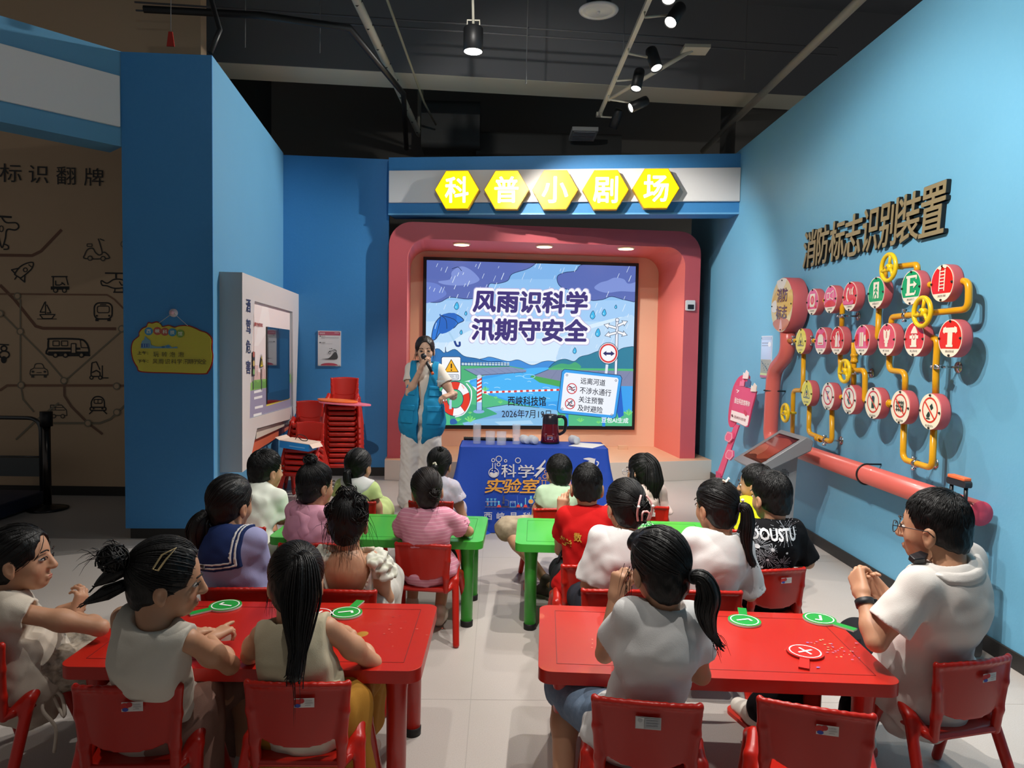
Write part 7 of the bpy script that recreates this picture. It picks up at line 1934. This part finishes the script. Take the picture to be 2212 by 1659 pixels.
for k in range(5): b.lathe([(0, -.006), (.009, 0), (0, .006)], p.hp(.008 * math.cos(k * 1.26), -.118, -.012 + .010 * math.sin(k * 1.26)), p.HR[1], 10)
b.build('flower_clip', M('e8e0cc', .4), p.hairo)

# girl in pink stripes
p = Person((922, 1052, 3.63), (-.352, 3.655), 2, 'girl in striped pink T-shirt with a low bun, on the fully visible red chair', .98, .98, 6, 6, -6, slouch=.03)
p.arm(0, aty(862, 1150, 3.68), aty(885, 1148, 3.85)).arm(1, aty(1012, 1148, 3.72), aty(985, 1146, 3.9)).leg(0).leg(1, (-.28, 3.98, .33), (-.3, 3.78, .07)); p.finish(False)
PST = mat('pink_stripes', 'dc98a8', .85, spec=.2); nt = PST.node_tree; w_ = nt.nodes.new('ShaderNodeTexWave'); w_.bands_direction = 'Z'; w_.inputs['Scale'].default_value = 18; cr = nt.nodes.new('ShaderNodeValToRGB'); cr.color_ramp.elements[0].position = .90; cr.color_ramp.elements[1].position = .95
cr.color_ramp.elements[0].color = lin('d68ea2') + (1,); cr.color_ramp.elements[1].color = lin('e4b2be') + (1,); tcn = nt.nodes.new('ShaderNodeTexCoord'); nt.links.new(tcn.outputs['Object'], w_.inputs['Vector']); nt.links.new(w_.outputs['Fac'], cr.inputs[0]); nt.links.new(cr.outputs[0], nt.nodes['Principled BSDF'].inputs['Base Color'])
p.top(PST, .72, .013, .009, .056, seed=45., wide=.012, hem=.012); p.legs_cloth(DARKF, .6, .012, 'shorts'); p.shoes(M('d8c4b4', .6))
p.hair('tied', (.03, -.092, -.025), n=320, seed=121, m=HAIRB, extra=lambda p, rn: p.bun((.034, -.115, -.03), .026, 12, .3) + p.wisps([(.05, -.09, -.06), (-.06, -.06, -.06)], 14, .05, 6, (0, -.3, -1), .5))

# boy in pale green, far side
p = Person((1207, 1016, 4.5), (.36, 4.48), 4, 'boy in pale green top and checked trousers beyond the right green table', .98, 1.0, 12, 6, 0, girl=False)
p.arm(0, p.shl[0] + npv((-.06, .04, -.19)), None).arm(1, None, None); p.leg(0, (.06, 4.42, .36), (.30, 4.22, .1), (.7, -.5, 0)).leg(1, (.5, 4.3, .34), (.36, 4.28, .08), (-.2, -1, 0)); p.finish(False)
p.top(fabric('b9ceb0'), .32, .013, .008, .056, seed=49., wide=.008); p.legs_cloth(mat('checked_trousers', 'a8957c', .85, noise=[(30., .6, '6a5a48'), (16., .4, 'c8b8a0')]), .98, .02, flare=.012); p.shoes(M('4a4038', .6), M('8a8078', .6)); p.hair('short', n=1500, strand=.001, seed=131, nape=-.06)

# boy in red
p = Person((1268, 1044, 3.46), (.44, 3.40), 0, 'boy in red T-shirt with gold characters, raising one finger', 1.02, 1.0, -4, 3, 0, girl=False, slouch=.02, neck=(0, -.025, -.122))
w0 = aty(1214, 1108, 3.58); p.arm(0, aty(1210, 1188, 3.55), w0, dict(d=(.05, .0, 1), n=(.3, 1, 0), curl=(4, 46, 50, 54), thumb=10)); p.arm(1, None, None).leg(0).leg(1); p.finish(False)
p.top(fabric('b81414'), .55, .013, .009, .05, seed=53., wide=.01, hem=.01)
a = Art(lambda x, y: (lambda c: c)(aty(x, y, p.H[1] - .2)), (0, -1, 0)); a.text('学', [(1222, 1180), (1242, 1185), (1238, 1204), (1218, 1198)], 'c89a3a', .03); a.text('数', [(1246, 1166), (1262, 1166), (1262, 1186), (1246, 1184)], 'c89a3a', .03); a.text('文', [(1284, 1152), (1298, 1150), (1298, 1166), (1284, 1166)], 'c89a3a', .03); p.stick(a, (0, -1, 0), 'gold_characters', PRINT)
p.legs_cloth(DARKF, .8, .012); p.shoes(M('1e1e22', .6)); p.hair('short', n=1900, seed=141, nape=-.045, rr=(.076, .093, .089), strand=.0008)

t = thing('shoulder_bag', aty(1222, 1258, 3.46), 'black bag with a pale panel hanging on the chair of the boy in red', 'bag'); q = aty(1220, 1256, 3.46)
S = Sdf(.006); S.ell(q, (.075, .05, .105), None, 0); S.cone(q + (-.02, 0, -.06), q + (.04, 0, -.07), .05, .05, .03); solid('bag_body', S.mesh(lambda P: .004 * wob(P, 40)), M('141518', .6), t)
S = Sdf(.005); S.ell(q + (-.01, -.028, 0), (.042, .03, .07), None, 0); solid('pale_panel', S.mesh(), M('b8b6b2', .7), t); b = MB(); b.tube(cmr([q + (-.04, 0, .09), q + (.0, .02, .16), q + (.09, .03, .17), q + (.06, .0, .08)], 5), .008, 8); b.build('strap', M('141518', .6), t)

# girl with claw clip
p = Person((1350, 1084, 3.06), (.50, 3.06), 4, 'girl in white T-shirt with a pink claw clip in pinned-up hair', 1.08, 1.0, 16, 4, 0, slouch=.02, neck=(.0, -.03, -.122))
p.arm(0, p.shl[0] + npv((-.05, .03, -.22)), None).arm(1, None, None).leg(0).leg(1); p.finish(True)
p.top(WT, .85, .014, .009, .056, seed=57., wide=.014, hem=.014); p.legs_cloth(fabric('2a2c34'), 1.0, .012); p.shoes(SHOEW)
p.hair('tied', (.02, -.095, .01), n=360, seed=151, plane=(.88, -.46, .03), extra=lambda p, rn: p.bun((.022, -.1, -.012), .040, 12, .15) + p.bun((.03, -.085, -.05), .03, 13, .2) + p.wisps([(.06, -.07, -.07), (-.05, -.06, -.08)], 14, .05, 6, (.3, -.1, -1), .4))
b = MB(); CLP = M('d8a8a4', .35)
for sx in (-1, 1):
    b.tube(cmr([p.hp(.024 + sx * .012, -.128, .045), p.hp(.024 + sx * .03, -.142, .01), p.hp(.024 + sx * .034, -.135, -.03), p.hp(.024 + sx * .026, -.125, -.062)], 4), .0045, 8); b.tube(cmr([p.hp(.024 + sx * .004, -.14, -.02), p.hp(.024 + sx * .016, -.145, -.03), p.hp(.024 + sx * .012, -.135, -.06)], 4), .004, 8)
b.tube([p.hp(.012, -.14, -.022), p.hp(.036, -.14, -.022)], .005, 8); b.build('claw_clip', CLP, p.hairo)
b = MB()
for sx in (-1, 1): b.lathe([(0, -.007), (.005, -.005), (.007, 0), (.005, .005), (0, .007)], p.hp(.024 + sx * .033, -.147, .0), n=12)
b.build('clip_pearl', M('e8e4e0', .15), p.hairo)

# girl with glasses and loose hair, far side
p = Person((1384, 1014, 4.55), (.97, 4.6), 14, 'girl in pale pink top with glasses and loose long black hair', 1.1, 1.0, 38, 4, 3)
p.arm(0, None, None).arm(1, p.shl[1] + npv((.05, -.02, -.2)), None).leg(0).leg(1); p.finish(True); p.top(mat('pale_pink', 'd8c2ba', .85, noise=(30., .3, 'c8a09a')), .75, .013, .009, .056, seed=61., wide=.012, hem=.012); p.legs_cloth(DARKF, .8, .012); p.shoes(SHOEW)
p.hair('loose', (.0, -.07, .05), n=260, seed=161, plane=(.9, -.3, .045), extra=lambda p, rn: p.tail([(0, -.03, .085), (.0, -.085, .04), (.0, -.1, -.04), (.0, -.1, -.1), (.01, -.095, -.16), (.03, -.09, -.21)], .07, 190, .55, 44, r0=.03) + p.tail([(-.06, -.0, .03), (-.078, .0, -.04), (-.075, -.02, -.1), (-.06, -.04, -.15)], .026, 40, .4, 45) + p.tail([(.06, -.02, .03), (.078, -.02, -.04), (.08, -.04, -.1), (.07, -.06, -.17)], .03, 50, .4, 46))
b = MB(); q = p.hp
for sx in (-1, 1): b.tube([q(sx * .034 + .024 * math.cos(a_), .106, -.022 + .02 * math.sin(a_)) for a_ in [2 * math.pi * i / 20 for i in range(20)]], .0016, 6, closed=True); b.tube([q(sx * .058, .1, -.016), q(sx * .084, .0, -.016)], .0016, 6)
b.tube([q(-.01, .108, -.018), q(.01, .108, -.018)], .0014, 6); b.build('glasses', M('c8c8d0', .2, metal=.6), p.t)

# girl with pearl bow clip
p = Person((1546, 1086, 3.05), (.9, 3.06), 6, 'girl in white T-shirt with pearl bow clip and long ponytail, before the boy in black', 1.12, 1.02, 24, 4, 0, slouch=.025, neck=(.01, -.03, -.122), shw=1.02)
p.arm(0, None, None).arm(1, p.shl[1] + npv((.05, .02, -.21)), None).leg(0).leg(1); p.finish(True)
p.top(WT, .95, .015, .009, .06, seed=65., wide=.02, hem=.016); p.legs_cloth(fabric('30323a'), .8, .012); p.shoes(M('b8907c', .6))
p.hair('tied', (.042, -.082, -.01), n=360, seed=171, plane=(.88, -.46, .03), extra=lambda p, rn: p.tail([(.042, -.085, -.012), (.058, -.115, -.01), (.064, -.12, -.06), (.058, -.118, -.13), (.068, -.118, -.2), (.085, -.125, -.245)], .032, 120, .5, 54))
band(p, (.048, -.102, -.010), M('1a1c2c', .5), .017, .006)
b = MB(); b.lathe([(0, -.008), (.006, -.005), (.008, 0), (.006, .005), (0, .008)], p.hp(.046, -.112, .022), n=12); b.build('pearl', M('e8e4dc', .15), p.hairo)
b = MB()
for k in range(5): b.lathe([(0, -.006), (.006, 0), (0, .006)], p.hp(-.03 + .012 * k, -.052 - .003 * k, .082 + .006 * k), n=10)
b.tube(cmr([p.hp(.0, -.058, .098), p.hp(-.02, -.07, .105), p.hp(-.002, -.066, .094), p.hp(.02, -.06, .112)], 4), .004, 6); b.build('bow_clip', M('e6dcc8', .25), p.hairo)

# boy in yellow
p = Person((1632, 1040, 4.1), (1.44, 4.06), 22, 'boy in bright yellow T-shirt, in profile before the grey kiosk', 1.0, 1.0, 54, 4, 0, girl=False)
p.arm(0, None, None).arm(1, None, None).leg(0).leg(1); p.finish(True); p.top(fabric('d8dc22'), .7, .013, .009, .054, seed=69., wide=.012); p.legs_cloth(DARKF, .8, .012, 'shorts'); p.shoes(SHOEW); p.hair('short', n=1500, strand=.001, seed=181, nape=-.055, plane=(.9, -.35, .045))

# boy in black
p = Person((1665, 1066, 3.32), (1.28, 3.36), 10, 'boy in black T-shirt printed with white fireworks', 1.08, 1.03, 20, 5, 0, girl=False, slouch=.03, shw=1.05)
p.arm(0, None, None).arm(1, aty(1745, 1215, 3.34), aty(1712, 1215, 3.55)).leg(0).leg(1); p.finish(True); p.top(fabric('0d0d10'), .9, .014, .009, .056, seed=73., wide=.014, hem=.014)
a = Art(lambda x, y: aty(x, y, p.H[1] - .2), (0, -1, 0)); rr = random.Random(3)
for cx, cy, R, n in ((1634, 1163, 26, 26), (1705, 1150, 34, 34), (1644, 1186, 36, 40), (1662, 1210, 26, 26), (1636, 1150, 16, 16), (1696, 1225, 22, 22), (1672, 1190, 12, 12)):
    for i in range(n):
        an = 6.283 * i / n + rr.uniform(-.08, .08); r0, r1 = R * rr.uniform(.1, .4), R * rr.uniform(.6, 1.05); a.line([(cx + r0 * math.cos(an), cy + r0 * math.sin(an)), (cx + r1 * math.cos(an), cy + r1 * math.sin(an))], rr.uniform(.5, 1.1), 'a8acb4', lift=False)
        if rr.random() < .5: a.ell(cx + r1 * math.cos(an), cy + r1 * math.sin(an), .9, .9, 'd0d2d8', False, 6)
for x, y, r in ((1644, 1186, 5), (1672, 1190, 4), (1654, 1232, 3), (1704, 1198, 2.5), (1664, 1214, 3)): a.ell(x, y, r, r, 'eceef2', n=12)
a.text('UOOUSTU', [(1612, 1148), (1728, 1146), (1728, 1172), (1612, 1170)], 'f0f0f2', .05); p.stick(a, (0, -1, 0), 'firework_print', PRINT)
p.legs_cloth(DARKF, 1.0, .016); p.shoes(M('16161a', .6)); p.hair('short', n=2200, strand=.0011, seed=191, nape=-.06, rr=(.081, .098, .093))

# ------------------------------------------------------------------ the teacher
p = Person((918, 752, 6.5), (-.70, 6.5), 180, 'woman in blue vest and wide white trousers speaking into a microphone by the screen', 1.27, 1.08, 186, 6, 2, skin=SKINP, slouch=0., neck=(0, -.02, -.118), stand=True, dh=.86)
YT = 6.42
p.arm(1, aty(884, 850, 6.44), aty(909, 797, 6.33), dict(d=(.25, -.15, .9), n=(.9, .1, -.3), curl=(44, 48, 50, 52), thumb=20))
p.arm(0, aty(979, 856, 6.46), aty(977, 852, 6.28), dict(d=(-.75, -.5, -.2), n=(.1, .3, -.9), curl=(35, 40, 44, 48), thumb=35))
for i, x in ((1, -.79), (0, -.62)): p.leg(i, (x, 6.47, .46), (x - .01, 6.53, .08), (-.1 if i else .1, -1, 0))
p.finish(True)
p.top(fabric('d8cfc4'), .52, .010, .003, .05, seed=77., wide=.012)
def vopen(S): S._add(lambda P: (lambda Q: np.maximum(np.abs(Q[..., 0]) - (.016 + (Q[..., 2] + .26).clip(0) * .16), -Q[..., 1]))(((P - p.N) @ np.array((p.r, p.f, p.up)).T) / p.s), p.N - .9, p.N + .3, .004, 's')
VEST = fabric('2187b4', noise=(6., .25, '1b78a4'))
p.top(VEST, 0, .032, .005, .062, seed=79., name='vest', low=-.05, lw=.02, cut=vopen)
for (r_, u_, w_, h_) in ((.085, -.19, .036, .035), (-.085, -.19, .036, .035), (.095, -.36, .048, .062), (-.095, -.36, .048, .062)):
    p.on_top('pocket', lambda Q: np.maximum.reduce([np.abs(Q[:, 0] - r_) - w_, np.abs(Q[:, 2] - u_) - h_, -Q[:, 1]]), VEST, .010, p.topo)
    p.on_top('pocket_flap', lambda Q: np.maximum.reduce([np.abs(Q[:, 0] - r_) - w_ - .004, np.abs(Q[:, 2] - u_ - h_ * .75) - h_ * .32, -Q[:, 1]]), VEST, .015, p.topo)
a = Art(lambda x, y: aty(x, y, p.H[1] - .3), (0, -1, 0)); a.text('西峡科技馆', (943, 821, 961, 826), 'd8e8f0', .02); a.line(cmr([(949, 816), (953, 813), (957, 816)], 4), 1.2, 'd8e8f0'); p.stick(a, (0, -1, 0), 'vest_print', PRINT)
p.legs_cloth(fabric('dcd4cc'), 1.07, .014, 'wide_trousers', .008, 5., flare=.055, extra=lambda S: [S.cone(k_ + (0, 0, .25), a_ + (0, 0, .0), .085, .10, .05) for h_, k_, a_, t_ in p.legs])
p.shoes(M('c8b8a8', .5))
p.hair('tied', (0, -.085, .0), n=300, seed=201, oval=((0, .095, -.03), (.060, .062, .098)), plane=(1, 0, .1), m=HAIRB, extra=lambda p, rn: p.bun((0, -.1, .02), .03, 15, .3) + p.wisps([(-.07, .05, .0), (.07, .05, .0), (.075, .03, -.04), (-.075, .03, -.04)], 26, .1, 16, (0, .1, -1), .3))
m0, m1 = aty(915, 769, 6.30), aty(935, 808, 6.26); t = thing('microphone', m0, 'black microphone with orange base held to the mouth of the woman in the vest', 'microphone'); d = Vector(m1 - m0)
b = MB(); b.tube([Vector(m0) + d * .12, Vector(m0) + d * .9], [.015, .0125], 14); b.build('handle', M('16161a', .35), t)
b = MB(); b.lathe([(0, -.026), (.018, -.02), (.026, 0), (.024, .014), (.016, .026)], m0, d, 20); b.build('mesh_head', M('3a3a3e', .4, metal=.7), t)
b = MB(); b.tube([Vector(m0) + d * .9, Vector(m0) + d * 1.02], [.0135, .0125], 14); b.build('orange_base', M('d85a20', .4), t)
